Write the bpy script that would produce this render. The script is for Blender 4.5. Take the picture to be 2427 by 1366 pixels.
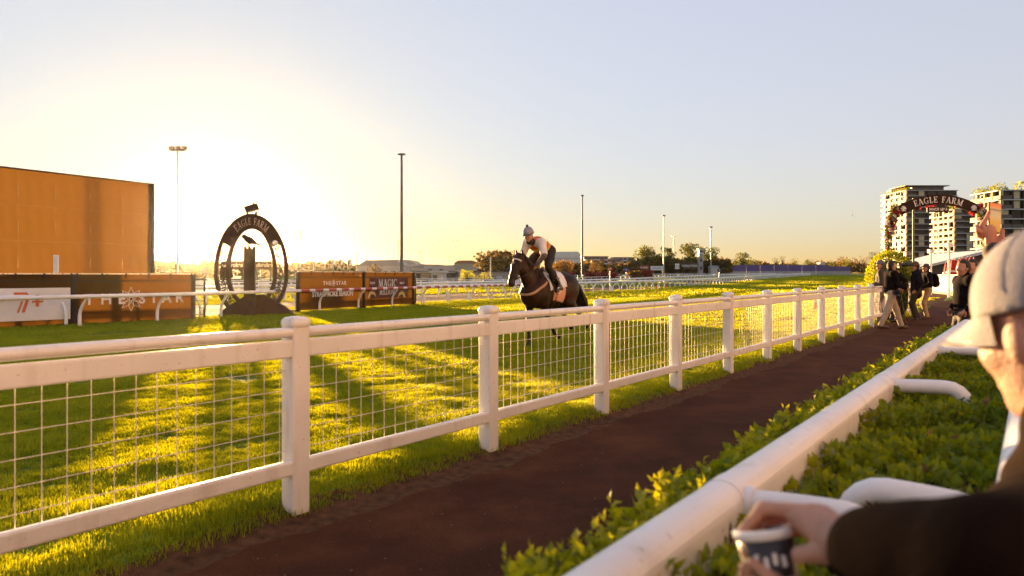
import bpy, bmesh, math, random
import numpy as np
from mathutils import Vector, Matrix, Quaternion
R = math.radians
random.seed(7)
rng = np.random.default_rng(7)
scene = bpy.context.scene
for o in list(bpy.data.objects):
    bpy.data.objects.remove(o)

# ------------------------------------------------------------------ camera
CAM_H = 1.43
F_PX, W_PX, CX, HY = 1700.0, 2427.0, 1213.5, 652.0     # focal length, width, centre and horizon in photo pixels
cam_d = bpy.data.cameras.new('camera')
cam_d.sensor_width = 36.0
cam_d.lens = 36.0 * F_PX / W_PX
cam_d.shift_y = -(683.0 - HY) / W_PX
cam_d.clip_start = 0.05
cam_d.clip_end = 9000.0
cam_d.dof.use_dof = True
cam_d.dof.focus_distance = 13.0
cam_d.dof.aperture_fstop = 3.0
cam = bpy.data.objects.new('camera', cam_d)
cam.location = (0, 0, CAM_H)
cam.rotation_euler = (R(90), 0, 0)
scene.collection.objects.link(cam)
scene.camera = cam

# ------------------------------------------------------------------ sky and sun
SUN_AZ, SUN_EL = R(-22.4), R(2.6)                      # seen from the camera: left of +Y
sun_dir = Vector((math.sin(SUN_AZ) * math.cos(SUN_EL), math.cos(SUN_AZ) * math.cos(SUN_EL), math.sin(SUN_EL)))
SKY_CURVE = ((0.175, 0.035, -0.023, 0.613), (0.107, 0.008, 0.161, 0.613), (-0.119, -0.107, 0.557, 0.663))
world = bpy.data.worlds.new('World')
scene.world = world
world.use_nodes = True
wn, wl = world.node_tree.nodes, world.node_tree.links
bg = wn['Background']
sky = wn.new('ShaderNodeTexSky')
sky.sky_type = 'NISHITA'
sky.sun_disc = False
sky.sun_elevation = SUN_EL
sky.sun_rotation = SUN_AZ
sky.altitude = 0
sky.air_density = 1.0
sky.dust_density = 0.3
sky.ozone_density = 1.0
# film response of the bright dawn sky: each channel on its own soft shoulder
sp_ = wn.new('ShaderNodeSeparateColor'); cb_ = wn.new('ShaderNodeCombineColor')
wl.new(sky.outputs[0], sp_.inputs[0])
for ch, (gr, gg_, gb, k_) in enumerate(SKY_CURVE):
    last = None
    for q, ex in enumerate((gr, gg_, gb)):
        pw = wn.new('ShaderNodeMath'); pw.operation = 'POWER'; pw.inputs[1].default_value = ex
        wl.new(sp_.outputs[q], pw.inputs[0])
        ml = wn.new('ShaderNodeMath'); ml.operation = 'MULTIPLY'; ml.inputs[1].default_value = k_
        wl.new(pw.outputs[0], ml.inputs[0])
        if last is not None:
            wl.new(last.outputs[0], ml.inputs[1])
        last = ml
    wl.new(last.outputs[0], cb_.inputs[ch])
wl.new(cb_.outputs[0], bg.inputs[0])
bg.inputs[1].default_value = 0.15
sun_l = bpy.data.lights.new('sun', 'SUN')
sun_l.energy = 5.0
sun_l.angle = R(0.6)
sun_l.color = (1.0, 0.60, 0.25)
sun = bpy.data.objects.new('sun', sun_l)
sun.rotation_euler = sun_dir.to_track_quat('Z', 'Y').to_euler()
sun.location = (-30, 60, 20)
scene.collection.objects.link(sun)

HAZE = 0.000027
vs = scene.view_settings
vs.view_transform = 'Standard'
vs.look = 'None'
vs.gamma = 1.0
vs.use_curve_mapping = False
vs.exposure = 2.7
scene.cycles.use_denoising = True
scene.cycles.max_bounces = 6
scene.cycles.diffuse_bounces = 3
scene.cycles.glossy_bounces = 3
scene.cycles.transmission_bounces = 4
scene.cycles.transparent_max_bounces = 8
scene.cycles.volume_bounces = 0
scene.cycles.sample_clamp_indirect = 6.0
scene.cycles.caustics_reflective = False
scene.cycles.caustics_refractive = False

# ------------------------------------------------------------------ helpers
COL = scene.collection
def at(px, py, Y):
    """point at depth Y metres that the photo shows at pixel px, py"""
    return Vector(((px - CX) / F_PX * Y, Y, CAM_H + (HY - py) / F_PX * Y))
def xa(px, Y):
    return (px - CX) / F_PX * Y
TH = math.atan(0.7276)                                  # fence direction from +Y
FD = Vector((math.sin(TH), math.cos(TH), 0))
FN = Vector((-math.cos(TH), math.sin(TH), 0))           # from the fence towards the infield
F0 = Vector((-1.279, 4.24, 0))                          # the post nearest the camera in view
def tp(t, p, z=0.0):
    v = F0 + FD * t + FN * p
    return Vector((v.x, v.y, z))
def pt(x, y):
    d = Vector((x, y, 0)) - F0
    return d.dot(FD), d.dot(FN)
def smooth(a, b, x):
    t = min(1.0, max(0.0, (x - a) / (b - a)))
    return t * t * (3 - 2 * t)
def gz_p(p):
    """height of the ground at distance p from the fence (track falls gently to the infield)"""
    if p < -0.2:
        return 0.0
    bank = 0.085 * smooth(-0.2, 0.22, p)
    return bank - 0.62 * min(1.0, max(0.0, (p - 0.3) / 25.0))
def rise(y):
    """the far turn and the town beyond stand a little higher"""
    return 0.0065 * (min(y, 700) - 90) * smooth(90, 200, y) if y > 90 else 0.0
def gz(x, y):
    return gz_p(pt(x, y)[1]) + rise(y)

class MB:
    """collects simple shapes, builds ONE mesh object"""
    def __init__(s):
        s.v, s.f, s.sm = [], [], []
    def add(s, vs, fs, smooth_=False):
        n = len(s.v)
        s.v += [tuple(q) for q in vs]
        s.f += [tuple(i + n for i in q) for q in fs]
        s.sm += [smooth_] * len(fs)
        return s
    def box(s, c, size, rot=None, taper=None):
        hx, hy, hz = size[0] / 2, size[1] / 2, size[2] / 2
        vs = []
        for z in (-hz, hz):
            k = taper if (taper and z > 0) else 1.0
            for x, y in ((-hx, -hy), (hx, -hy), (hx, hy), (-hx, hy)):
                vs.append(Vector((x * k, y * k, z)))
        if rot is not None:
            vs = [rot @ v for v in vs]
        c = Vector(c)
        s.add([v + c for v in vs], [(3, 2, 1, 0), (4, 5, 6, 7), (0, 1, 5, 4), (1, 2, 6, 5), (2, 3, 7, 6), (3, 0, 4, 7)])
        return s
    def beam(s, a, b, w, h, up=(0, 0, 1)):
        """box from a to b, w across and h along up"""
        a, b = Vector(a), Vector(b)
        d = (b - a).normalized()
        side = d.cross(Vector(up)).normalized()
        u = side.cross(d).normalized()
        vs = []
        for q in (a, b):
            for i, j in ((-1, -1), (1, -1), (1, 1), (-1, 1)):
                vs.append(q + side * (w / 2 * i) + u * (h / 2 * j))
        s.add(vs, [(0, 1, 2, 3), (7, 6, 5, 4), (1, 0, 4, 5), (2, 1, 5, 6), (3, 2, 6, 7), (0, 3, 7, 4)])
        return s
    def tube(s, pts, r, n=8, caps=True, smooth_=True):
        pts = [Vector(q) for q in pts]
        rs = r if isinstance(r, (list, tuple)) else [r] * len(pts)
        rings, prev = [], None
        for i, q in enumerate(pts):
            d = (pts[min(i + 1, len(pts) - 1)] - pts[max(i - 1, 0)]).normalized()
            if prev is None:
                a = d.cross(Vector((0, 0, 1)))
                if a.length < 1e-3:
                    a = d.cross(Vector((1, 0, 0)))
                a.normalize()
            else:
                a = (prev - d * prev.dot(d)).normalized()
            prev = a
            b = d.cross(a)
            rings.append([q + (a * math.cos(2 * math.pi * k / n) + b * math.sin(2 * math.pi * k / n)) * rs[i] for k in range(n)])
        vs = [v for rg in rings for v in rg]
        fs = []
        for i in range(len(pts) - 1):
            for k in range(n):
                k2 = (k + 1) % n
                fs.append((i * n + k, i * n + k2, (i + 1) * n + k2, (i + 1) * n + k))
        s.add(vs, fs, smooth_)
        if caps:
            m = len(pts) - 1
            s.add(rings[0], [tuple(range(n))[::-1]])
            s.add(rings[m], [tuple(range(n))])
        return s
    def sweep(s, prof, a, b, up=(0, 0, 1), caps=True, smooth_=False):
        """profile of (side, up) points swept from a to b"""
        a, b = Vector(a), Vector(b)
        d = (b - a).normalized()
        side = d.cross(Vector(up)).normalized()
        u = side.cross(d).normalized()
        n = len(prof)
        vs = [q + side * x + u * z for q in (a, b) for x, z in prof]
        s.add(vs, [(k, (k + 1) % n, n + (k + 1) % n, n + k) for k in range(n)], smooth_)
        if caps:
            s.add(vs[:n], [tuple(range(n))[::-1]])
            s.add(vs[n:], [tuple(range(n))])
        return s
    def prism(s, poly, o, ax, ay, depth):
        """flat outline poly (u,v) in the plane o + u*ax + v*ay, pushed out by the vector depth"""
        o, ax, ay, dv = Vector(o), Vector(ax), Vector(ay), Vector(depth)
        f = [o + ax * u + ay * v for u, v in poly]
        n = len(f)
        s.add(f + [q + dv for q in f], [tuple(range(n)), tuple(range(n, 2 * n))[::-1]] + [(k, k + n, (k + 1) % n + n, (k + 1) % n) for k in range(n)])
        return s
    def lathe(s, prof, c=(0, 0, 0), n=16, smooth_=True):
        """(r, z) profile turned about the vertical through c"""
        c = Vector(c)
        vs, fs = [], []
        for r, z in prof:
            for k in range(n):
                a = 2 * math.pi * k / n
                vs.append(c + Vector((r * math.cos(a), r * math.sin(a), z)))
        for i in range(len(prof) - 1):
            for k in range(n):
                fs.append((i * n + k, i * n + (k + 1) % n, (i + 1) * n + (k + 1) % n, (i + 1) * n + k))
        s.add(vs, fs, smooth_)
        return s
    def mesh(s, name):
        me = bpy.data.meshes.new(name)
        me.from_pydata(s.v, [], s.f)
        if any(s.sm):
            me.polygons.foreach_set('use_smooth', s.sm)
        me.update()
        return me
    def build(s, name, mat, parent=None, fix=True):
        me = s.mesh(name)
        if fix:
            bm = bmesh.new(); bm.from_mesh(me)
            bmesh.ops.recalc_face_normals(bm, faces=bm.faces)
            bm.to_mesh(me); bm.free()
        return link(name, me, mat, parent)

def link(name, me, mat=None, parent=None):
    o = bpy.data.objects.new(name, me)
    COL.objects.link(o)
    if mat is not None and len(me.materials) == 0:
        me.materials.append(mat)
    if parent is not None:
        o.parent = parent
    return o
def tag(o, label=None, cat=None, group=None, kind=None):
    if label: o['label'] = label
    if cat: o['category'] = cat
    if group: o['group'] = group
    if kind: o['kind'] = kind
    return o
def thing(name, label, cat, loc=(0, 0, 0), rz=0.0, group=None):
    o = bpy.data.objects.new(name, None)
    o.empty_display_size = 0.2
    COL.objects.link(o)
    o.location = loc
    o.rotation_euler = (0, 0, rz)
    return tag(o, label, cat, group)
def copy_tree(o, parent=None):
    c = o.copy()
    COL.objects.link(c)
    c.parent = parent
    for ch in o.children:
        copy_tree(ch, c)
    return c
def np_mesh(name, V, F, mat, parent=None, smooth_=False, link_=True):
    me = bpy.data.meshes.new(name)
    V = np.asarray(V, dtype=np.float32); F = np.asarray(F, dtype=np.int32)
    k = F.shape[1]
    me.vertices.add(len(V)); me.vertices.foreach_set('co', V.ravel())
    me.loops.add(F.size); me.loops.foreach_set('vertex_index', F.ravel())
    me.polygons.add(len(F))
    me.polygons.foreach_set('loop_start', np.arange(0, F.size, k, dtype=np.int32))
    me.polygons.foreach_set('use_smooth', np.full(len(F), smooth_, dtype=bool))
    me.update(calc_edges=True)
    me.validate()
    if mat is not None:
        me.materials.append(mat)
    return link(name, me, None, parent) if link_ else me

# ------------------------------------------------------------------ materials
MATS = {}
def pm(name, base, rough=0.55, var=0.12, scale=8.0, bump=0.0, bscale=None, spec=0.4, metal=0.0, transl=0.0, tcol=None, col2=None, detail=4.0, coat=0.0, stretch=None):
    """procedural material: noise-varied colour, roughness and fine relief; transl adds light shining through"""
    if name in MATS:
        return MATS[name]
    m = bpy.data.materials.new(name)
    m.use_nodes = True
    nt = m.node_tree; n, l = nt.nodes, nt.links
    b = n['Principled BSDF']
    tc = n.new('ShaderNodeTexCoord')
    src = tc.outputs['Object']
    if stretch:
        mp = n.new('ShaderNodeMapping'); mp.inputs['Scale'].default_value = stretch
        l.new(src, mp.inputs[0]); src = mp.outputs[0]
    nz = n.new('ShaderNodeTexNoise')
    nz.inputs['Scale'].default_value = scale; nz.inputs['Detail'].default_value = detail
    l.new(src, nz.inputs['Vector'])
    rp = n.new('ShaderNodeValToRGB')
    c1 = [max(0, c * (1 - var)) for c in base]
    c2 = list(col2) if col2 else [min(1, c * (1 + var)) for c in base]
    rp.color_ramp.elements[0].position = 0.3; rp.color_ramp.elements[1].position = 0.7
    rp.color_ramp.elements[0].color = (*c1, 1); rp.color_ramp.elements[1].color = (*c2, 1)
    l.new(nz.outputs['Fac'], rp.inputs[0])
    l.new(rp.outputs[0], b.inputs['Base Color'])
    mr = n.new('ShaderNodeMapRange')
    mr.inputs[3].default_value = max(0.02, rough - 0.1); mr.inputs[4].default_value = min(1, rough + 0.1)
    l.new(nz.outputs['Fac'], mr.inputs[0]); l.new(mr.outputs[0], b.inputs['Roughness'])
    b.inputs['Specular IOR Level'].default_value = spec
    b.inputs['Metallic'].default_value = metal
    b.inputs['Coat Weight'].default_value = coat
    if bump > 0:
        n2 = n.new('ShaderNodeTexNoise'); n2.inputs['Scale'].default_value = bscale or scale * 6; n2.inputs['Detail'].default_value = 5
        l.new(src, n2.inputs['Vector'])
        bp = n.new('ShaderNodeBump'); bp.inputs['Strength'].default_value = bump; bp.inputs['Distance'].default_value = 0.02
        l.new(n2.outputs['Fac'], bp.inputs['Height']); l.new(bp.outputs[0], b.inputs['Normal'])
    if transl > 0:
        out = n['Material Output']
        tr = n.new('ShaderNodeBsdfTranslucent')
        if tcol:
            tr.inputs[0].default_value = (*tcol, 1)
        else:
            l.new(rp.outputs[0], tr.inputs[0])
        mx = n.new('ShaderNodeMixShader'); mx.inputs[0].default_value = transl
        l.new(b.outputs[0], mx.inputs[1]); l.new(tr.outputs[0], mx.inputs[2]); l.new(mx.outputs[0], out.inputs[0])
    MATS[name] = m
    return m
def weathered_white(name, base):
    """white gloss paint with faint stains, run marks and scuffs"""
    m = bpy.data.materials.new(name); m.use_nodes = True
    nt = m.node_tree; n, l = nt.nodes, nt.links; b = n['Principled BSDF']
    ge = n.new('ShaderNodeNewGeometry')
    def noise(scale, detail, sc=(1, 1, 1)):
        mp = n.new('ShaderNodeMapping'); mp.inputs['Scale'].default_value = sc; l.new(ge.outputs['Position'], mp.inputs[0])
        q = n.new('ShaderNodeTexNoise'); q.inputs['Scale'].default_value = scale; q.inputs['Detail'].default_value = detail; l.new(mp.outputs[0], q.inputs['Vector']); return q
    def ramp(src, p0, c0, p1, c1):
        r = n.new('ShaderNodeValToRGB'); r.color_ramp.elements[0].position = p0; r.color_ramp.elements[1].position = p1; r.color_ramp.elements[0].color = (*c0, 1); r.color_ramp.elements[1].color = (*c1, 1); l.new(src, r.inputs[0]); return r
    a = ramp(noise(2.3, 6).outputs['Fac'], .35, [c * .90 for c in base], .6, base)
    st = ramp(noise(9, 5, (1, 1, .12)).outputs['Fac'], .30, (.70, .64, .56), .44, (1, 1, 1))          # run marks
    sc = ramp(noise(38, 3).outputs['Fac'], .27, (.45, .40, .34), .33, (1, 1, 1))                        # scuffs
    m1 = n.new('ShaderNodeMix'); m1.data_type = 'RGBA'; m1.blend_type = 'MULTIPLY'; m1.inputs[0].default_value = .5; l.new(a.outputs[0], m1.inputs[6]); l.new(st.outputs[0], m1.inputs[7])
    m2 = n.new('ShaderNodeMix'); m2.data_type = 'RGBA'; m2.blend_type = 'MULTIPLY'; m2.inputs[0].default_value = .6; l.new(m1.outputs[2], m2.inputs[6]); l.new(sc.outputs[0], m2.inputs[7])
    l.new(m2.outputs[2], b.inputs['Base Color'])
    rg = n.new('ShaderNodeMapRange'); rg.inputs[3].default_value = .25; rg.inputs[4].default_value = .5; l.new(noise(5, 4).outputs['Fac'], rg.inputs[0]); l.new(rg.outputs[0], b.inputs['Roughness'])
    bp = n.new('ShaderNodeBump'); bp.inputs['Strength'].default_value = .06; bp.inputs['Distance'].default_value = .01; l.new(noise(70, 3).outputs['Fac'], bp.inputs['Height']); l.new(bp.outputs[0], b.inputs['Normal'])
    return m
WHITE = weathered_white('white_paint', (0.78, 0.77, 0.77))
# ------------------------------------------------------------------ ground, track, path
def grass_material(name, near):
    m = bpy.data.materials.new(name); m.use_nodes = True
    nt = m.node_tree; n, l = nt.nodes, nt.links
    b = n['Principled BSDF']; out = n['Material Output']
    tc = n.new('ShaderNodeTexCoord')
    mp = n.new('ShaderNodeMapping'); mp.inputs['Rotation'].default_value = (0, 0, R(27))
    l.new(tc.outputs['Object'], mp.inputs[0])
    # mowing stripes run along the track: broad soft bands across it, broken by noise
    nz = n.new('ShaderNodeTexNoise'); nz.inputs['Scale'].default_value = 0.5; nz.inputs['Detail'].default_value = 8
    l.new(tc.outputs['Object'], nz.inputs['Vector'])
    n3 = n.new('ShaderNodeTexNoise'); n3.inputs['Scale'].default_value = 9; n3.inputs['Detail'].default_value = 6
    l.new(tc.outputs['Object'], n3.inputs['Vector'])
    wv = n.new('ShaderNodeTexWave'); wv.wave_type = 'BANDS'; wv.bands_direction = 'X'
    wv.inputs['Scale'].default_value = 0.055; wv.inputs['Distortion'].default_value = 1.2; wv.inputs['Detail'].default_value = 2
    l.new(mp.outputs[0], wv.inputs['Vector'])
    ad = n.new('ShaderNodeMath'); ad.operation = 'MULTIPLY_ADD'; ad.inputs[1].default_value = 0.35
    l.new(wv.outputs['Fac'], ad.inputs[0]); 
    a2 = n.new('ShaderNodeMath'); a2.operation = 'MULTIPLY_ADD'; a2.inputs[1].default_value = 0.45; a2.inputs[2].default_value = -0.05
    l.new(nz.outputs['Fac'], a2.inputs[0]); l.new(a2.outputs[0], ad.inputs[2])
    a3 = n.new('ShaderNodeMath'); a3.operation = 'MULTIPLY_ADD'; a3.inputs[1].default_value = 0.4
    l.new(n3.outputs['Fac'], a3.inputs[0]); l.new(ad.outputs[0], a3.inputs[2])
    rp = n.new('ShaderNodeValToRGB'); rp.color_ramp.elements[0].position = 0.25; rp.color_ramp.elements[1].position = 0.8
    rp.color_ramp.elements[0].color = (0.045, 0.10, 0.010, 1); rp.color_ramp.elements[1].color = (0.115, 0.19, 0.018, 1)
    l.new(a3.outputs[0], rp.inputs[0])
    l.new(rp.outputs[0], b.inputs['Base Color'])
    b.inputs['Roughness'].default_value = 0.8; b.inputs['Specular IOR Level'].default_value = 0.15
    # relief of the sward: standing blades catch a low sun
    n4 = n.new('ShaderNodeTexNoise'); n4.inputs['Scale'].default_value = 45; n4.inputs['Detail'].default_value = 3
    l.new(tc.outputs['Object'], n4.inputs['Vector'])
    bp = n.new('ShaderNodeBump'); bp.inputs['Strength'].default_value = 1.0; bp.inputs['Distance'].default_value = 0.05
    l.new(n4.outputs['Fac'], bp.inputs['Height']); l.new(bp.outputs[0], b.inputs['Normal'])
    return m
GRASS_G = grass_material('turf', True)

ps = [-900, -400, -250, -170, -120, -80, -40, -12, -4, -1.5, -0.6, -0.3, -0.2, -0.14, -0.08, -0.02, 0.05, 0.12, 0.2, 0.3, 0.6, 1.2, 2.5, 5, 8, 12, 18, 25.3, 40, 60, 80, 100, 125, 150, 175, 200, 230, 260, 300, 350, 420, 500, 650, 850, 1200, 2400]
tsx = [-1500, -800, -200, -60, -20] + [x * 0.25 - 8 for x in range(0, 160)] + [33, 36, 40, 46, 54, 64, 80, 100, 120, 140, 160, 190, 220, 260, 300, 350, 400, 450, 500, 600, 700, 850, 1000, 1500, 2400]
GV, GF = [], []
for i, t in enumerate(tsx):
    for j, p in enumerate(ps):
        w = 0.0
        if -8 <= t <= 32 and -0.25 < p < 0.25:
            w = 0.05 * math.sin(t * 2.3 + 1) + 0.03 * math.sin(t * 5.9) + 0.02 * math.sin(t * 13.0)
        z = gz_p(p)
        v = tp(t, p, z)
        v.z += rise(v.y)
        GV.append(v)
np_ = len(ps)
for i in range(len(tsx) - 1):
    for j in range(np_ - 1):
        a = i * np_ + j
        GF.append((a, a + np_, a + np_ + 1, a + 1))
ground = np_mesh('ground', [tuple(v) for v in GV], GF, GRASS_G, None, smooth_=True)
tag(ground, kind='structure')

# asphalt path: a sheet 4 mm up, its fence edge ragged, soil showing beside it
def soil_material():
    m = pm('soil', (0.10, 0.05, 0.026), rough=0.95, var=0.45, scale=14, bump=0.9, bscale=90, spec=0.1)
    return m
def path_material():
    m = bpy.data.materials.new('asphalt'); m.use_nodes = True
    nt = m.node_tree; n, l = nt.nodes, nt.links; b = n['Principled BSDF']
    tc = n.new('ShaderNodeTexCoord')
    n1 = n.new('ShaderNodeTexNoise'); n1.inputs['Scale'].default_value = 0.9; n1.inputs['Detail'].default_value = 6
    n2 = n.new('ShaderNodeTexNoise'); n2.inputs['Scale'].default_value = 160; n2.inputs['Detail'].default_value = 2
    vo = n.new('ShaderNodeTexVoronoi'); vo.inputs['Scale'].default_value = 9.0
    for q in (n1, n2, vo): l.new(tc.outputs['Object'], q.inputs['Vector'])
    rp = n.new('ShaderNodeValToRGB'); rp.color_ramp.elements[0].position = 0.3; rp.color_ramp.elements[1].position = 0.75
    rp.color_ramp.elements[0].color = (0.054, 0.0195, 0.0085, 1); rp.color_ramp.elements[1].color = (0.108, 0.040, 0.018, 1)
    l.new(n1.outputs['Fac'], rp.inputs[0])
    # fine aggregate
    mx = n.new('ShaderNodeMix'); mx.data_type = 'RGBA'; mx.blend_type = 'MULTIPLY'; mx.inputs[0].default_value = 0.7
    r2 = n.new('ShaderNodeValToRGB'); r2.color_ramp.elements[0].position = 0.35; r2.color_ramp.elements[1].position = 0.7
    r2.color_ramp.elements[0].color = (0.55, 0.55, 0.55, 1); r2.color_ramp.elements[1].color = (1.5, 1.45, 1.4, 1)
    l.new(n2.outputs['Fac'], r2.inputs[0]); l.new(rp.outputs[0], mx.inputs[6]); l.new(r2.outputs[0], mx.inputs[7])
    # few pale specks of litter and petals
    r3 = n.new('ShaderNodeValToRGB'); r3.color_ramp.elements[0].position = 0.035; r3.color_ramp.elements[1].position = 0.05
    r3.color_ramp.elements[0].color = (1, 1, 1, 1); r3.color_ramp.elements[1].color = (0, 0, 0, 1)
    l.new(vo.outputs['Distance'], r3.inputs[0])
    gt = n.new('ShaderNodeMath'); gt.operation = 'GREATER_THAN'; gt.inputs[1].default_value = 0.72
    sp = n.new('ShaderNodeSeparateColor'); l.new(vo.outputs['Color'], sp.inputs[0]); l.new(sp.outputs[0], gt.inputs[0])
    ml = n.new('ShaderNodeMath'); ml.operation = 'MULTIPLY'; l.new(r3.outputs[0], ml.inputs[0]); l.new(gt.outputs[0], ml.inputs[1])
    m2 = n.new('ShaderNodeMix'); m2.data_type = 'RGBA'; l.new(ml.outputs[0], m2.inputs[0]); l.new(mx.outputs[2], m2.inputs[6]); m2.inputs[7].default_value = (0.16, 0.11, 0.08, 1)
    # dusty drifts and damp stains
    n5 = n.new('ShaderNodeTexNoise'); n5.inputs['Scale'].default_value = 2.4; n5.inputs['Detail'].default_value = 9; n5.inputs['Roughness'].default_value = .65; l.new(tc.outputs['Object'], n5.inputs['Vector'])
    r5 = n.new('ShaderNodeValToRGB'); e5 = r5.color_ramp.elements; e5[0].position = .36; e5[0].color = (.78, .78, .80, 1); e5[1].position = .74; e5[1].color = (1.45, 1.42, 1.4, 1); q5 = e5.new(.5); q5.color = (1, 1, 1, 1)
    l.new(n5.outputs['Fac'], r5.inputs[0])
    m5 = n.new('ShaderNodeMix'); m5.data_type = 'RGBA'; m5.blend_type = 'MULTIPLY'; m5.inputs[0].default_value = 1; l.new(m2.outputs[2], m5.inputs[6]); l.new(r5.outputs[0], m5.inputs[7])
    l.new(m5.outputs[2], b.inputs['Base Color'])
    b.inputs['Roughness'].default_value = 0.9; b.inputs['Specular IOR Level'].default_value = 0.08
    bp = n.new('ShaderNodeBump'); bp.inputs['Strength'].default_value = 0.7; bp.inputs['Distance'].default_value = 0.01
    l.new(n2.outputs['Fac'], bp.inputs['Height']); l.new(bp.outputs[0], b.inputs['Normal'])
    return m
ASPHALT = path_material(); SOIL = soil_material()
def ragged(t, s):
    return 0.045 * math.sin(t * 1.7 + s) + 0.03 * math.sin(t * 4.3 + 2 * s) + 0.02 * math.sin(t * 11.1 + 3 * s) + 0.012 * math.sin(t * 29 + s)
def strip(name, t0, t1, dt, rows, z, mat):
    """rows: functions of t giving p"""
    V, F = [], []
    n = int((t1 - t0) / dt) + 1
    k = len(rows)
    for i in range(n):
        t = t0 + i * dt
        for rr in rows:
            p, zz = rr(t)
            q_ = tp(t, p, zz + z); q_.z += rise(q_.y); V.append(tuple(q_))
    for i in range(n - 1):
        for j in range(k - 1):
            a = i * k + j
            F.append((a, a + k, a + k + 1, a + 1))
    return tag(np_mesh(name, V, F, mat, None, smooth_=True), kind='structure')
# bare soil at the foot of the bank, over the ground sheet
strip('soil_edge', -8, 30, 0.05, [lambda t: (-0.42 + ragged(t, 5.0), 0.0), lambda t: (-0.2, 0.0)] +
      [(lambda q: (lambda t: (q + 0.6 * ragged(t, 1.0) * (1 if q > -0.1 else 0.6), gz_p(q + 0.6 * ragged(t, 1.0)) )))(q) for q in (-0.16, -0.12, -0.08, -0.04, 0.0, 0.04)], 0.006, SOIL)
strip('path', -8, 75, 0.06, [lambda t: (-3.9, 0.0), lambda t: (-2.0, 0.0), lambda t: (-0.30 + ragged(t, 2.0), 0.0)], 0.008, ASPHALT)
# paved stand apron behind the hedge where the crowd stands
strip('forecourt', 7, 78, 1.0, [lambda t: (-26, 0.0), lambda t: (-12, 0.0), lambda t: (-3.9, 0.0)], 0.008, ASPHALT)
strip('apron', -8, 7, 1.0, [lambda t: (-14, 0.0), lambda t: (-3.9, 0.0)], 0.008, pm('concrete', (0.25, 0.22, 0.2), rough=0.9, var=0.2, scale=2, bump=0.3))

# pebbles, petals and grass clippings lying on the path
g = np.random.default_rng(44); LV, LF = [], []
for k in range(420):
    t_ = g.uniform(-4, 16); p_ = -0.32 - abs(g.normal(0, .5)) if g.uniform() < .6 else g.uniform(-2.7, -.4)
    c_ = tp(t_, max(p_, -2.7), .010); a_ = g.uniform(0, 6.28); r_ = g.uniform(.003, .009); k0 = len(LV); e_ = g.uniform(.3, 1)
    for j in range(4):
        b_ = a_ + j * 1.5708; q_ = r_ * (1 if j % 2 else e_)
        LV.append((c_.x + q_ * math.cos(b_), c_.y + q_ * math.sin(b_), .010))
    LV.append((c_.x, c_.y, .010 + r_ * g.uniform(.2, .7)))
    LF += [(k0 + j, k0 + (j + 1) % 4, k0 + 4) for j in range(4)]
lt_ = np_mesh('path_litter', LV, LF, pm('litter', (0.12, 0.08, 0.055), rough=.8, var=.6, scale=30, col2=(.26, .20, .15)), None)
tag(lt_, 'pebbles and clippings scattered on the dark path', kind='stuff')
# ------------------------------------------------------------------ white post and rail fence with wire mesh
POST_H, SPAC, NPOST = 1.18, 1.856, 15
rotF = Matrix.Rotation(-TH, 3, 'Z')                      # local y -> fence direction
fence = thing('post_and_rail_fence', 'white post and rail fence with square wire mesh beside the dark path', 'fence', (0, 0, 0))
m = MB()
def bev_box(mb, w, d, z0, z1, b=0.008):
    prof = [(-w/2+b, -d/2), (w/2-b, -d/2), (w/2, -d/2+b), (w/2, d/2-b), (w/2-b, d/2), (-w/2+b, d/2), (-w/2, d/2-b), (-w/2, -d/2+b)]
    n = 8
    vs = [(x, y, z) for z in (z0, z1) for x, y in prof]
    mb.add(vs, [tuple(range(n))[::-1], tuple(range(n, 2*n))] + [(k, (k+1) % n, n+(k+1) % n, n+k) for k in range(n)])
bev_box(m, 0.118, 0.118, -0.12, POST_H - 0.055)
post_me = m.mesh('post'); post_me.materials.append(WHITE)
c = MB()                                                   # domed cap
n = 24
def sq(r, a):                                               # rounded square
    k = 4.5
    return r / ((abs(math.cos(a))**k + abs(math.sin(a))**k) ** (1/k))
rings = [(0.066, -0.055), (0.0705, -0.05), (0.0705, -0.026), (0.066, -0.012), (0.052, 0.0), (0.02, 0.006)]
cv = [(sq(r, 2*math.pi*(k+.5)/n)*math.cos(2*math.pi*(k+.5)/n), sq(r, 2*math.pi*(k+.5)/n)*math.sin(2*math.pi*(k+.5)/n), POST_H+z) for r, z in rings for k in range(n)]
cf = [(i*n+k, i*n+(k+1) % n, (i+1)*n+(k+1) % n, (i+1)*n+k) for i in range(len(rings)-1) for k in range(n)]
c.add(cv, cf, True); c.add(cv[-n:], [tuple(range(n))], True); c.add(cv[:n], [tuple(range(n))[::-1]])
cap_me = c.mesh('post_cap'); cap_me.materials.append(WHITE)
for i in range(-3, NPOST):
    q = tp(i * SPAC, 0, 0)
    po = link('post', post_me, None, fence); po.location = q; po.rotation_euler = (0, 0, -TH)
    co = link('post_cap', cap_me, None, po)
RP = -0.028                                                 # rails sit near the path face of the posts
def span(mb_fn, name, mat):
    for i in range(-3, NPOST - 1):
        mb = MB()
        a, b = tp(i * SPAC + 0.055, 0), tp((i + 1) * SPAC - 0.055, 0)
        mb_fn(mb, a, b)
        mb.build(name, mat, fence)
def rr(w, h, b, k=3):                                        # rounded rectangle profile
    pr = []
    for cx, cz, a0 in ((w/2-b, h/2-b, 0), (-w/2+b, h/2-b, 90), (-w/2+b, -h/2+b, 180), (w/2-b, -h/2+b, 270)):
        for q in range(k + 1):
            a = R(a0 + 90 * q / k)
            pr.append((cx + b * math.cos(a), cz + b * math.sin(a)))
    return pr
off = FN * RP
span(lambda mb, a, b: mb.tube([a + off + Vector((0, 0, 1.095)), b + off + Vector((0, 0, 1.095))], 0.030, 14), 'top_rail', WHITE)
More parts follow.
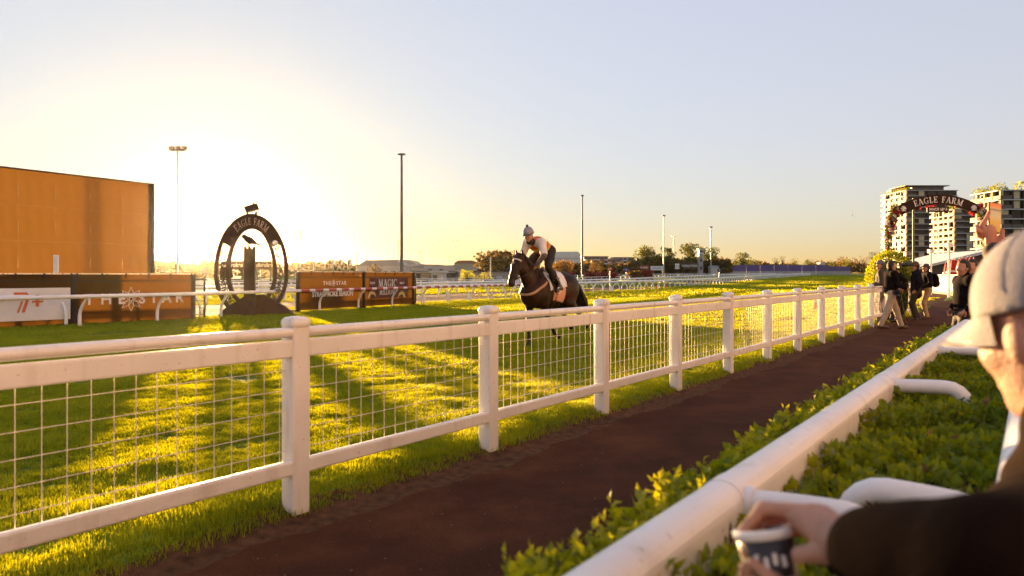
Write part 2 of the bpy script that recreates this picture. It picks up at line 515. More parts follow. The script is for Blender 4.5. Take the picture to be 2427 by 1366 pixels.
span(lambda mb, a, b: mb.sweep(rr(0.042, 0.105, 0.012), a + off + Vector((0, 0, 1.000)), b + off + Vector((0, 0, 1.000))), 'upper_board', WHITE)
span(lambda mb, a, b: mb.sweep(rr(0.05, 0.088, 0.014), a + off + Vector((0, 0, 0.305)), b + off + Vector((0, 0, 0.305))), 'lower_board', WHITE)
def wires(mb, a, b):
    L = (b - a).length; d = (b - a).normalized()
    o2 = FN * (RP + 0.036)
    nv = 17
    for k in range(nv):
        q = a + d * (L * (k + 0.5) / nv) + o2
        mb.tube([q + Vector((0, 0, 0.33)), q + Vector((0, 0, 0.97))], 0.0022, 5, caps=False)
    for k in range(5):
        z = 0.40 + 0.118 * k
        mb.tube([a + o2 + FN * 0.005 + Vector((0, 0, z)), b + o2 + FN * 0.005 + Vector((0, 0, z))], 0.0022, 5, caps=False)
WIRE = pm('wire_white', (0.72, 0.66, 0.60), rough=0.4, var=0.08, scale=20)
span(wires, 'wire_mesh', WIRE)

# ------------------------------------------------------------------ rails on either side of the hedge
P1, P2 = -2.94, -3.50
RT = 0.95
DPROF = [(-0.045, -0.075), (0.045, -0.075), (0.05, -0.07)] + [(0.05 * math.cos(R(a)), 0.03 + 0.045 * math.sin(R(a))) for a in range(0, 181, 15)] + [(-0.05, -0.07)]
DBIG = [(x * 1.045, z * 1.03) for x, z in DPROF]
def hedge_rail(name, label, p, side, t_list, t0, t1):
    th = thing(name, label, 'rail', (0, 0, 0))
    ts = [t0] + t_list + [t1]
    zc = RT - 0.075
    for a, b in zip(ts[:-1], ts[1:]):
        MB().sweep(DPROF, tp(a, p, zc), tp(b - 0.004, p, zc), smooth_=False).build('rail_length', WHITE, th)
    for t in t_list:
        MB().sweep(DBIG, tp(t - 0.005, p, zc), tp(t + 0.075, p, zc)).build('rail_sleeve', WHITE, th)
        # arm: out from the rail over the hedge, then down into it
        q = []
        for k in range(12):
            u = k / 11
            if u < 0.55:
                d, z = 0.04 + 0.22 * u / 0.55, RT - 0.055 + 0.012 * math.sin(u / 0.55 * 1.5)
            else:
                a = (u - 0.55) / 0.45 * R(88)
                d, z = 0.26 + 0.085 * math.sin(a), RT - 0.043 - 0.095 * (1 - math.cos(a))
            q.append(tp(t + 0.035, p + side * d, z))
        q.append(tp(t + 0.035, p + side * 0.346, 0.0))
        arm = MB().tube(q, 0.033, 16).build('support_arm', WHITE, th)
        MB().tube([q[0] + FN * (side * .006), q[0] + FN * (side * .024)], 0.041, 18).build('arm_collar', WHITE, arm)
    return th
def t_of(px, py, z, p):
    """distance along the line p of the point at pixel column px"""
    best = min(((abs(CX + F_PX * tp(k * 0.01, p).x / max(0.1, tp(k * 0.01, p).y) - px), k * 0.01) for k in range(-320, 1500)))
    return best[1]
tj = [t_of(1713, 0, 0, P1), t_of(2092, 0, 0, P1), t_of(2205, 0, 0, P1), t_of(2268, 0, 0, P1)]
print('joints', tj)
hedge_rail('running_rail', 'white tubular rail on the path side of the clipped hedge', P1, -1, tj, -3.6, tj[-1] + 1.2)
tj2 = [t - 0.75 for t in tj]
hedge_rail('running_rail', 'white tubular rail on the crowd side of the hedge under the capped man', P2, 1, [tj[0] + 0.25], -2.4, tj[-1] + 1.2)
# ------------------------------------------------------------------ standing grass on the track
def blade_material(name, c1, c2, transl):
    m = bpy.data.materials.new(name); m.use_nodes = True
    nt = m.node_tree; n, l = nt.nodes, nt.links; b = n['Principled BSDF']; out = n['Material Output']
    oi = n.new('ShaderNodeObjectInfo')
    tc = n.new('ShaderNodeNewGeometry')
    nz = n.new('ShaderNodeTexNoise'); nz.inputs['Scale'].default_value = 0.8; nz.inputs['Detail'].default_value = 5
    l.new(tc.outputs['Position'], nz.inputs['Vector'])
    ad = n.new('ShaderNodeMath'); ad.operation = 'MULTIPLY_ADD'; ad.inputs[1].default_value = 0.5
    l.new(oi.outputs['Random'], ad.inputs[0])
    a2 = n.new('ShaderNodeMath'); a2.operation = 'MULTIPLY_ADD'; a2.inputs[1].default_value = 0.9; a2.inputs[2].default_value = -0.2
    l.new(nz.outputs['Fac'], a2.inputs[0]); l.new(a2.outputs[0], ad.inputs[2])
    rp = n.new('ShaderNodeValToRGB'); rp.color_ramp.elements[0].position = 0.15; rp.color_ramp.elements[1].position = 0.85
    rp.color_ramp.elements[0].color = (*c1, 1); rp.color_ramp.elements[1].color = (*c2, 1)
    l.new(ad.outputs[0], rp.inputs[0]); l.new(rp.outputs[0], b.inputs['Base Color'])
    b.inputs['Roughness'].default_value = 0.5; b.inputs['Specular IOR Level'].default_value = 0.25
    tr = n.new('ShaderNodeBsdfTranslucent')
    hs = n.new('ShaderNodeHueSaturation'); hs.inputs['Hue'].default_value = 0.44; hs.inputs['Saturation'].default_value = 1.12; hs.inputs['Value'].default_value = 2.3
    l.new(rp.outputs[0], hs.inputs['Color']); l.new(hs.outputs[0], tr.inputs[0])
    mx = n.new('ShaderNodeMixShader'); mx.inputs[0].default_value = transl
    l.new(b.outputs[0], mx.inputs[1]); l.new(tr.outputs[0], mx.inputs[2]); l.new(mx.outputs[0], out.inputs[0])
    return m
BLADE = blade_material('grass_blade', (0.085, 0.155, 0.010), (0.22, 0.285, 0.018), 0.5)
def tuft_mesh(name, nb, rad, hmin, hmax, wid, seed, mat=BLADE, lean=0.5):
    g = np.random.default_rng(seed)
    V, F = [], []
    for _ in range(nb):
        a = g.uniform(0, 2 * math.pi); r = rad * math.sqrt(g.uniform())
        x, y = r * math.cos(a), r * math.sin(a)
        h = g.uniform(hmin, hmax); b = g.uniform(0, 2 * math.pi); le = g.uniform(0.1, lean) * h
        dx, dy = math.cos(b) * le, math.sin(b) * le
        wx, wy = -math.sin(b) * wid / 2, math.cos(b) * wid / 2
        k = len(V)
        V += [(x - wx, y - wy, -0.01), (x + wx, y + wy, -0.01), (x + dx * .35 + wx * .9, y + dy * .35 + wy * .9, h * .6), (x + dx * .35 - wx * .9, y + dy * .35 - wy * .9, h * .6),
              (x + dx, y + dy, h)]
        F += [(k, k + 1, k + 2), (k, k + 2, k + 3), (k + 3, k + 2, k + 4)]
    return np_mesh(name, V, F, mat, None, link_=False)
def scatter(name, patch_verts, patch_faces, tufts, density, smin, smax, seed, label, kind='stuff', cat=None):
    """tufts spread over the patch by a geometry-nodes modifier"""
    ob = np_mesh(name, patch_verts, patch_faces, BLADE, None)
    ng = bpy.data.node_groups.new(name, 'GeometryNodeTree')
    ng.interface.new_socket('Geometry', in_out='INPUT', socket_type='NodeSocketGeometry')
    ng.interface.new_socket('Geometry', in_out='OUTPUT', socket_type='NodeSocketGeometry')
    n, l = ng.nodes, ng.links
    gi, go = n.new('NodeGroupInput'), n.new('NodeGroupOutput')
    dp = n.new('GeometryNodeDistributePointsOnFaces'); dp.inputs['Density'].default_value = density; dp.inputs['Seed'].default_value = seed
    l.new(gi.outputs[0], dp.inputs['Mesh'])
    ip = n.new('GeometryNodeInstanceOnPoints')
    l.new(dp.outputs['Points'], ip.inputs['Points'])
    gg = n.new('GeometryNodeGeometryToInstance')
    for me in tufts[::-1]:
        src = bpy.data.objects.new(name + '_source', me)       # only a geometry source for the nodes
        oi = n.new('GeometryNodeObjectInfo'); oi.inputs['Object'].default_value = src
        oi.inputs['As Instance'].default_value = True
        l.new(oi.outputs['Geometry'], gg.inputs[0])
    l.new(gg.outputs[0], ip.inputs['Instance']); ip.inputs['Pick Instance'].default_value = True
    rv = n.new('FunctionNodeRandomValue'); rv.data_type = 'FLOAT_VECTOR'
    rv.inputs[0].default_value = (-0.15, -0.15, 0); rv.inputs[1].default_value = (0.15, 0.15, 6.283)
    l.new(rv.outputs[0], ip.inputs['Rotation'])
    # tuft height follows a slow noise, so the sward looks uneven
    ps_ = n.new('GeometryNodeInputPosition')
    nz = n.new('ShaderNodeTexNoise'); nz.inputs['Scale'].default_value = 1.6; nz.inputs['Detail'].default_value = 3
    l.new(ps_.outputs[0], nz.inputs['Vector'])
    mr = n.new('ShaderNodeMapRange'); mr.inputs[1].default_value = 0.3; mr.inputs[2].default_value = 0.7; mr.inputs[3].default_value = smin; mr.inputs[4].default_value = smax
    l.new(nz.outputs[0], mr.inputs[0]); l.new(mr.outputs[0], ip.inputs['Scale'])
    l.new(ip.outputs[0], go.inputs[0])
    md = ob.modifiers.new('scatter', 'NODES'); md.node_group = ng
    tag(ob, label, cat, kind=kind)
    return ob
RA0 = Vector((-6.6, 45.5, 0)); RAD = Vector((0.447, 0.894, 0)).normalized(); RAN = Vector((-RAD.y, RAD.x, 0))
def ra_q(c):
    return (Vector((c.x, c.y, 0)) - RA0).dot(RAN)
def on_walk(x, y):
    """the path swings left through the arch beyond the fence end"""
    return y > 20.5 and x > xa(2128 + 1.45 * (y - 20.5), y)
def off_sand(c):
    return not (2.7 < ra_q(c) < 12.3) and not on_walk(c.x - .4, c.y)
def patch(t0, t1, dt, plist, dz=0.0, cond=None):
    V, F, idx = [], [], {}
    nt_ = int(round((t1 - t0) / dt))
    for i in range(nt_ + 1):
        for j, p in enumerate(plist):
            q_ = tp(t0 + i * dt, p, gz_p(p) + dz); q_.z += rise(q_.y); idx[i, j] = len(V); V.append(tuple(q_))
    for i in range(nt_):
        for j in range(len(plist) - 1):
            q = (idx[i, j], idx[i + 1, j], idx[i + 1, j + 1], idx[i, j + 1])
            c = sum((Vector(V[k]) for k in q), Vector()) / 4
            if c.y > 1.5 and abs(c.x / c.y) < 0.78 and off_sand(c) and (cond is None or cond(c)):
                F.append(q)
    used = sorted({k for f in F for k in f}); mp = {k: i for i, k in enumerate(used)}
    return [V[k] for k in used], [tuple(mp[k] for k in f) for f in F]
near_t = [tuft_mesh('tuft', 30, 0.05, 0.018, 0.046, 0.0034, s) for s in (1, 2, 3, 4)]
mid_t = [tuft_mesh('tuft', 42, 0.11, 0.022, 0.05, 0.0065, s) for s in (5, 6, 7)]
far_t = [tuft_mesh('tuft', 46, 0.28, 0.025, 0.06, 0.018, s) for s in (8, 9)]
far2_t = [tuft_mesh('tuft', 26, 0.8, 0.05, 0.12, 0.09, s) for s in (10, 11)]
V, F = patch(-8, 12, 0.25, [0.10, 0.2, 0.3, 0.5, 1, 1.5, 2, 3, 4, 5, 6, 7, 8, 10], cond=lambda c: c.y < 10)
scatter('grass', V, F, near_t, 460, 0.55, 1.6, 1, 'short backlit turf on the track just beyond the white fence')
V, F = patch(-8, 12, 0.125, [-0.055, -0.02, 0.02, 0.08, 0.14], cond=lambda c: c.y < 11)
scatter('grass', V, F, [tuft_mesh('tuft', 22, 0.05, 0.02, 0.05, 0.0042, s, lean=0.9) for s in (21, 22)], 420, 0.6, 1.3, 3, 'ragged turf edge on the low bank beneath the fence')
V, F = patch(-14, 26, 0.5, [0.0, 0.2, 0.5, 1, 2, 3, 4, 6, 8, 10, 13, 16, 19, 22, 25, 28, 32], cond=lambda c: 10 <= c.y < 22)
scatter('grass', V, F, mid_t, 75, 0.8, 1.4, 5, 'mown turf in the middle of the track around the horse')
V, F = patch(-40, 80, 1.0, [0.0, 0.3, 1, 3, 6, 9, 12, 16, 20, 24, 28, 32, 36, 40, 46, 52], cond=lambda c: 22 <= c.y < 60)
scatter('grass', V, F, far_t, 15, 0.8, 1.3, 7, 'mown turf on the far side of the track by the running rails')
V, F = patch(-60, 420, 3.0, [0.0, 2, 5, 9, 14, 19, 25, 31, 38, 46, 54, 64, 76, 90], cond=lambda c: 60 <= c.y < 330)
scatter('grass', V, F, far2_t, 1.7, 0.8, 1.3, 9, 'distant striped turf of the straight towards the turn')
# ------------------------------------------------------------------ clipped hedge between the rails
LEAF = blade_material('hedge_leaf', (0.085, 0.145, 0.012), (0.24, 0.31, 0.026), 0.45)
def leaf_cloud(name, P, N, L, seed, mat, parent=None, fold=0.25, wid=0.5, curl=0.3):
    """one joined mesh of small folded leaves at points P with outward directions N"""
    g = np.random.default_rng(seed)
    n = len(P)
    d = N + g.normal(0, 0.55, (n, 3)); d /= np.linalg.norm(d, axis=1)[:, None]
    a = np.cross(d, g.normal(0, 1, (n, 3))); a /= np.linalg.norm(a, axis=1)[:, None]
    up = np.cross(a, d)
    ln = (L * g.uniform(0.45, 1.5, n))[:, None]; w = ln * wid * 0.5
    b0 = P; m1 = P + d * ln * 0.5; tip = P + d * ln + up * ln * -curl
    V = np.stack([b0, m1 + a * w + up * w * fold, tip, m1 - a * w + up * w * fold, m1], 1).reshape(-1, 3)
    k = (np.arange(n) * 5)[:, None]
    F = np.concatenate([k + np.array([0, 1, 4]), k + np.array([4, 1, 2]), k + np.array([0, 4, 3]), k + np.array([4, 2, 3])])
    return np_mesh(name, V, F, mat, parent, smooth_=False)
hedge_th = thing('hedge', 'low clipped green hedge growing between the two white tubular rails', 'hedge', (0, 0, 0))
HT0, HT1 = -3.4, tj[-1] + 1.0
HP0, HP1, HZ = -3.44, -2.72, 0.845
def hedge_pts(n, seed):
    g = np.random.default_rng(seed)
    t = HT0 + (HT1 - HT0) * g.uniform(0, 1, n) ** 1.0
    s = g.uniform(0, 1, n)
    # top face (70 %) and the path-side face
    top = s < 0.7
    p = np.where(top, g.uniform(HP0, HP1, n), HP1 + 0.0)
    z = np.where(top, HZ, HZ - (g.uniform(0, 1, n) ** 1.5) * 0.8)
    bumps = 0.022 * np.sin(t * 7 + p * 9) + 0.02 * np.sin(t * 17 + p * 23 + 1) + 0.015 * np.sin(t * 31 - p * 41)
    depth = g.uniform(0, 1, n) ** 2 * 0.09
    z = np.where(top, z + bumps - depth - 0.05 * np.clip((p - HP1 + 0.09) / 0.09, 0, 1), z)
    p = np.where(top, p, p + bumps - depth)
    P = np.stack([F0.x + FD.x * t + FN.x * p, F0.y + FD.y * t + FN.y * p, z], 1)
    N = np.where(top[:, None], np.array([[0.05, 0.1, 1.0]]), np.array([[FN.x, FN.y, 0.35]]))
    return P, N
P, N = hedge_pts(72000, 11)
leaf_cloud('leaves', P, N, 0.028, 12, LEAF, hedge_th, wid=0.66)['kind'] = 'stuff'
P, N = hedge_pts(1400, 31)
leaf_cloud('dead_leaves', P, N, 0.034, 32, pm('dead_leaf', (0.16, 0.09, 0.03), rough=.8, var=.4, scale=60, transl=.3), hedge_th)['kind'] = 'stuff'
# longer young shoots standing up along the path edge
g = np.random.default_rng(5)
ns = 420
t = HT0 + (HT1 - HT0) * g.uniform(0, 1, ns); p = HP1 - np.abs(g.normal(0, 0.10, ns))
hh = g.uniform(0.02, 0.075, ns)
PP, NN = [], []
for i in range(ns):
    b = tp(t[i], p[i], HZ - 0.01)
    le = Vector((g.normal(0, .25), g.normal(0, .25), 1)).normalized()
    for k in range(8):
        q = b + le * hh[i] * (k / 7)
        PP.append(tuple(q)); aa = g.uniform(0, 6.28); NN.append((math.cos(aa), math.sin(aa), 0.7))
leaf_cloud('young_shoots', np.array(PP), np.array(NN), 0.027, 13, blade_material('shoot_leaf', (0.08, 0.15, 0.012), (0.22, 0.28, 0.03), 0.5), hedge_th)['kind'] = 'stuff'
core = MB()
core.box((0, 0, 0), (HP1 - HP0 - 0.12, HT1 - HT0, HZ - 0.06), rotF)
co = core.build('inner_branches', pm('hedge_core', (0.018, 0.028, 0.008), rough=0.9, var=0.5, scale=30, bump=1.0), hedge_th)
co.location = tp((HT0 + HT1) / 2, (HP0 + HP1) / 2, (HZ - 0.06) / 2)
# ------------------------------------------------------------------ lettering
def font_mesh(txt, size, spacing=1.0, bold=0.0):
    cu = bpy.data.curves.new('txt', 'FONT'); cu.body = txt; cu.size = size; cu.space_character = spacing
    cu.align_x = 'CENTER'; cu.align_y = 'CENTER'; cu.extrude = 0.004; cu.offset = bold
    ob = bpy.data.objects.new('txt', cu)
    me = bpy.data.meshes.new_from_object(ob)
    bpy.data.objects.remove(ob); bpy.data.curves.remove(cu)
    me.materials.clear()
    return me
def lettering(txt, size, mat, parent, loc, rot=(R(90), 0, 0), spacing=1.0, bold=0.0, sx=1.0):
    me = font_mesh(txt, size, spacing, bold); me.name = 'lettering'
    o = link('lettering', me, mat, parent)
    o.location = loc; o.rotation_euler = rot; o.scale = (sx, 1, 1)
    return o
TK, TN = 0.165, 0.07
def arc(cx, cy, rx, ry, a0, a1, w, n=10):
    return ('p', [(cx + rx * math.cos(R(a0 + (a1 - a0) * k / n)), cy + ry * math.sin(R(a0 + (a1 - a0) * k / n))) for k in range(n + 1)], w)
def ln(x0, y0, x1, y1, w): return ('p', [(x0, y0), (x1, y1)], w)
def ft(x, y, w=0.3): return ln(x - w / 2, y, x + w / 2, y, 0.055)
SERIF = {
 'E': (0.68, [ln(.18, 0, .18, 1, TK), ln(.02, .03, .6, .03, .06), ln(.18, .5, .46, .5, .06), ln(.02, .97, .57, .97, .06), ln(.6, 0, .62, .26, .06), ln(.57, 1, .57, .78, .06), ln(.46, .38, .46, .62, .05)]),
 'A': (0.86, [ln(.12, 0, .42, 1, TN), ln(.42, 1, .74, 0, TK), ln(.22, .34, .6, .34, .055), ft(.12, .027, .26), ft(.74, .027, .3)]),
 'G': (0.86, [arc(.44, .5, .36, .48, 50, 310, .06), arc(.42, .5, .33, .44, 120, 240, .13), ln(.7, .05, .7, .42, .13), ft(.68, .43), ln(.68, .98, .68, .72, .05)]),
 'L': (0.66, [ln(.18, 0, .18, 1, TK), ln(.02, .03, .58, .03, .06), ft(.18, .97, .34), ln(.6, 0, .6, .28, .06)]),
 'F': (0.64, [ln(.18, 0, .18, 1, TK), ft(.18, .027, .36), ln(.18, .5, .46, .5, .06), ln(.02, .97, .58, .97, .06), ln(.58, 1, .58, .76, .06), ln(.46, .38, .46, .62, .05)]),
 'R': (0.82, [ln(.18, 0, .18, 1, TK), ft(.18, .027, .34), ln(.02, .97, .4, .97, .06), arc(.38, .74, .22, .23, -90, 90, .11), ln(.2, .5, .4, .5, .06), ln(.38, .5, .72, 0, TK * .9), ft(.75, .027, .2)]),
 'M': (1.06, [ln(.14, 0, .18, 1, TN), ln(.18, 1, .52, .05, TK * .9), ln(.52, .05, .86, 1, TN), ln(.86, 0, .86, 1, TK), ft(.14, .027, .26), ft(.88, .027, .34), ft(.14, .97, .2), ft(.9, .97, .22)]),
 'I': (0.36, [ln(.18, 0, .18, 1, TK), ft(.18, .027, .34), ft(.18, .97, .34)]),
 'C': (0.82, [arc(.44, .5, .36, .48, 50, 310, .06), arc(.42, .5, .33, .44, 120, 240, .13), ln(.69, .98, .69, .7, .05)]),
 'O': (0.88, [arc(.44, .5, .36, .47, 0, 360, .07, 20), arc(.44, .5, .33, .42, 130, 230, .12), arc(.44, .5, .33, .42, -50, 50, .12)]),
 'N': (0.86, [ln(.14, 0, .14, 1, TN), ln(.14, 1, .72, 0, TK), ln(.72, 0, .72, 1, TN), ft(.14, .027, .26), ft(.14, .97, .26), ft(.72, .97, .26)]),
 'S': (0.62, [arc(.31, .74, .22, .23, 30, 250, .1), arc(.3, .26, .23, .23, 70, -150, .1), ln(.5, .98, .5, .74, .05), ln(.08, .02, .08, .26, .05)]),
 ' ': (0.5, []),
}
def serif_word(mb, txt, mp, gap=0.09, stretch=1.0, depth=0.012):
    """mp(u, v, d): u along the word from its middle, v up, in letter heights; d out of the sign"""
    tot = sum(SERIF[c][0] * stretch + gap for c in txt) - gap
    x = -tot / 2; k = 0
    for c in txt:
        w, strokes = SERIF[c]
        for (_, pts, wd) in strokes:
            for (x0, y0), (x1, y1) in zip(pts[:-1], pts[1:]):
                dx, dy = x1 - x0, y1 - y0; L = math.hypot(dx, dy) or 1
                nx, ny = -dy / L * wd / 2, dx / L * wd / 2
                k += 1
                d = depth + 0.0004 * (k % 23)
                q = [(x0 + nx, y0 + ny), (x0 - nx, y0 - ny), (x1 - nx, y1 - ny), (x1 + nx, y1 + ny)]
                fr = [mp(x + a * stretch, b, d) for a, b in q]; bk = [mp(x + a * stretch, b, 0) for a, b in q]
                mb.add(fr + bk, [(0, 1, 2, 3), (4, 7, 6, 5), (0, 4, 5, 1), (1, 5, 6, 2), (2, 6, 7, 3), (3, 7, 4, 0)])
        x += w * stretch + gap

# ------------------------------------------------------------------ sand track and running rails
SAND = pm('sand', (0.115, 0.068, 0.055), rough=0.95, var=0.25, scale=3, bump=0.6, bscale=40, spec=0.1)
def rail_pt(s, q, z=0.0):
    """s along the running rail, q towards the infield; the course bends away to the left far down the straight"""
    v = RA0 + RAD * s + RAN * (q + (0.0 if s < 330 else 0.0011 * (s - 330) ** 2))
    return Vector((v.x, v.y, gz(v.x, v.y) + z))
V, F = [], []
ss = list(range(-60, 520, 5))
for s in ss:
    for q in (2.6, 5, 8, 12.4):
        V.append(tuple(rail_pt(s, q, 0.012)))
for i in range(len(ss) - 1):
    for j in range(3):
        a = i * 4 + j; F.append((a, a + 4, a + 5, a + 1))
tag(np_mesh('sand_track', V, F, SAND, None, True), kind='structure')

V, F = [], []
ys = [20 + 1.5 * k for k in range(42)]
for y_ in ys:
    for k in range(9):
        x_ = xa(2128 + 1.45 * (y_ - 20.5), y_) * (1 - k / 8) + xa(2700, y_) * (k / 8)
        V.append((x_, y_, gz(x_, y_) + .024))
for i in range(len(ys) - 1):
    for j in range(8):
        a = i * 9 + j; F.append((a, a + 1, a + 10, a + 9))
tag(np_mesh('arch_walk', V, F, ASPHALT, None, True), kind='structure')
RAILW = pm('rail_white', (0.76, 0.75, 0.75), rough=0.35, var=0.05, scale=4, spec=0.5)
RED = pm('rail_red', (0.42, 0.06, 0.03), rough=0.4, var=0.1, scale=6)
def neck_mesh(side, h=1.15):
    m = MB(); pts = []
    pts.append((side * 0.5, 0, -0.1)); pts.append((side * 0.5, 0, 0.38)); 
    for k in range(1, 8):
        a = k / 7
        pts.append((side * (0.5 - 0.5 * a ** 1.6), 0, 0.38 + (h - 0.42) * (a ** 0.82)))
    m.tube(pts, [0.066, 0.066] + [0.062 - 0.016 * k / 7 for k in range(1, 8)], 8)
    me = m.mesh('post'); me.materials.append(RAILW)
    return me
def running_rail(label, q, s0, s1, side, spacing, h=1.15, r=0.078, group=None, name='running_rail', n_r=10, step=8):
    th = thing(name, label, 'rail', (0, 0, 0))
    s = s0; pts = []
    while s <= s1:
        pts.append(rail_pt(s, q, h)); s += step
    MB().tube(pts, r, n_r).build('rail_tube', RAILW, th)
    me = neck_mesh(-side, h)
    n = 0; s = s0
    while s < s1 and n < 190:
        b = rail_pt(s, q)
        d = (rail_pt(s + 1, q) - b)
        o = link('post', me, None, th)
        o.location = b; o.rotation_euler = (0, 0, math.atan2(d.y, d.x) - R(90))
        s += spacing; n += 1
    return th
rA = running_rail('nearest white running rail with a red and white striped stretch', 0.0, -34, 470, 1, 3.3)
# red sleeves on the stretch in front of the second hoarding
def s_of_px(px, q):
    k = (px - CX) / F_PX
    o = RA0 + RAN * q
    return (k * o.y - o.x) / (RAD.x - k * RAD.y)
s = s_of_px(712, 0)
while s < s_of_px(1290, 0):
    MB().tube([rail_pt(s, 0, 1.15), rail_pt(s + 0.62, 0, 1.15)], 0.083, 10).build('red_sleeve', RED, rA)
    s += 1.05
running_rail('white running rail just behind the striped one, its bent posts leaning the other way', 2.0, -30, 470, -1, 3.1)
running_rail('white running rail on the far edge of the sand track', 13.0, -40, 440, 1, 3.6)
running_rail('white running rail second beyond the sand track, posts leaning inward', 16.0, -40, 420, -1, 3.6)
def double_rail(label, q, s0, s1, spacing):
    th = thing('rail_fence', label, 'fence', (0, 0, 0))
    for z in (1.25, 0.62):
        MB().tube([rail_pt(s, q, z) for s in range(s0, s1, 8)], 0.055, 8).build('rail_tube', RAILW, th)
    me = MB().tube([(0, 0, -0.1), (0, 0, 1.25)], 0.05, 8).mesh('post'); me.materials.append(RAILW)
    s = s0
    while s < s1:
        o = link('post', me, None, th); o.location = rail_pt(s, q); s += spacing
double_rail('white two-bar rail fence nearest the infield behind the running rails', 27.0, -50, 400, 3.4)
double_rail('white two-bar rail fence farthest into the infield', 44.0, -50, 420, 4.0)

# ------------------------------------------------------------------ hoardings, big screen, winning post
GLARE_SCRIM = pm('glare_brown_scrim', (0.095, 0.044, 0.013), rough=0.8, var=0.25, scale=1.5, bump=0.2, bscale=30, spec=0.2, transl=0.5, tcol=(0.060, 0.027, 0.003))  # sun glare over dark panels put into the brown colour and translucency
GLARE_SCREEN = pm('glare_screen', (0.05, 0.03, 0.018), rough=0.7, var=0.2, scale=0.4, bump=0.15, bscale=6, spec=0.2, transl=0.5, tcol=(0.105, 0.052, 0.010))  # orange glare over the dark screen put into its colour and translucency
DARKM = pm('dark_steel', (0.028, 0.020, 0.016), rough=0.6, var=0.3, scale=3, spec=0.3)
LETW = pm('letter_white', (0.74, 0.71, 0.68), rough=0.5, var=0.04, scale=5)
BOARDW = pm('board_white', (0.72, 0.70, 0.69), rough=0.5, var=0.05, scale=2)
class Line:
    """a straight thing seen between two photo columns at two depths; local x runs along it"""
    def __init__(s, px0, Y0, px1, Y1):
        s.a = Vector((xa(px0, Y0), Y0, 0)); s.b = Vector((xa(px1, Y1), Y1, 0))
        s.d = (s.b - s.a).normalized(); s.L = (s.b - s.a).length; s.rz = math.atan2(s.d.y, s.d.x)
        s.z0 = gz(s.a.x, s.a.y)
        s.a.z = s.z0
    def x(s, px):
        k = (px - CX) / F_PX
        return (k * s.a.y - s.a.x) / (s.d.x - k * s.d.y)
    def z(s, px, py):
        Y = s.a.y + s.d.y * s.x(px)
        return CAM_H + (HY - py) / F_PX * Y - s.z0
def sheet(x0, x1, z0, z1, y, sag=0.0, nx=16, nz=6):
    """stretched cloth: one layer with slight slack and ripples"""
    m_ = MB(); vs_ = []
    for j in range(nz + 1):
        for i in range(nx + 1):
            u, v = i / nx, j / nz
            vs_.append((x0 + (x1 - x0) * u, y + sag * (math.sin(u * 19 + v * 3) * .6 + math.sin(u * 41 + v * 11) * .3) * math.sin(math.pi * v), z0 + (z1 - z0) * v))
    return m_.add(vs_, [(j * (nx + 1) + i, j * (nx + 1) + i + 1, (j + 1) * (nx + 1) + i + 1, (j + 1) * (nx + 1) + i) for j in range(nz) for i in range(nx)], True)
def hoarding(label, ln_, xs, H, gap):
    th = thing('hoarding', label, 'hoarding', ln_.a, ln_.rz)
    for x0, x1 in zip(xs[:-1], xs[1:]):
        sheet(x0 + .08, x1 - .08, gap, H, 0.0, .012).build('fabric_panel', GLARE_SCRIM, th)
        MB().box(((x0 + x1) / 2, -0.01, H * 0.865), (x1 - x0 - 0.16, 0.03, 0.05)).build('cross_bar', DARKM, th)
        n = max(3, int((x1 - x0) / 0.9))
        for k in range(n + 1):                            # clamps along the top edge
            MB().box((x0 + 0.1 + (x1 - x0 - 0.2) * k / n, -0.03, H - 0.06), (0.07, 0.05, 0.2)).build('clamp', DARKM, th)
    for x in xs:
        MB().box((x, 0, H / 2), (0.15, 0.12, H)).build('post', DARKM, th)
        MB().box((x, 0.45, 0.06), (0.16, 1.1, 0.12)).build('foot', DARKM, th)
    MB().beam((xs[0], 0, H + 0.02), (xs[-1], 0, H + 0.02), 0.1, 0.05).build('top_bar', pm('galv', (0.55, 0.5, 0.45), rough=0.3, metal=0.7), th)
    return th
def star_logo(mb, cx, cz, r, y, n=8, w=0.016):
    for k in range(n):
        a = 2 * math.pi * k / n; b = 2 * math.pi / n
        tip = (cx + r * math.sin(a), cz + r * math.cos(a))
        for sgn in (-1, 1):
            q = (cx + r * 0.52 * math.sin(a + sgn * b * 0.55), cz + r * 0.52 * math.cos(a + sgn * b * 0.55))
            q2 = (cx + r * 0.12 * math.sin(a + sgn * b * 1.5), cz + r * 0.12 * math.cos(a + sgn * b * 1.5))
            mb.beam((tip[0], y - 0.0008 * k, tip[1]), (q[0], y - 0.0008 * k - .0003 * sgn, q[1]), w, 0.012, up=(0, 1, 0))
            mb.beam((q[0], y - 0.0008 * k - .01, q[1]), (q2[0], y - 0.0008 * k - .01 - .0003 * sgn, q2[1]), w, 0.012, up=(0, 1, 0))
L1 = Line(-120, 25.1, 458, 31.8)
H1 = 1.99
h1 = hoarding('long glare-tinted hoarding reading THE STAR, left of the winning arch', L1, [0, L1.x(175), L1.x(458)], H1, 0.03)
x0, x1 = L1.x(-110), L1.x(165)
bz0, bz1 = L1.z(165, 756), L1.z(165, 682)
bd = MB().box(((x0 + x1) / 2, -0.06, (bz0 + bz1) / 2), (x1 - x0, 0.04, bz1 - bz0)).build('white_board', BOARDW, h1)
tag(bd, 'white banner with an orange seven and plus sign')
ORG = pm('orange_print', (0.62, 0.14, 0.045), rough=0.5, var=0.05)
def lp(px, py): return (L1.x(px), L1.z(px, py))
def zz(a, b): return (a / 5.056, 600 + b / 5.056)
m = MB(); 
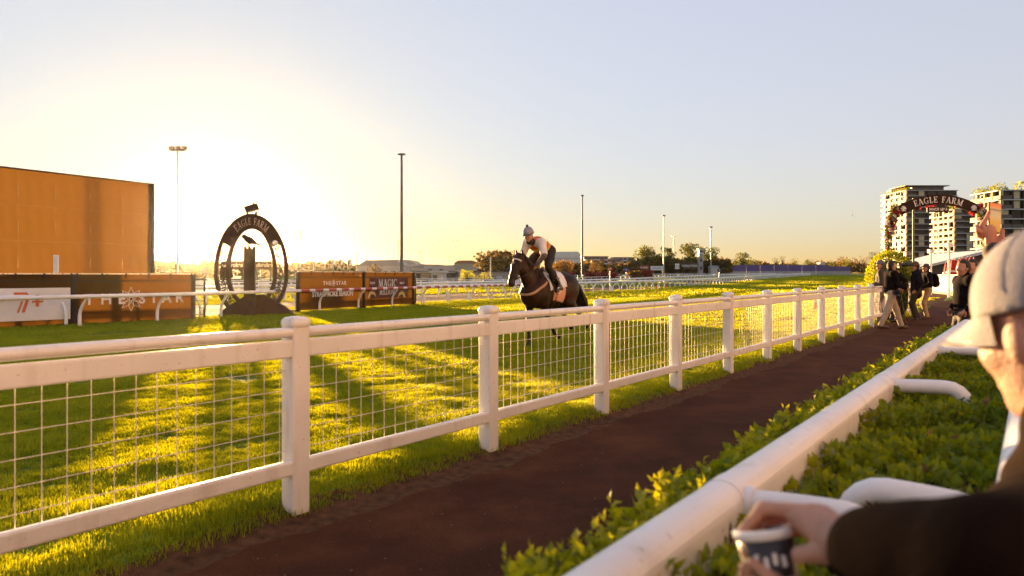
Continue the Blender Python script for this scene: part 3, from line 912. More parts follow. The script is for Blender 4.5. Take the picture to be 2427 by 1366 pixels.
for k, poly in enumerate([[(150, 473), (312, 470), (272, 526), (178, 528)], [(314, 470), (352, 524), (288, 712), (250, 713), (300, 560), (275, 526)], [(192, 718), (216, 717), (270, 575), (244, 580)],
                          [(417, 502), (459, 502), (459, 640), (417, 642)], [(372, 571), (416, 571), (416, 594), (372, 595)], [(460, 569), (507, 568), (507, 592), (460, 593)]]):
    m.prism([lp(*zz(*q)) for q in poly], (0, -0.083 - 0.001 * k, 0), (1, 0, 0), (0, 0, 1), (0, -0.008, 0))
m.build('printed_logo', ORG, bd)
cz = L1.z(320, 709); hl = L1.z(320, 697) - L1.z(320, 721)
for txt, pxc in (('THE', 249), ('STAR', 382)):
    lettering(txt, hl * 1.42, LETW, h1, (L1.x(pxc), -0.035, cz), spacing=1.75 if txt == 'THE' else 1.55, bold=0.012)
m = MB(); star_logo(m, L1.x(310), cz, 0.5, -0.03); m.build('star_emblem', LETW, h1)

L2 = Line(706, 37.6, 980, 47.2)
h2 = hoarding('glare-tinted hoarding with two banners reading STRADBROKE SEASON and MAGIC MILLIONS', L2, [0, L2.x(862), L2.L], 2.12, 0.10)
cx = L2.x(791)
hz = L2.z(791, 672)
for txt, px in (('THE', 774), ('STAR', 808)):
    lettering(txt, 0.30, LETW, h2, (L2.x(px), -0.035, hz), spacing=1.35, bold=0.006)
m = MB(); star_logo(m, L2.x(789), hz, 0.19, -0.03, w=0.012); m.build('star_emblem', LETW, h2)
def two_line(mb, txt): pass
lettering('STRADBROKE SEASON', 0.40, LETW, h2, (L2.x(789), -0.035, L2.z(789, 697)), spacing=1.0, bold=0.014, sx=0.84)
MAUVE = pm('mauve_print', (0.16, 0.085, 0.085), rough=0.7, var=0.12, scale=2, transl=0.5, tcol=(0.22, 0.14, 0.12))
x0, x1 = L2.x(874), L2.x(966)
b0, b1 = L2.z(920, 706), L2.z(920, 659)
bn = sheet(x0, x1, b0, b1, -0.045, .008).build('banner', MAUVE, h2)
tag(bn, 'dull mauve banner with pale serif lettering')
def flat_map(cx, cz, h, y):
    return lambda u, v, d: Vector((cx + u * h, y - d, cz + (v - 0.5) * h))
m = MB(); serif_word(m, 'MAGIC', flat_map(L2.x(917), L2.z(917, 671), 0.46, -0.06), stretch=0.95); m.build('lettering', LETW, bn)
m = MB(); serif_word(m, 'MILLIONS', flat_map(L2.x(917), L2.z(917, 692), 0.34, -0.06), stretch=0.8); m.build('lettering', LETW, bn)
for px in (881, 951):
    m = MB(); serif_word(m, 'MAGIC', flat_map(L2.x(px), L2.z(px, 671), 0.14, -0.06), stretch=0.8); m.build('lettering', LETW, bn)
CREAM = pm('cream_print', (0.60, 0.45, 0.20), rough=0.6)
for px, sg in ((880, 1), (950, -1)):                         # pale leaping horse shapes either side
    m = MB(); X, Z = L2.x(px), L2.z(px, 698)
    m.prism([(X - .42 * sg, Z - .2), (X - .3 * sg, Z + .1), (X - .05 * sg, Z + .2), (X + .25 * sg, Z + .12), (X + .42 * sg, Z - .22), (X + .2 * sg, Z - .02), (X - .1 * sg, Z + .02), (X - .26 * sg, Z - .2)][::sg], (0, -0.058, 0), (1, 0, 0), (0, 0, 1), (0, -0.008, 0))
    m.build('printed_emblem', CREAM, bn)
# open end frame of the second hoarding
th = h2
for x in (L2.L + 0.12, L2.L + 0.62):
    MB().box((x, 0.25, 0.95), (0.06, 0.06, 1.9)).build('end_post', DARKM, th)
for z in (0.25, 0.8, 1.35, 1.85):
    MB().box((L2.L + 0.37, 0.25, z), (0.44, 0.05, 0.05)).build('end_rung', DARKM, th)
# ladder-like end frame of the first hoarding
for x in (L1.L + 0.14, L1.L + 0.62):
    MB().box((x, 0.2, 0.95), (0.06, 0.06, 1.9)).build('end_post', DARKM, h1)
for k in range(6):
    MB().box((L1.L + 0.38, 0.2, 0.2 + 0.32 * k), (0.42, 0.05, 0.05)).build('end_rung', DARKM, h1)

# big screen, its translucent cover added to hold the sun glare
LS = Line(-160, 35.2, 361, 45.0)
sc = thing('big_screen', 'huge glare-tinted big screen rising behind the left hoarding', 'screen', LS.a, LS.rz)
top = LS.z(361, 438); bot = LS.z(361, 655)
NX, NZ = 6, 3
for i in range(NX):
    for j in range(NZ):
        w_, h_ = LS.L / NX, (top - bot) / NZ
        sheet(w_ * i + .001, w_ * (i + 1) - .001, bot + h_ * j + .001, bot + h_ * (j + 1) - .001, 0.0, .02).build('glare_panel', GLARE_SCREEN, sc)
for k in range(1, 5):
    pass
for x in (0.0, LS.L):
    MB().box((x, 0.1, top / 2), (0.16, 0.4, top + 0.04)).build('edge_post', DARKM, sc)
MB().box((LS.L / 2, 0.1, top + 0.03), (LS.L + 0.16, 0.4, 0.06)).build('top_edge', DARKM, sc)
for x in (1.5, LS.L / 2, LS.L - 1.5):
    MB().box((x, 0.5, bot / 2), (0.4, 0.4, bot)).build('leg', DARKM, sc)
for z in (LS.z(361, 468), ):
    MB().beam((LS.L, 0.2, z), (LS.L + 0.55, 0.2, z - 0.02), 0.05, 0.04).build('bracket', DARKM, sc)
# white marker post standing between the screen and the hoarding
mk = MB().box((0, 0, 0.55 * 2.6), (0.16, 0.16, 2.9)).build('marker_post', RAILW)
mk.location = (xa(133, 33.0), 33.0, gz(xa(133, 33.0), 33.0)); tag(mk, 'slim white marker post in front of the big glare-tinted screen', 'post')

# winning post arch
AY = 35.2
ax = xa(597, AY)
az = gz(ax, AY)
ARCHM = pm('arch_dark', (0.060, 0.034, 0.018), rough=0.55, var=0.3, scale=4, bump=0.1, spec=0.3)
wa = thing('winning_arch', 'dark oval winning arch with EAGLE FARM lettering and scrollwork sides', 'arch', (ax, AY, az), R(14))
SCL = AY / F_PX
ZC = 1.43 - az + (HY - 648) * SCL
A_O, B_T, B_B = 83 * SCL, 140 * SCL, 108 * SCL
def oval(a, inset):
    c, s_ = math.cos(a), math.sin(a)
    return ((A_O - inset) * c, ZC + ((B_T if s_ > 0 else B_B) - inset) * s_)
def oval_band(mb, a0, a1, i0, i1, y0, y1, n):
    rows = []
    for k in range(n + 1):
        a = R(a0 + (a1 - a0) * k / n)
        (x0, z0), (x1, z1) = oval(a, i0), oval(a, i1)
        rows.append([(x0, y0, z0), (x1, y0, z1), (x1, y1, z1), (x0, y1, z0)])
    vs = [v for r_ in rows for v in r_]
    fs = [(4*k + j, 4*k + (j+1) % 4, 4*(k+1) + (j+1) % 4, 4*(k+1) + j) for k in range(n) for j in range(4)]
    mb.add(vs, fs + [(0, 1, 2, 3), (4*n+3, 4*n+2, 4*n+1, 4*n)])
BW = 0.72
for (y0, y1) in ((-0.22, -0.14), (0.10, 0.18)):
    m = MB(); oval_band(m, -62, 242, 0, 0.17, y0, y1, 72); m.build('outer_rim', ARCHM, wa)
    m = MB(); oval_band(m, -62, 242, BW - 0.18, BW, y0, y1, 72); m.build('inner_rim', ARCHM, wa)
m = MB(); oval_band(m, 33, 147, 0.17, BW - 0.18, -0.2, 0.16, 40); m.build('sign_band', ARCHM, wa)
gs = random.Random(4)
for side in (0, 1):                                          # scrolled ironwork between the rims
    for k in range(26):
        a = R(-55 + 86 * k / 25)
        if side: a = math.pi - a
        (x0, z0) = oval(a, BW / 2)
        r0 = gs.uniform(0.09, 0.18); ph = gs.uniform(0, 6.28); tw = gs.choice((-1, 1))
        pts = [(x0 + r0 * (1 - .75 * j / 14) * math.cos(ph + tw * j * 0.42), -0.18, z0 + r0 * (1 - .75 * j / 14) * math.sin(ph + tw * j * 0.42)) for j in range(15)]
        m = MB(); m.tube(pts, 0.018, 5)
        b = gs.uniform(-.15, .15)
        m.tube([oval(a + b, 0.1)[0:1] + (-0.181,) + oval(a + b, 0.1)[1:], (pts[0][0], -0.181, pts[0][2])], 0.016, 5)
        m.tube([oval(a - b, BW - 0.1)[0:1] + (-0.182,) + oval(a - b, BW - 0.1)[1:], (pts[4][0], -0.182, pts[4][2])], 0.016, 5)
        m.build('scroll', ARCHM, wa)
def oval_map(u, v, d):
    a = math.pi / 2 - u * 0.36 / (B_T - 0.4) 
    x, z = oval(a, BW - 0.19 - v * 0.34)
    return Vector((x, -0.205 - d, z))
m = MB(); serif_word(m, 'EAGLE FARM', oval_map, stretch=0.92, gap=0.12); m.build('lettering', pm('letter_tan', (0.45, 0.33, 0.24), rough=0.5), wa)
m = MB(); m.lathe([(0, 0), (0.13, 0), (0.13, 0.03), (0, 0.031)], n=10)
bdg = m.build('badge', LETW, wa); bdg.rotation_euler = (R(90), 0, 0); q = oval(R(36), BW / 2); bdg.location = (q[0], -0.2, q[1])
# floodlight on the crown of the arch
m = MB(); m.box((0, 0, 0.32), (0.62, 0.5, 0.3), Matrix.Rotation(R(-18), 3, 'Y')); m.box((-0.2, 0, 0.08), (0.08, 0.3, 0.2)); m.box((0.2, 0, 0.06), (0.08, 0.3, 0.2)); m.box((0.08, 0, 0.52), (0.06, 0.06, 0.22))
fl = m.build('floodlight', ARCHM, wa); fl.location = (0, 0, ZC + B_T - 0.03)
# plinth
m = MB(); zb = 0.0
m.prism([(-1.55, 0), (2.0, 0), (1.55, 0.42), (0.6, 1.0), (-0.2, 1.0), (-1.2, 0.35)], (0, -0.35, zb), (1, 0, 0), (0, 0, 1), (0, 0.7, 0)); m.build('plinth', ARCHM, wa)
# square winning post with its notched top
wp = thing('winning_post', 'square dark winning post with notched top inside the oval arch', 'post', (xa(592, AY - 0.9), AY - 0.9, gz(xa(592, AY - 0.9), AY - 0.9)), R(14))
hp = 1.43 + (HY - 590) * (AY - 0.9) / F_PX - wp.location.z
MB().box((0, 0, hp / 2), (0.5, 0.5, hp)).build('shaft', ARCHM, wp)
for dx in (-0.2, 0.0, 0.2):
    MB().box((dx, -0.16, hp + 0.05), (0.1, 0.1, 0.12)).build('notch', ARCHM, wp)
    MB().box((dx, 0.16, hp + 0.05), (0.1, 0.1, 0.12)).build('notch', ARCHM, wp)
# ------------------------------------------------------------------ light masts
STEEL = pm('mast_steel', (0.42, 0.40, 0.38), rough=0.4, var=0.1, scale=2, metal=0.4)
DKMAST = pm('mast_dark', (0.10, 0.09, 0.09), rough=0.5, var=0.1, scale=2, metal=0.2)
def zg(px, Y): return gz(xa(px, Y), Y)
def mast(label, px, ytop, Y, r0, r1, head, mat=STEEL, group=None):
    x = xa(px, Y); z0 = gz(x, Y); h = CAM_H + (HY - ytop) / F_PX * Y - z0
    t = thing('light_mast', label, 'mast', (x, Y, z0), 0, group)
    MB().tube([(0, 0, -0.5), (0, 0, h * .5), (0, 0, h)], [r0, (r0 + r1) / 2, r1], 10).build('pole', mat, t)
    u = Y / F_PX
    if head == 'flood3':
        MB().beam((-16 * u, 0, h + 1 * u), (16 * u, 0, h + 1 * u), 0.3, 0.25).build('cross_arm', DKMAST, t)
        for k, dx in enumerate((-14, 1, 16)):
            m = MB(); m.box((0, 0, 0), (11 * u, 0.5, 8.5 * u), Matrix.Rotation(R(-20), 3, 'X') @ Matrix.Rotation(R(10 * (k - 1)), 3, 'Z')); o = m.build('floodlight', pm('flood_box', (0.25, 0.2, 0.15), rough=0.4), t); o.location = (dx * u, 0, h + 6 * u)
            MB().box((dx * u, 0, h + 1.6 * u), (0.25, 0.25, 1.4 * u)).build('bracket', DKMAST, t)
    elif head == 'ring':
        for dx in (-7, -2.5, 2.5, 7):
            m = MB(); m.box((0, 0, 0), (4.2 * u, 0.6, 2.0 * u), Matrix.Rotation(R(-30 if dx < 0 else 20), 3, 'Y')); o = m.build('floodlight', DKMAST, t); o.location = (dx * u, 0, h + (1.2 if abs(dx) < 5 else .3) * u)
        MB().beam((-8 * u, 0, h - 0.8 * u), (8 * u, 0, h - 0.8 * u), 0.3, 0.2).build('cross_arm', DKMAST, t)
    elif head == 'cap':
        m = MB(); m.lathe([(0.0, .9), (2.6, .7), (3.0, 0.0), (2.2, -.6), (0, -.7)], n=10); o = m.build('lamp_head', DKMAST, t); o.location = (0, 0, h); o.scale = (u * 1.5, u * 1.5, u * 2.2)
    elif head == 'T':
        MB().beam((-5 * u, 0, h), (5 * u, 0, h), 0.12, 0.12).build('cross_arm', mat, t)
        for dx in (-4.4, 4.4):
            MB().box((dx * u, 0, h + 0.4 * u), (2.4 * u, 0.4, 0.9 * u)).build('lamp_head', mat, t)
    elif head == 'L':
        MB().beam((0, 0, h), (-5 * u, 0, h + 0.2 * u), 0.12, 0.12).build('arm', mat, t)
        MB().box((-5 * u, 0, h + 0.1 * u), (2.5 * u, 0.4, 0.7 * u)).build('lamp_head', mat, t)
    return t
mast('tall floodlight mast with three square lamps, beside the big screen', 421, 358, 133, 0.22, 0.12, 'flood3')
mast('tall dark mast behind the second hoarding, left of the horse', 952, 366, 138, 0.34, 0.20, 'ring', DKMAST)
mast('slim dark mast right of the jockey', 1380, 464, 205, 0.34, 0.18, 'cap', DKMAST)
mast('slim sunlit mast by the left group of trees', 1573, 512, 270, 0.27, 0.16, 'cap')
mast('sunlit mast right of the observation tower', 1685, 539, 330, 0.3, 0.2, 'cap')
mast('pale short mast between the two tree groups', 1597, 560, 390, 0.26, 0.2, 'T')
mast('street lamp with one arm left of the second hoarding', 713, 549, 150, 0.14, 0.09, 'L', DKMAST)
for i, (px, yt, Y, hd) in enumerate([(743, 593, 260, 'T'), (770, 604, 280, 'T'), (845, 597, 260, 'T'), (868, 608, 300, 'T'), (943, 570, 240, 'T'), (995, 597, 250, 'T'), (1065, 611, 330, 'T'), (1108, 618, 330, 'T'), (1300, 569, 300, 'T'), (1163, 612, 120, 'L'), (617, 575, 220, 'T')]):
    nm = ['leftmost', 'second', 'third', 'fourth', 'fifth', 'sixth', 'seventh', 'eighth', 'ninth', 'tenth', 'eleventh']
    lab = {743: 'thin T-shaped lamp post just right of the one-armed street lamp', 770: 'thin T-shaped lamp post left of the hanging flags', 845: 'thin T-shaped lamp post right of the hanging flags', 868: 'faint short lamp post over the grey roofs',
           943: 'pale lamp post close to the left side of the tall dark mast', 995: 'T-shaped lamp post above the hoarding right end', 1065: 'faint lamp post above the flat sheds', 1108: 'low lamp post on the green shed roof line', 1300: 'thin lamp post behind the rider back',
           1163: 'pale wooden post in front of the dark tree by the horse head', 617: 'thin lamp post seen through the oval arch'}[px]
    mast(lab, px, yt, Y, 0.16, 0.1, hd)

# ------------------------------------------------------------------ trees
BARK = pm('bark', (0.06, 0.04, 0.028), rough=0.9, var=0.3, scale=6, bump=0.6)
TREE_L = blade_material('tree_leaf', (0.03, 0.055, 0.010), (0.085, 0.11, 0.018), 0.35)
TREE_O = blade_material('tree_leaf_olive', (0.05, 0.05, 0.012), (0.12, 0.10, 0.02), 0.4)
def tree(name, label, x, y, w, h, seed, open_=0.5, leafL=None, mat=None, n=900, trunk=0.28, group=None):
    """crown w wide on a trunk, top at h; open_ sets how much sky shows between the clumps"""
    g = np.random.default_rng(seed)
    z0 = gz(x, y)
    t = thing(name, label, 'tree', (x, y, z0), 0, group)
    m = MB(); hb = h * trunk
    m.tube([(0, 0, -0.3), (0.02 * w, 0, hb * .6), (0, 0, hb), (0.02 * w, 0.02 * w, h * .75)], [w * .03 + .1, w * .024 + .08, w * .02 + .06, w * .006 + .02], 7)
    ncl = int(10 + 14 * (1 - open_) + w)
    cl = []
    for k in range(ncl):
        a = g.uniform(0, 6.283); rr_ = math.sqrt(g.uniform(0, 1)) * w * 0.42
        zc = hb + (h - hb) * g.uniform(0.12, 0.9)
        lim = math.sqrt(max(0.05, 1 - ((zc - hb - (h - hb) * .42) / ((h - hb) * .6)) ** 2))
        c = np.array([rr_ * lim * math.cos(a), rr_ * lim * math.sin(a), zc]); cl.append(c)
        m.tube([(0, 0, hb * g.uniform(.8, 1.3)), tuple(c * np.array([.5, .5, 1]) * np.array([1, 1, .82])), tuple(c)], [w * .012 + .04, w * .007 + .03, .015], 5, caps=False)
    m.build('trunk', BARK, t)
    cl = np.array(cl); cr = w * (0.20 - 0.07 * open_)
    P, N = [], []
    per = n // ncl
    for c in cl:
        q = g.normal(0, 1, (per, 3)); q /= np.linalg.norm(q, axis=1)[:, None]
        rad = cr * g.uniform(.55, 1.25) * g.uniform(0.35, 1, (per, 1)) ** 0.5
        P.append(c + q * rad * np.array([1, 1, .7])); N.append(q + np.array([0, 0, .25]))
    P, N = np.concatenate(P), np.concatenate(N)
    P[:, 2] = np.clip(P[:, 2], hb * .5, h)
    L = leafL or w * 0.05
    o = leaf_cloud('crown', P, N, L, seed + 1, mat or TREE_L, t, wid=0.7)
    o['kind'] = 'stuff'
    return t
def tree_px(label, px0, px1, ytop, Y, seed, name='tree', group=None, **kw):
    w = (px1 - px0) / F_PX * Y; x = xa((px0 + px1) / 2, Y); h = CAM_H + (HY - ytop) / F_PX * Y - gz(x, Y)
    return tree(name, label, x, Y, w, h, seed, group=group, **kw)
G1 = 'trees across the infield'
tree_px('broad open-crowned tree left of the pale mast', 1500, 1562, 584, 330, 31, open_=.85, n=1755, trunk=.35, leafL=0.62)
tree_px('open-crowned tree right behind the sunlit mast', 1545, 1606, 586, 335, 32, open_=.9, n=1620, trunk=.35, leafL=0.62)
tree_px('tall spreading tree left of the observation tower', 1604, 1668, 575, 335, 33, open_=.75, n=2025, trunk=.3, leafL=0.62)
tree_px('open tree right of the observation tower', 1650, 1716, 586, 340, 34, open_=.8, n=1755, trunk=.3, leafL=0.62)
tree_px('round open tree above the white board on the purple fence', 1733, 1784, 598, 360, 35, open_=.8, n=1215, trunk=.3, leafL=0.62)
tree_px('big dark tree behind the horse head', 1128, 1248, 602, 190, 36, open_=.1, n=2600, trunk=.12, mat=TREE_O, leafL=0.9)
tree_px('dense olive tree left of the slim dark mast', 1302, 1368, 618, 230, 37, open_=.0, n=1600, trunk=.1, mat=TREE_O)
tree_px('small brown tree in front of the brick flats', 1393, 1432, 620, 240, 38, open_=.3, n=900, trunk=.2, mat=TREE_O)
tree_px('dark round tree at the left foot of the open trees', 1500, 1526, 602, 300, 39, open_=.1, n=800, trunk=.15)
tree_px('dense tree standing behind the purple fence', 1826, 1853, 609, 430, 40, open_=.0, n=800, trunk=.15)
tree_px('two-stemmed thin tree behind the purple fence', 1846, 1864, 604, 440, 41, open_=.95, n=260, trunk=.4)
tree_px('wide flat-topped dark tree behind the purple fence', 1864, 1898, 612, 440, 42, open_=.0, n=900, trunk=.1)
tree_px('leafy tree in the row right of the flat-topped one', 1902, 1945, 616, 450, 43, open_=.2, n=900, trunk=.12)
tree_px('dark hedge-like tree in front of the white shed', 1956, 1985, 616, 450, 44, open_=.0, n=800, trunk=.1)
tree_px('yellow-green tree among the far dark trees', 1996, 2018, 611, 420, 45, open_=.2, n=700, trunk=.15, mat=LEAF)
tree_px('bare-looking pale tree near the tower foot', 2032, 2062, 602, 430, 46, open_=.9, n=500, trunk=.25, mat=TREE_O)
tree_px('dark tree beside the tower foot', 2056, 2090, 596, 420, 47, open_=.5, n=900, trunk=.3)
tree_px('brown tree left of the bare-looking one', 1980, 2036, 610, 460, 48, open_=.5, n=900, trunk=.15, mat=TREE_O)
tree_px('dark dense tree left of the white board', 1758, 1806, 616, 380, 49, open_=.0, n=900, trunk=.1)
tree_px('backlit tree right of the big screen', 358, 418, 618, 210, 50, open_=.1, n=1400, trunk=.12, mat=TREE_O)
tree_px('backlit tree left of the oval arch near the sun', 430, 470, 622, 215, 51, open_=.2, n=1100, trunk=.12, mat=TREE_O)
tree_px('backlit spreading tree half behind the oval arch', 458, 520, 617, 220, 52, open_=.4, n=1200, trunk=.15, mat=TREE_O)
tree_px('small round tree left of the one-armed street lamp', 684, 712, 625, 260, 53, open_=.1, n=700, trunk=.12, mat=TREE_O)
tree_px('small round tree right of the one-armed street lamp', 730, 760, 626, 260, 54, open_=.1, n=700, trunk=.12, mat=TREE_O)
tree_px('low tree above the left end of the second hoarding', 760, 790, 630, 260, 55, open_=.1, n=700, trunk=.12, mat=TREE_O)
tree_px('autumn-coloured tree above the middle of the second hoarding', 862, 912, 628, 170, 56, open_=.2, n=1300, trunk=.1, mat=TREE_O)
tree_px('leafy shrub at the edge of the sand track beside the horse nose', 1083, 1128, 640, 120, 57, open_=.2, n=900, trunk=.08, mat=LEAF, name='shrub')
tree_px('low green shrub right of the leafy one', 1128, 1168, 645, 118, 58, open_=.2, n=700, trunk=.08, mat=LEAF, name='shrub')
# dense far woods that read as one dark mass
def far_woods(name, label, spans, seed, mat):
    g = np.random.default_rng(seed); P, N = [], []
    for px0, px1, y0, Y, n in spans:
        px = g.uniform(px0, px1, n); YY = Y + g.uniform(-12, 12, n)
        X = (px - CX) / F_PX * YY
        top = CAM_H + (HY - (y0 + 2.6 * np.sin(px * .031) + 2.2 * np.sin(px * .083 + 1) + 1.2 * np.sin(px * .19))) / F_PX * YY
        zb = np.array([gz(a, b) for a, b in zip(X, YY)])
        z = zb + (top - zb) * g.uniform(0, 1, n) ** .6
        P.append(np.stack([X, YY, z], 1)); N.append(g.normal(0, 1, (n, 3)) + np.array([0, -.4, .4]))
    P, N = np.concatenate(P), np.concatenate(N)
    o = leaf_cloud(name, P, N, 2.3, seed, mat, None, wid=0.8)
    tag(o, label, 'trees', kind='stuff')
far_woods('far_trees', 'dark belt of far trees below the open crowns', [(1490, 1730, 622, 350, 3200), (1700, 1830, 630, 450, 1200), (1805, 2085, 628, 540, 2600), (1310, 1500, 634, 300, 1600), (640, 1000, 634, 300, 2600), (330, 640, 634, 260, 2400), (1000, 1310, 640, 300, 1500)], 61, TREE_O)
# flower hedges in the infield
FLW = pm('flower_red', (0.25, 0.05, 0.03), rough=0.8, var=0.5, scale=4)
for i, (a, b, yt, Y, lab) in enumerate([(1308, 1360, 648, 150, 'low dark red flower bed behind the rider boot'), (1390, 1422, 648, 160, 'low red flower bed right of the slim dark mast'), (1428, 1460, 649, 165, 'low dark flower bed under the red number disc'), (1486, 1520, 645, 180, 'dark hedge bed under the blue number board'), (1522, 1546, 643, 180, 'rusty red hedge bed below the red advertising board')]):
    g = np.random.default_rng(70 + i); n = 500
    x0, x1 = xa(a, Y), xa(b, Y); zb = gz((x0 + x1) / 2, Y); zt = max(zb + .5, CAM_H + (HY - yt) / F_PX * Y)
    P = np.stack([g.uniform(x0, x1, n), Y + g.uniform(-1, 1, n), zb + (zt - zb) * g.uniform(0, 1, n) ** .6], 1)
    o = leaf_cloud('flower_bed', P, g.normal(0, 1, (n, 3)) + np.array([0, -.5, .6]), 0.5, 71 + i, FLW if i % 2 == 0 or i == 1 else TREE_O, None, wid=.9)
    tag(o, lab, 'flower bed')

# ------------------------------------------------------------------ low buildings across the infield
PAL = pm('cladding_pale', (0.50, 0.47, 0.46), rough=0.6, var=0.08, scale=.3)
GRY = pm('cladding_grey', (0.33, 0.31, 0.31), rough=0.6, var=0.1, scale=.3)
GRN = pm('cladding_green', (0.36, 0.35, 0.29), rough=0.6, var=0.08, scale=.3)
BRK = pm('brick_far', (0.26, 0.15, 0.11), rough=0.85, var=0.15, scale=.5)
DRK = pm('dark_far', (0.07, 0.05, 0.045), rough=0.7, var=0.2, scale=.5)
ROOFW = pm('roof_pale', (0.58, 0.57, 0.58), rough=0.45, var=0.06, scale=.3)
GLS = pm('glass_dark', (0.04, 0.04, 0.045), rough=0.12, var=0.2, scale=.3, spec=0.8)
CRM = pm('cream_wall', (0.56, 0.50, 0.40), rough=0.7, var=0.07, scale=.3)
def shed(label, px0, px1, yt, Y, wall=PAL, roof=ROOFW, depth=12, pitch=0.0, wins=(), band=None, name='shed', cat='building', base_y=None):
    x0, x1 = xa(px0, Y), xa(px1, Y); xc = (x0 + x1) / 2; z0 = gz(xc, Y); h = CAM_H + (HY - yt) / F_PX * Y - z0; w = x1 - x0
    t = thing(name, label, cat, (xc, Y, z0))
    MB().box((0, depth / 2, h / 2 - .5), (w, depth, h + 1)).build('wall', wall, t)
    m = MB()
    if pitch:
        m.prism([(-w / 2 - .4, 0), (w / 2 + .4, 0), (w / 2 - w * .18, pitch), (-w / 2 + w * .18, pitch)], (0, -.4, h + .003), (1, 0, 0), (0, 0, 1), (0, depth + .8, 0))
    else:
        m.box((0, depth / 2, h + .15), (w + .8, depth + .8, .3))
    m.build('roof', roof, t)
    for (fx, fz, fw, fh, mt) in wins:
        MB().box((fx * w, -0.03, fz * h), (fw * w, .12, fh * h)).build('window' if mt is GLS else 'wall_panel', mt, t)
    if band:
        MB().box((0, -0.06, h * band[0]), (w * .98, .16, h * band[1])).build('fascia', band[2], t)
    return t
W4 = lambda z, hh: [(-.375 + .25 * k, z, .16, hh, GLS) for k in range(4)]
W6 = lambda z, hh: [(-.42 + .168 * k, z, .10, hh, GLS) for k in range(6)]
shed('long pale building with a sloping grey roof behind the second hoarding', 848, 960, 631, 260, PAL, GRY, 20, 2.2, W6(.4, .3))
shed('grey hipped roof hall rising behind the tall dark mast', 905, 985, 626, 275, GRY, GRN, 20, 1.6, W4(.5, .2))
shed('pale workshop row right above the hoarding end', 975, 1040, 629, 250, PAL, ROOFW, 14, 0, W6(.45, .25), (.85, .16, GRY))
shed('low white kiosk by the sand track with a sunlit side', 1022, 1052, 646, 150, PAL, ROOFW, 6, 0, [(-.2, .5, .35, .5, GLS), (.33, .45, .25, .7, CRM)], None, 'kiosk')
shed('flat pale factory left of the green shed', 1004, 1080, 631, 245, PAL, GRY, 12, 0, [(-.3, .5, .12, .5, DRK), (.05, .5, .1, .5, DRK)], (.9, .12, ROOFW), 'factory')
shed('green ribbed shed with a dark roof left of the horse', 1077, 1130, 625, 230, GRN, BRK, 16, 1.0, [(-.42 + .105 * k, .55, .012, .8, GRY) for k in range(9)])
shed('dark low canopy building behind the running rails', 985, 1080, 644, 170, DRK, GRY, 8, 0, [(.1, .5, .2, .4, CRM), (-.25, .5, .2, .3, GLS)], (.9, .1, CRM), 'canopy_building')
shed('long low grey stable row under the dark tree', 1120, 1310, 645, 165, GRY, DRK, 8, 0, W6(.45, .35), None, 'stable_row')
shed('long white roofed grandstand beyond the rider', 1295, 1385, 611, 420, PAL, ROOFW, 20, 3.5, [(-.42 + .12 * k, .35, .08, .2, GLS) for k in range(8)], (.78, .2, ROOFW), 'grandstand')
shed('grey machine room block on the grandstand skyline', 1335, 1352, 601, 450, GRY, GRY, 10, 0, W4(.8, .06), None, 'plant_room')
def flats(label, px0, px1, yt, Y, nf, nc, wall, depth=14):
    t = shed(label, px0, px1, yt, Y, wall, GRY, depth, 0, (), None, 'low_flats')
    w = xa(px1, Y) - xa(px0, Y); h = CAM_H + (HY - yt) / F_PX * Y - gz((xa(px0, Y) + xa(px1, Y)) / 2, Y)
    me = MB().box((0, 0, 0), (w / nc * .55, .2, h / nf * .5)).mesh('window'); me.materials.append(GLS)
    mb = MB().box((0, 0, 0), (w / nc * .8, 1.0, h / nf * .28)).mesh('balcony'); mb.materials.append(ROOFW)
    for i in range(nf):
        for j in range(nc):
            o = link('window', me, None, t); o.location = (-w / 2 + w * (j + .5) / nc, -.05, h * (i + .58) / nf)
            if (j + i * 0) % 3 != 1:
                o = link('balcony', mb, None, t); o.location = (-w / 2 + w * (j + .5) / nc, -.5, h * (i + .18) / nf)
    return t
flats('brick block of flats with white balconies right of the slim dark mast', 1384, 1441, 609, 330, 5, 6, BRK)
flats('grey stepped block of flats left of the open trees', 1455, 1498, 611, 380, 5, 4, GRY)
flats('low brown block between the two blocks of flats', 1438, 1470, 615, 350, 4, 3, BRK)
# boards in the infield
def board(label, px0, px1, y0, y1, Y, mat, txt=None, tmat=LETW, sz=.6, name='advertising_board', sx=1.0):
    x0, x1 = xa(px0, Y), xa(px1, Y); zt = CAM_H + (HY - y0) / F_PX * Y; zb = CAM_H + (HY - y1) / F_PX * Y; z0 = gz((x0 + x1) / 2, Y)
    t = thing(name, label, 'board', ((x0 + x1) / 2, Y, z0))
    MB().box((0, 0, (zt + zb) / 2 - z0), (x1 - x0, .25, zt - zb)).build('panel', mat, t)
    if zb > z0 + .1:
        for sx_ in (-.42, .42):
            MB().box((sx_ * (x1 - x0), .1, (zb - z0) / 2), (.25, .2, zb - z0)).build('leg', DRK, t)
    else:
        MB().box((0, .2, .15), (x1 - x0, .3, .3)).build('foot', DRK, t)
    if txt:
        lettering(txt, (zt - zb) * sz, tmat, t, (0, -.16, (zt + zb) / 2 - z0), bold=.02, sx=sx)
    return t
YEL = pm('board_yellow', (0.45, 0.36, 0.16), rough=.6); REDB = pm('board_red', (0.42, 0.10, 0.06), rough=.6); BLU = pm('board_blue', (0.05, 0.06, 0.28), rough=.6); PUR = pm('hoarding_purple', (0.11, 0.075, 0.22), rough=.7, var=.12, scale=.2)
board('yellow board with dark windows left of the dark advertising board', 1450, 1473, 630, 639, 300, YEL, 'EEE', DRK, .7)
board('dark board reading THE STAR across the infield', 1477, 1504, 631, 639, 300, DRK, 'THE STAR', LETW, .6, sx=.9)
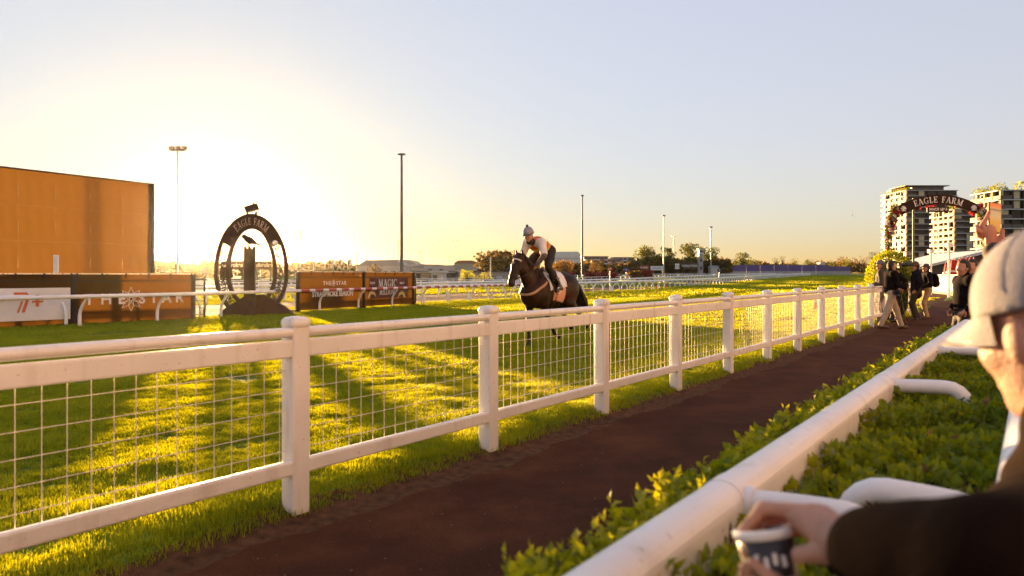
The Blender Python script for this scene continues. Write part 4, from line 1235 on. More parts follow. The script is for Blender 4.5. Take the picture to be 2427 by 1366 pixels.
board('red board reading Ladbrokes across the infield', 1509, 1537, 630, 638.5, 300, REDB, 'Ladbrokes', LETW, .75, sx=.85)
board('white lorry-like board right of the red Ladbrokes board', 1542, 1573, 631, 641, 300, BOARDW, 'RACING & SPORT', BLU, .32, sx=.9)
board('narrow white board between the pale mast and the dark board', 1600, 1610, 625, 638, 310, BOARDW, '2 2', DRK, .5)
board('dark board reading WORLD POOL', 1617, 1651, 623, 638, 315, DRK, 'WORLD POOL', LETW, .42, sx=.9)
board('white board standing above the purple hoarding', 1750, 1775, 625, 630, 420, BOARDW)
for px, lab in ((592, 'dark sign board reading ladbrokes, right one seen through the oval arch'), (530, 'dark sign board reading ladbrokes, left one behind the oval arch')):
    w2 = 27
    b_ = board(lab, px + (14 if px == 592 else -4), px + 48 + (4 if px == 592 else 0), 619, 639, 92, pm('sign_brown', (0.05, 0.03, 0.02), rough=.6, transl=.3, tcol=(.16, .06, .012)), 'ladbrokes', pm('letter_tan2', (0.5, 0.4, 0.32), rough=.5), .62)
# purple hoarding, panel by panel
th = thing('hoarding', 'long purple hoarding along the far turn', 'hoarding', (0, 0, 0))
pp = [(1735, 352), (1768, 354), (1801, 356), (1834, 358), (1867, 360), (1900, 362), (1933, 364), (1960, 366), (1988, 368), (2015, 370)]
for k, ((a, Ya), (b, Yb)) in enumerate(zip(pp[:-1], pp[1:])):
    A, B = at(a + .4, 0, Ya), at(b, 0, Yb)
    top = 628.5 if k < 7 else 632
    zt = CAM_H + (HY - top) / F_PX * Ya; zb = CAM_H + (HY - 643) / F_PX * Ya
    MB().beam((A.x, A.y, (zt + zb) / 2), (B.x, B.y, (zt + zb) / 2), .3, zt - zb).build('panel', PUR, th)
    MB().beam((A.x, A.y, zb - .9), (B.x, B.y, zb - .9), .5, 1.8).build('kerb_wall', GRY, th)
# observation tower
t = shed('slim grey observation tower among the open trees', 1657, 1666.5, 592, 318, GRY, ROOFW, 2.5, 0, [(0, .93, .8, .05, GLS), (0, .86, 1.05, .05, ROOFW), (0, .6, .5, .12, DRK), (0, .3, .5, .12, DRK)], None, 'observation_tower', 'tower')
shed('low pale sheds right of the observation tower', 1668, 1735, 636, 400, GRN, CRM, 8, 0, W6(.5, .4))
shed('small blue-roofed stall below the sunlit mast', 1686, 1703, 634, 330, PAL, pm('roof_blue', (0.30, 0.36, 0.48), rough=.5), 5, 0.8, (), None, 'stall')
shed('white shed with dark door behind the purple hoarding', 1944, 1956, 623, 520, PAL, ROOFW, 6, 0.6, [(0, .35, .4, .6, DRK)])
# number discs beside the running rails
def disc(label, px, y, Y, col, txt, r=8):
    x = xa(px, Y); z0 = gz(x, Y); zc = CAM_H + (HY - y) / F_PX * Y - z0; u = Y / F_PX
    t = thing('number_disc', label, 'sign', (x, Y, z0))
    MB().tube([(0, .06, -.2), (0, .06, zc)], .9 * u, 8).build('pole', RAILW, t)
    m = MB().lathe([(0, 0), (5.2 * u, 0), (5.2 * u, .05), (0, .051)], n=20); o = m.build('disc_face', col, t); o.rotation_euler = (R(90), 0, 0); o.location = (0, 0, zc)
    lettering(txt, 9 * u, LETW, t, (0, -.06, zc), bold=.02 * u)
disc('red-brown round number 1 marker on a white pole right of the horse', 1446, 638, 90, REDB, '1')
disc('small blue number 1 marker across the infield', 1484, 640, 150, BLU, '1')
disc('dark round number 2 marker by the far rails', 1705, 641, 150, DRK, '2')
# hanging flags on slim poles
for px, yt, lab in ((789, 605, 'left pole with a pair of hanging flags'), (808, 602, 'middle pole with a pair of hanging flags'), (829, 600, 'right pole with a pair of hanging flags')):
    Y = 240; x = xa(px, Y); z0 = gz(x, Y); u = Y / F_PX; zz_ = CAM_H + (HY - yt) * u - z0
    t = thing('flag_pole', lab, 'flag pole', (x, Y, z0), 0)
    MB().tube([(0, 0, -.3), (0, 0, zz_)], .12, 7).build('pole', STEEL, t)
    zf = CAM_H + (HY - 622) * u - z0
    for sx_, mt in ((-1, DRK), (1, ROOFW)):
        MB().box((sx_ * 2.7 * u, 0, zf), (4.2 * u, .08, 11 * u)).build('flag', mt, t)
# parked cars beyond the arch
TYR = pm('tyre', (0.02, 0.02, 0.02), rough=.8)
def car(label, px, Y, paint, rz, seed):
    x = xa(px, Y); t = thing('parked_car', label, 'car', (x, Y, gz(x, Y)), rz, 'cars parked beyond the oval arch')
    sd = [(-2.2, .35), (-2.25, .75), (-2.0, .95), (-1.5, 1.0), (-1.05, 1.42), (.55, 1.45), (1.15, .98), (2.0, .86), (2.25, .65), (2.2, .3)]
    m = MB(); m.prism(sd, (0, -.88, 0), (1, 0, 0), (0, 0, 1), (0, 1.76, 0)); m.build('body', paint, t)
    gl = [(-1.32, 1.03), (-.98, 1.36), (.48, 1.39), (.98, 1.02)]
    m = MB(); m.prism(gl, (0, -.886, 0), (1, 0, 0), (0, 0, 1), (0, 1.772, 0)); m.build('side_windows', GLS, t)
    for wx in (-1.4, 1.4):
        for wy in (-.82, .82):
            m = MB().lathe([(0, -.1), (.2, -.1), (.33, -.1), (.33, .1), (.2, .1), (0, .1)], n=16); o = m.build('wheel', TYR, t); o.rotation_euler = (R(90), 0, 0); o.location = (wx, wy, .33)
    for wy in (-.6, .6):
        MB().box((-2.22, wy, .72), (.08, .3, .14)).build('tail_light', REDB, t)
        MB().box((2.2, wy, .68), (.08, .3, .14)).build('headlight', LETW, t)
CARW = pm('car_white', (0.7, 0.69, 0.67), rough=.25, var=.03, coat=.5); CARG = pm('car_grey', (0.22, 0.22, 0.23), rough=.25, var=.05, coat=.5); CARD = pm('car_dark', (.03, .03, .035), rough=.25, coat=.5)
for px, c, l in ((485, CARW, 'white car parked left of the oval arch'), (549, CARW, 'white car seen through the left half of the oval arch'), (570, CARG, 'grey car beside the white one through the oval arch'), (633, CARW, 'white car seen right of the winning post'), (693, CARD, 'dark car between the oval arch and second hoarding')):
    car(l, px, 100 + (px % 7), c, R(8), px)
# birds
BIRD = pm('bird_dark', (0.05, 0.04, 0.035), rough=.8)
def bird(label, px, py, Y, s, rz, tilt):
    m = MB(); 
    m.tube([(-.22, 0, 0), (-.1, 0, .02), (.1, 0, .03), (.24, 0, .02)], [.01, .06, .06, .012], 7)
    for sg in (-1, 1):
        m.add([(.1, sg * .04, .04), (-.08, sg * .04, .04), (-.12, sg * .3, .16), (.02, sg * .32, .17), (-.14, sg * .62, .08), (0, sg * .3, .185), (.1, sg * .04, .06)], [(0, 1, 2, 3), (3, 2, 4), (5, 4, 2), (6, 5, 3)])
    o = m.build('bird', BIRD); o.location = at(px, py, Y); o.scale = (s, s, s); o.rotation_euler = (tilt, 0, rz); tag(o, label, 'bird', 'birds in the sky')
bird('bird flying alone left of the towers', 2019, 510, 90, 1.1, R(70), R(70))
for px, py, k in ((1074, 573, 0), (1085, 572, 1), (1098, 572, 2), (1104, 575, 3)):
    bird(['leftmost bird of the little flock above the sheds', 'second bird of the little flock above the sheds', 'third bird of the little flock above the sheds', 'rightmost bird of the little flock above the sheds'][k], px, py, 160, .9, R(20 + 30 * k), R(15))
# orange cones on the track
CONE = pm('cone_orange', (0.75, 0.12, 0.03), rough=.5, transl=.4, tcol=(.9, .2, .05))
def cone(label, px, py, h):
    for Y in np.arange(12, 160, .05):
        x = xa(px, Y)
        if CAM_H + (HY - py) / F_PX * Y <= gz(x, Y): break
    t = thing('traffic_cone', label, 'cone', (x, Y, gz(x, Y)), 0, 'orange cones along the track')
    MB().lathe([(h * .26, .03), (h * .2, .1 * h), (h * .05, h), (0, h)], n=12).build('cone_body', CONE, t)
    MB().box((0, 0, .015), (h * .62, h * .62, .03)).build('base', CONE, t)
cone('orange cone seen through the fence near its far end', 1933, 737, .55)
cone('small orange cone low behind the upper fence rail', 1694, 735, .32)
cone('small orange cone far down the track right of the rails', 1982, 671, .6)
cone('small orange cone on the track by the fence end', 2058, 667, .6)
for px, py in ((1534, 686), (1556, 686), (1580, 684)):
    cone('orange cone at the foot of the running rails, %s of three' % {1534: 'leftmost', 1556: 'middle', 1580: 'rightmost'}[px], px, py, .5)
# ------------------------------------------------------------------ apartment towers
SUNW = pm('tower_cream', (0.52, 0.41, 0.25), rough=.7, var=.05, scale=.2)
SLAB = pm('tower_slab', (0.50, 0.47, 0.48), rough=.6, var=.04, scale=.2)
TBR = pm('tower_brown', (0.07, 0.04, 0.03), rough=.6, var=.15, scale=.3)
GLSB = pm('balcony_glass', (0.11, 0.085, 0.075), rough=.3, var=.08, scale=.3, spec=.3)
def tower(label, Xc, Xr, Yf, Yb, zt, nf, bays_l, bays_f, pent, seed):
    """corner nearest the camera at Xc,Yf; sunlit flank runs back to Yb, shaded front runs right to Xr"""
    g = random.Random(seed); z0 = gz(Xc, Yf)
    t = thing('apartment_tower', label, 'building', (Xc, Yf, z0))
    W, D, H = Xr - Xc, Yb - Yf, zt - z0; fh = H / nf
    MB().box((W / 2 + .9, D / 2 + .9, H / 2 - .5), (W - 1.8, D - 1.8, H + 1)).build('core', TBR, t)
    prof = [(0, 1.6), (.3, .7), (.8, .25), (1.7, 0), (W, 0), (W, D), (0, D)]
    sme = MB().prism(prof, (0, 0, 0), (1, 0, 0), (0, 1, 0), (0, 0, .34)).mesh('floor_slab'); sme.materials.append(SLAB)
    pil = MB().box((.5, 0, 0), (.9, .55, fh - .44)).mesh('pier'); pil.materials.append(SUNW)
    par = MB().box((.05, 0, 0), (.18, D / bays_l * .9, 1.05)).mesh('parapet'); par.materials.append(SUNW)
    win = MB().box((.78, 0, 0), (.12, D / bays_l * .5, fh * .62)).mesh('window'); win.materials.append(GLS)
    wal = MB().box((.7, 0, 0), (.3, D / bays_l * .42, fh - .44)).mesh('wall_panel'); wal.materials.append(SUNW)
    fw = MB().box((0, .78, 0), (W / bays_f * .8, .1, fh * .72)).mesh('window'); fw.materials.append(pm('glass_brown', (0.045, 0.028, 0.022), rough=.35, var=.3, scale=.2, spec=.25))
    fb = MB().box((0, .05, 0), (W / bays_f * .94, .1, 1.05)).mesh('balcony_glass'); fb.materials.append(GLSB)
    fc = MB().box((0, .6, 0), (W / bays_f * .5, .3, fh * .8)).mesh('curtain'); fc.materials.append(SUNW)
    for i in range(nf + 1):
        o = link('floor_slab', sme, None, t); o.location = (0, 0, i * fh)
    for i in range(nf):
        zc = i * fh + fh / 2 + .21
        for j in range(bays_l):
            y = D * (j + .5) / bays_l
            o = link('pier', pil, None, t); o.location = (0, D * j / bays_l + .5, zc)
            q = g.random()
            if (i + j * 2) % 4 != 0:
                o = link('window', win, None, t); o.location = (0, y + .1 * D / bays_l, zc)
                o = link('wall_panel', wal, None, t); o.location = (0, y - .28 * D / bays_l, zc)
            else:
                o = link('window', win, None, t); o.location = (0.6, y, zc)
            if q < .72:
                o = link('parapet', par, None, t); o.location = (0, y, i * fh + .95)
        for j in range(bays_f):
            x = W * (j + .5) / bays_f
            o = link('window', fw, None, t); o.location = (x, 0, zc)
            q = g.random()
            if j == 0 or q < .12:
                o = link('balcony_glass', fb, None, t); o.location = (x, 0, i * fh + .95)
            if q > .8:
                o = link('curtain', fc, None, t); o.location = (x, 0, zc)
    if pent:
        MB().box((W * .55, D * .5, H + 1.9), (W * .62, D * .5, 3.0)).build('penthouse', GLSB, t)
        MB().box((W * .5, D * .48, H + 3.65), (W * .86, D * .62, .4)).build('penthouse_roof', TBR, t)
        MB().box((W * .1, D * .75, H + 1.6), (3.0, 5.0, 2.4)).build('plant_room', TBR, t)
    gq = np.random.default_rng(seed); n = 350
    P = np.stack([gq.uniform(.3, 2.5, n), gq.uniform(0, D, n), H + .4 + gq.uniform(0, 1, n) ** 2 * 1.6], 1)
    leaf_cloud('roof_planting', P, gq.normal(0, 1, (n, 3)) + np.array([0, 0, .8]), .7, seed, LEAF, t)['kind'] = 'stuff'
    return t
def T(px, Y): return xa(px, Y)
tower('tallest apartment tower behind the left half of the flower arch', T(2148, 430), T(2272, 430), 430, 430 * (2148 - CX) / (2087 - CX), CAM_H + (HY - 452) / F_PX * 430, 15, 5, 5, True, 3)
tower('lower cream apartment block in the middle of the flower arch', T(2262, 350), T(2336, 350), 350, 350 * (2262 - CX) / (2203 - CX), CAM_H + (HY - 497) / F_PX * 350, 11, 5, 3, False, 4)
tower('near apartment block with curved white balconies at the right edge', T(2372, 224), T(2480, 224), 224, 224 * (2372 - CX) / (2299 - CX), CAM_H + (HY - 452) / F_PX * 224, 9, 4, 4, False, 5)
# roof garden trees
for px, yt, Y, lab, k in ((2128, 445, 450, 'left small round tree on the tallest tower roof', 1), (2140, 441, 446, 'right small round tree on the tallest tower roof', 2), (2421, 432, 232, 'bright green tree on the roof at the right edge', 3)):
    u = Y / F_PX; x = xa(px, Y); zt = CAM_H + (HY - yt) * u
    t_ = thing('roof_tree', lab, 'tree', (x, Y, zt - 22 * u))
    g = np.random.default_rng(k + 90); n = 260
    q = g.normal(0, 1, (n, 3)); q /= np.linalg.norm(q, axis=1)[:, None]
    r_ = (5.5 if k < 3 else 13) * u
    P = q * r_ * g.uniform(.4, 1, (n, 1)) ** .4 + np.array([0, 0, 22 * u - r_])
    leaf_cloud('crown', P, q, .9 if k < 3 else .7, k, LEAF, t_)['kind'] = 'stuff'
    MB().tube([(0, 0, 0), (0, 0, 22 * u - r_)], .12, 6).build('trunk', BARK, t_)
# podium and low wall at the towers' feet
shed('pale podium wall at the foot of the towers', 2085, 2215, 622, 415, SUNW, TBR, 10, 0, W6(.6, .3), None, 'podium')

# ------------------------------------------------------------------ flower arch over the path
GY = 27.0
gu = GY / F_PX
gx = xa(2222, GY); g0 = gz(gx, GY)
SIGNB = pm('sign_board_brown', (0.026, 0.013, 0.007), rough=.6, var=.2, scale=4, spec=.15)
ga = thing('gate_arch', 'flower covered gate arch with dark curved EAGLE FARM sign over the path', 'arch', (gx, GY, g0), R(-8))
def zpy(py): return CAM_H + (HY - py) * gu - g0
RB = 165 * gu; CZ = zpy(462) - RB                      # centre of the sign arc
def ring(mb, r0, r1, a0, a1, y0, y1, n, cz=None, cx=0):
    cz = CZ if cz is None else cz; rows = []
    for k in range(n + 1):
        a = R(a0 + (a1 - a0) * k / n); c, s_ = math.cos(a), math.sin(a)
        rows.append([(cx + r0 * c, y0, cz + r0 * s_), (cx + r1 * c, y0, cz + r1 * s_), (cx + r1 * c, y1, cz + r1 * s_), (cx + r0 * c, y1, cz + r0 * s_)])
    vs = [v for q in rows for v in q]
    mb.add(vs, [(4*k + j, 4*k + (j+1) % 4, 4*(k+1) + (j+1) % 4, 4*(k+1) + j) for k in range(n) for j in range(4)] + [(0, 1, 2, 3), (4*n+3, 4*n+2, 4*n+1, 4*n)])
RI = RB - 23.5 * gu
m = MB(); ring(m, RI, RB, 55.5, 124.5, -.06, .06, 36); m.build('sign_board', SIGNB, ga)
HL = 14.5 * gu
def arc_map(u, v, d):
    rad = RI + 4.6 * gu + v * HL
    a = math.pi / 2 - u * HL / (RI + 12 * gu)
    return Vector((rad * math.cos(a), -.063 - d, CZ + rad * math.sin(a)))
m = MB(); serif_word(m, 'EAGLE FARM', arc_map, stretch=.88, gap=.10); m.build('lettering', LETW, ga)
for a in (59.5, 120.5):                                      # little crest at either end of the sign
    m = MB(); rad = (RI + RB) / 2; c_ = Vector((rad * math.cos(R(a)), -.075, CZ + rad * math.sin(R(a))))
    for k in range(7):
        b = R(20 + 23 * k); 
        m.tube([c_ + Vector((0, -.001 * k, -.04)), c_ + Vector((.11 * math.cos(b), -.001 * k, -.04 + .15 * math.sin(b)))], [.012, .024], 6)
    m.tube([c_ + Vector((-.09, -.01, -.07)), c_ + Vector((.09, -.01, -.07))], .02, 6)
    m.build('crest', LETW, ga)
m = MB(); m.box((0, -.02, zpy(497)), (48 * gu, .06, 12.5 * gu)); pq = m.build('plaque', SIGNB, ga)
lettering('SINCE 1863', 8.5 * gu, LETW, pq, (0, -.06, zpy(497)), sx=.95, bold=.004)
for dx in (-18 * gu, 18 * gu):
    MB().tube([(dx, -.02, zpy(491)), (dx, -.02, CZ + math.sqrt(RI ** 2 - dx ** 2) + .02)], .012, 6).build('hanger', DARKM, ga)
# arched tube carrying the flowers
LEGX = 109 * gu
def frame_pts(sg):
    q = [(sg * LEGX, 0, -.1), (sg * LEGX, 0, zpy(600)), (sg * LEGX, 0, zpy(560))]
    for k in range(1, 7):
        a = k / 6
        q.append((sg * (LEGX - (LEGX - 90 * gu) * a ** 1.6), 0, zpy(560) + (zpy(492) - zpy(560)) * (a ** .85)))
    return q
fg = random.Random(12)
PETW = pm('petal_white', (0.70, 0.62, 0.58), rough=.7, var=.1, scale=20, transl=.3); PETR = pm('petal_red', (0.50, 0.035, 0.03), rough=.7, var=.2, scale=20, transl=.3); PETP = pm('petal_pink', (0.55, 0.25, 0.22), rough=.7, var=.1, transl=.3)
def blossom(mat):
    m = MB()
    for k in range(6):
        a = 2 * math.pi * k / 6
        m.add([(0, 0, 0), (.05 * math.cos(a - .5), .05 * math.sin(a - .5), .03), (.085 * math.cos(a), .085 * math.sin(a), .05 + .01 * (k % 2)), (.05 * math.cos(a + .5), .05 * math.sin(a + .5), .03)], [(0, 1, 2), (0, 2, 3)])
        m.add([(0, 0, .01), (.03 * math.cos(a), .03 * math.sin(a), .06), (.045 * math.cos(a + .6), .045 * math.sin(a + .6), .07)], [(0, 1, 2)])
    me = m.mesh('blossom'); me.materials.append(mat); return me
BL = [blossom(PETW), blossom(PETR), blossom(PETP)]
for sg in (-1, 1):
    q = frame_pts(sg)
    MB().tube(q, .05, 8).build('frame_tube', DARKM, ga)
    g = np.random.default_rng(100 + sg); n = 1700
    P, N = [], []
    for _ in range(n):
        k = g.uniform(.9, len(q) - 1.001); i = int(k); f = k - i
        c_ = np.array(q[i]) * (1 - f) + np.array(q[i + 1]) * f
        d = g.normal(0, 1, 3); d /= np.linalg.norm(d)
        P.append(c_ + d * g.uniform(.03, .16)); N.append(d)
    leaf_cloud('foliage', np.array(P), np.array(N), .085, 5 + sg, TREE_L, ga)['kind'] = 'stuff'
    for j in range(75):
        k = fg.uniform(.9, len(q) - 1.2); i = int(k); f = k - i
        c_ = Vector(q[i]) * (1 - f) + Vector(q[i + 1]) * f
        d = Vector((fg.gauss(0, 1), -abs(fg.gauss(0, 1)) - .2, fg.gauss(0, 1))).normalized()
        w_ = fg.random(); 
        o = link('blossom', BL[1 if w_ < (.45 if sg < 0 else .2) else 0 if w_ < .85 else 2], None, ga)
        o.location = c_ + d * .16; o.rotation_euler = d.to_track_quat('Z', 'Y').to_euler(); s_ = fg.uniform(.6, 1.05); o.scale = (s_, s_, s_)
for k in range(9):
    a = R(fg.uniform(68, 112)) if k < 5 else R(fg.uniform(56, 62))
    o = link('blossom', BL[1], None, ga); o.location = ((RI - .03) * math.cos(a), -.07, CZ + (RI - .03) * math.sin(a)); o.rotation_euler = (R(90), 0, k)

# round clipped bush by the arch
bx, by = xa(2111, 23.5), 23.5
tb = thing('round_bush', 'round clipped green bush behind the photographers', 'bush', (bx, by, gz(bx, by)))
g = np.random.default_rng(8); n = 5200
q = g.normal(0, 1, (n, 3)); q /= np.linalg.norm(q, axis=1)[:, None]; q[:, 2] = np.abs(q[:, 2]) * 1.0
zz_ = q[:, 2:3]
P = q * np.array([.72, .72, .92]) * g.uniform(.86, 1.03, (n, 1)); P[:, 2] += 1.18
low = g.uniform(0, 1, n) < .3; P[low, 2] = g.uniform(.05, 1.2, low.sum()); q[low, 2] = .1
leaf_cloud('foliage', P, q, .075, 9, LEAF, tb)['kind'] = 'stuff'
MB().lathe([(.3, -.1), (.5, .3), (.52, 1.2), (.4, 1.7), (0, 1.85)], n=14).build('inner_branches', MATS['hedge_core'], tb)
# brown pole behind the arch
mast('thin brown pole rising behind the flower arch', 2165, 470, 34, .05, .045, None, pm('pole_brown', (0.12, 0.06, 0.04), rough=.5))
# lamp posts on the lawn side
for px, yt, Y, lab in ((2249, 586, 44, 'taller white lamp post with a square head beyond the picket fence'), (2206, 600, 50, 'shorter white lamp post near the picket fence end')):
    x = xa(px, Y); z0 = gz(x, Y); u = Y / F_PX; h = CAM_H + (HY - yt) * u - z0
    t = thing('lamp_post', lab, 'lamp post', (x, Y, z0))
    MB().tube([(0, 0, 0), (0, 0, h)], .075, 10).build('pole', RAILW, t)
    MB().box((0, 0, h + .12), (.28, .28, .24), None, 1.15).build('lamp_head', BOARDW, t)
# white picket fence on the right of the path
A, B = Vector((xa(2196, 58), 58, 0)), Vector((xa(2420, 33), 33, 0))
pf = thing('picket_fence', 'white picket fence along the right side of the path beyond the arch', 'fence', (0, 0, 0))
Lp = (B - A).length; dp = (B - A).normalized(); zA = .12
pk = MB().box((0, 0, .62), (.03, .15, 1.24)).mesh('picket'); pk.materials.append(RAILW)
n = int(Lp / .30)
for k in range(n):
    o = link('picket', pk, None, pf); q = A + dp * (k * .30); o.location = (q.x, q.y, zA); o.rotation_euler = (0, 0, math.atan2(dp.y, dp.x) + R(90))
for z in (.35, 1.02, 1.30):
    MB().beam((A.x, A.y, zA + z), (B.x, B.y, zA + z), .07 if z < 1.2 else .12, .09 if z < 1.2 else .05).build('fence_rail', RAILW, pf)
    A = A + FN * .0
MB().beam((A.x, A.y, .05), (B.x, B.y, .05), .25, .24).build('plinth', pm('warm_stone', (0.42, 0.28, 0.17), rough=.9, var=.15), pf)
# marquee roof behind the picket fence
mq = thing('marquee', 'long white sloping marquee roof behind the picket fence', 'marquee', (0, 0, 0))
Ym = 66
a_, b_, c2, d2 = at(2150, 640, Ym + 6), at(2345, 592, Ym), at(2345, 610, Ym), at(2165, 643, Ym + 6)
m = MB(); bk = Vector((3, 14, 0))
m.add([a_, b_, b_ + bk, a_ + bk], [(0, 1, 2, 3)]); m.add([v + Vector((0, 0, -.25)) for v in (a_, b_, b_ + bk, a_ + bk)], [(3, 2, 1, 0)]); m.add([a_, b_, b_ + Vector((0, 0, -.3)), a_ + Vector((0, 0, -.22))], [(0, 3, 2, 1)])
m.build('roof_sheet', ROOFW, mq)
m = MB(); e = Vector((0, .6, 0)); zf = Vector((0, 0, 1))
lo = [Vector((a_.x, a_.y, 0)), Vector((b_.x, b_.y, 0))]
m.add([lo[0] + e, lo[1] + e, b_ + e + Vector((0, 0, -.3)), a_ + e + Vector((0, 0, -.3))], [(0, 1, 2, 3)])
m.add([v + Vector((0, .1, 0)) for v in (lo[0] + e, lo[1] + e, b_ + e + Vector((0, 0, -.3)), a_ + e + Vector((0, 0, -.3)))], [(3, 2, 1, 0)])
m.build('side_wall', pm('marquee_shade', (0.10, 0.075, 0.07), rough=.8), mq)
# closed red umbrellas
URED = pm('umbrella_red', (0.42, 0.025, 0.02), rough=.7, var=.15, scale=5, transl=.25, tcol=(.6, .05, .03))
for k, (px, yt) in enumerate([(2243, 622), (2251, 619), (2258, 616), (2264, 616), (2274, 614), (2281, 612), (2293, 610), (2301, 609), (2308, 612)]):
    Y = 52 - (k % 3); x = xa(px, Y); u = Y / F_PX; zt = CAM_H + (HY - yt) * u
    zb0 = gz(x, Y)
    t = thing('closed_umbrella', '%s closed red umbrella in the row behind the picket fence' % ['leftmost', 'second from left', 'third from left', 'fourth from left', 'middle', 'fourth from right', 'third from right', 'second from right', 'rightmost'][k], 'umbrella', (x, Y, zb0), k, 'closed red umbrellas')
    m = MB(); pr = []; h = zt - zb0
    nn = 12
    for (r_, z) in ((.03, h), (.09, h - .1), (.17, h - .55), (.23, h - 1.0), (.15, h - 1.02)):
        pr.append([(r_ * (1.15 if j % 2 else .85) * math.cos(2 * math.pi * j / nn), r_ * (1.15 if j % 2 else .85) * math.sin(2 * math.pi * j / nn), z) for j in range(nn)])
    m.add([v for r_ in pr for v in r_], [(i * nn + j, i * nn + (j + 1) % nn, (i + 1) * nn + (j + 1) % nn, (i + 1) * nn + j) for i in range(4) for j in range(nn)])
    m.build('folded_canopy', URED, t)
    MB().tube([(0, 0, 0), (0, 0, h + .05)], .025, 7).build('pole', STEEL, t)
    MB().tube([(0, 0, h - .85), (0, 0, h - .75)], .24, 12, caps=False).build('white_band', BOARDW, t)
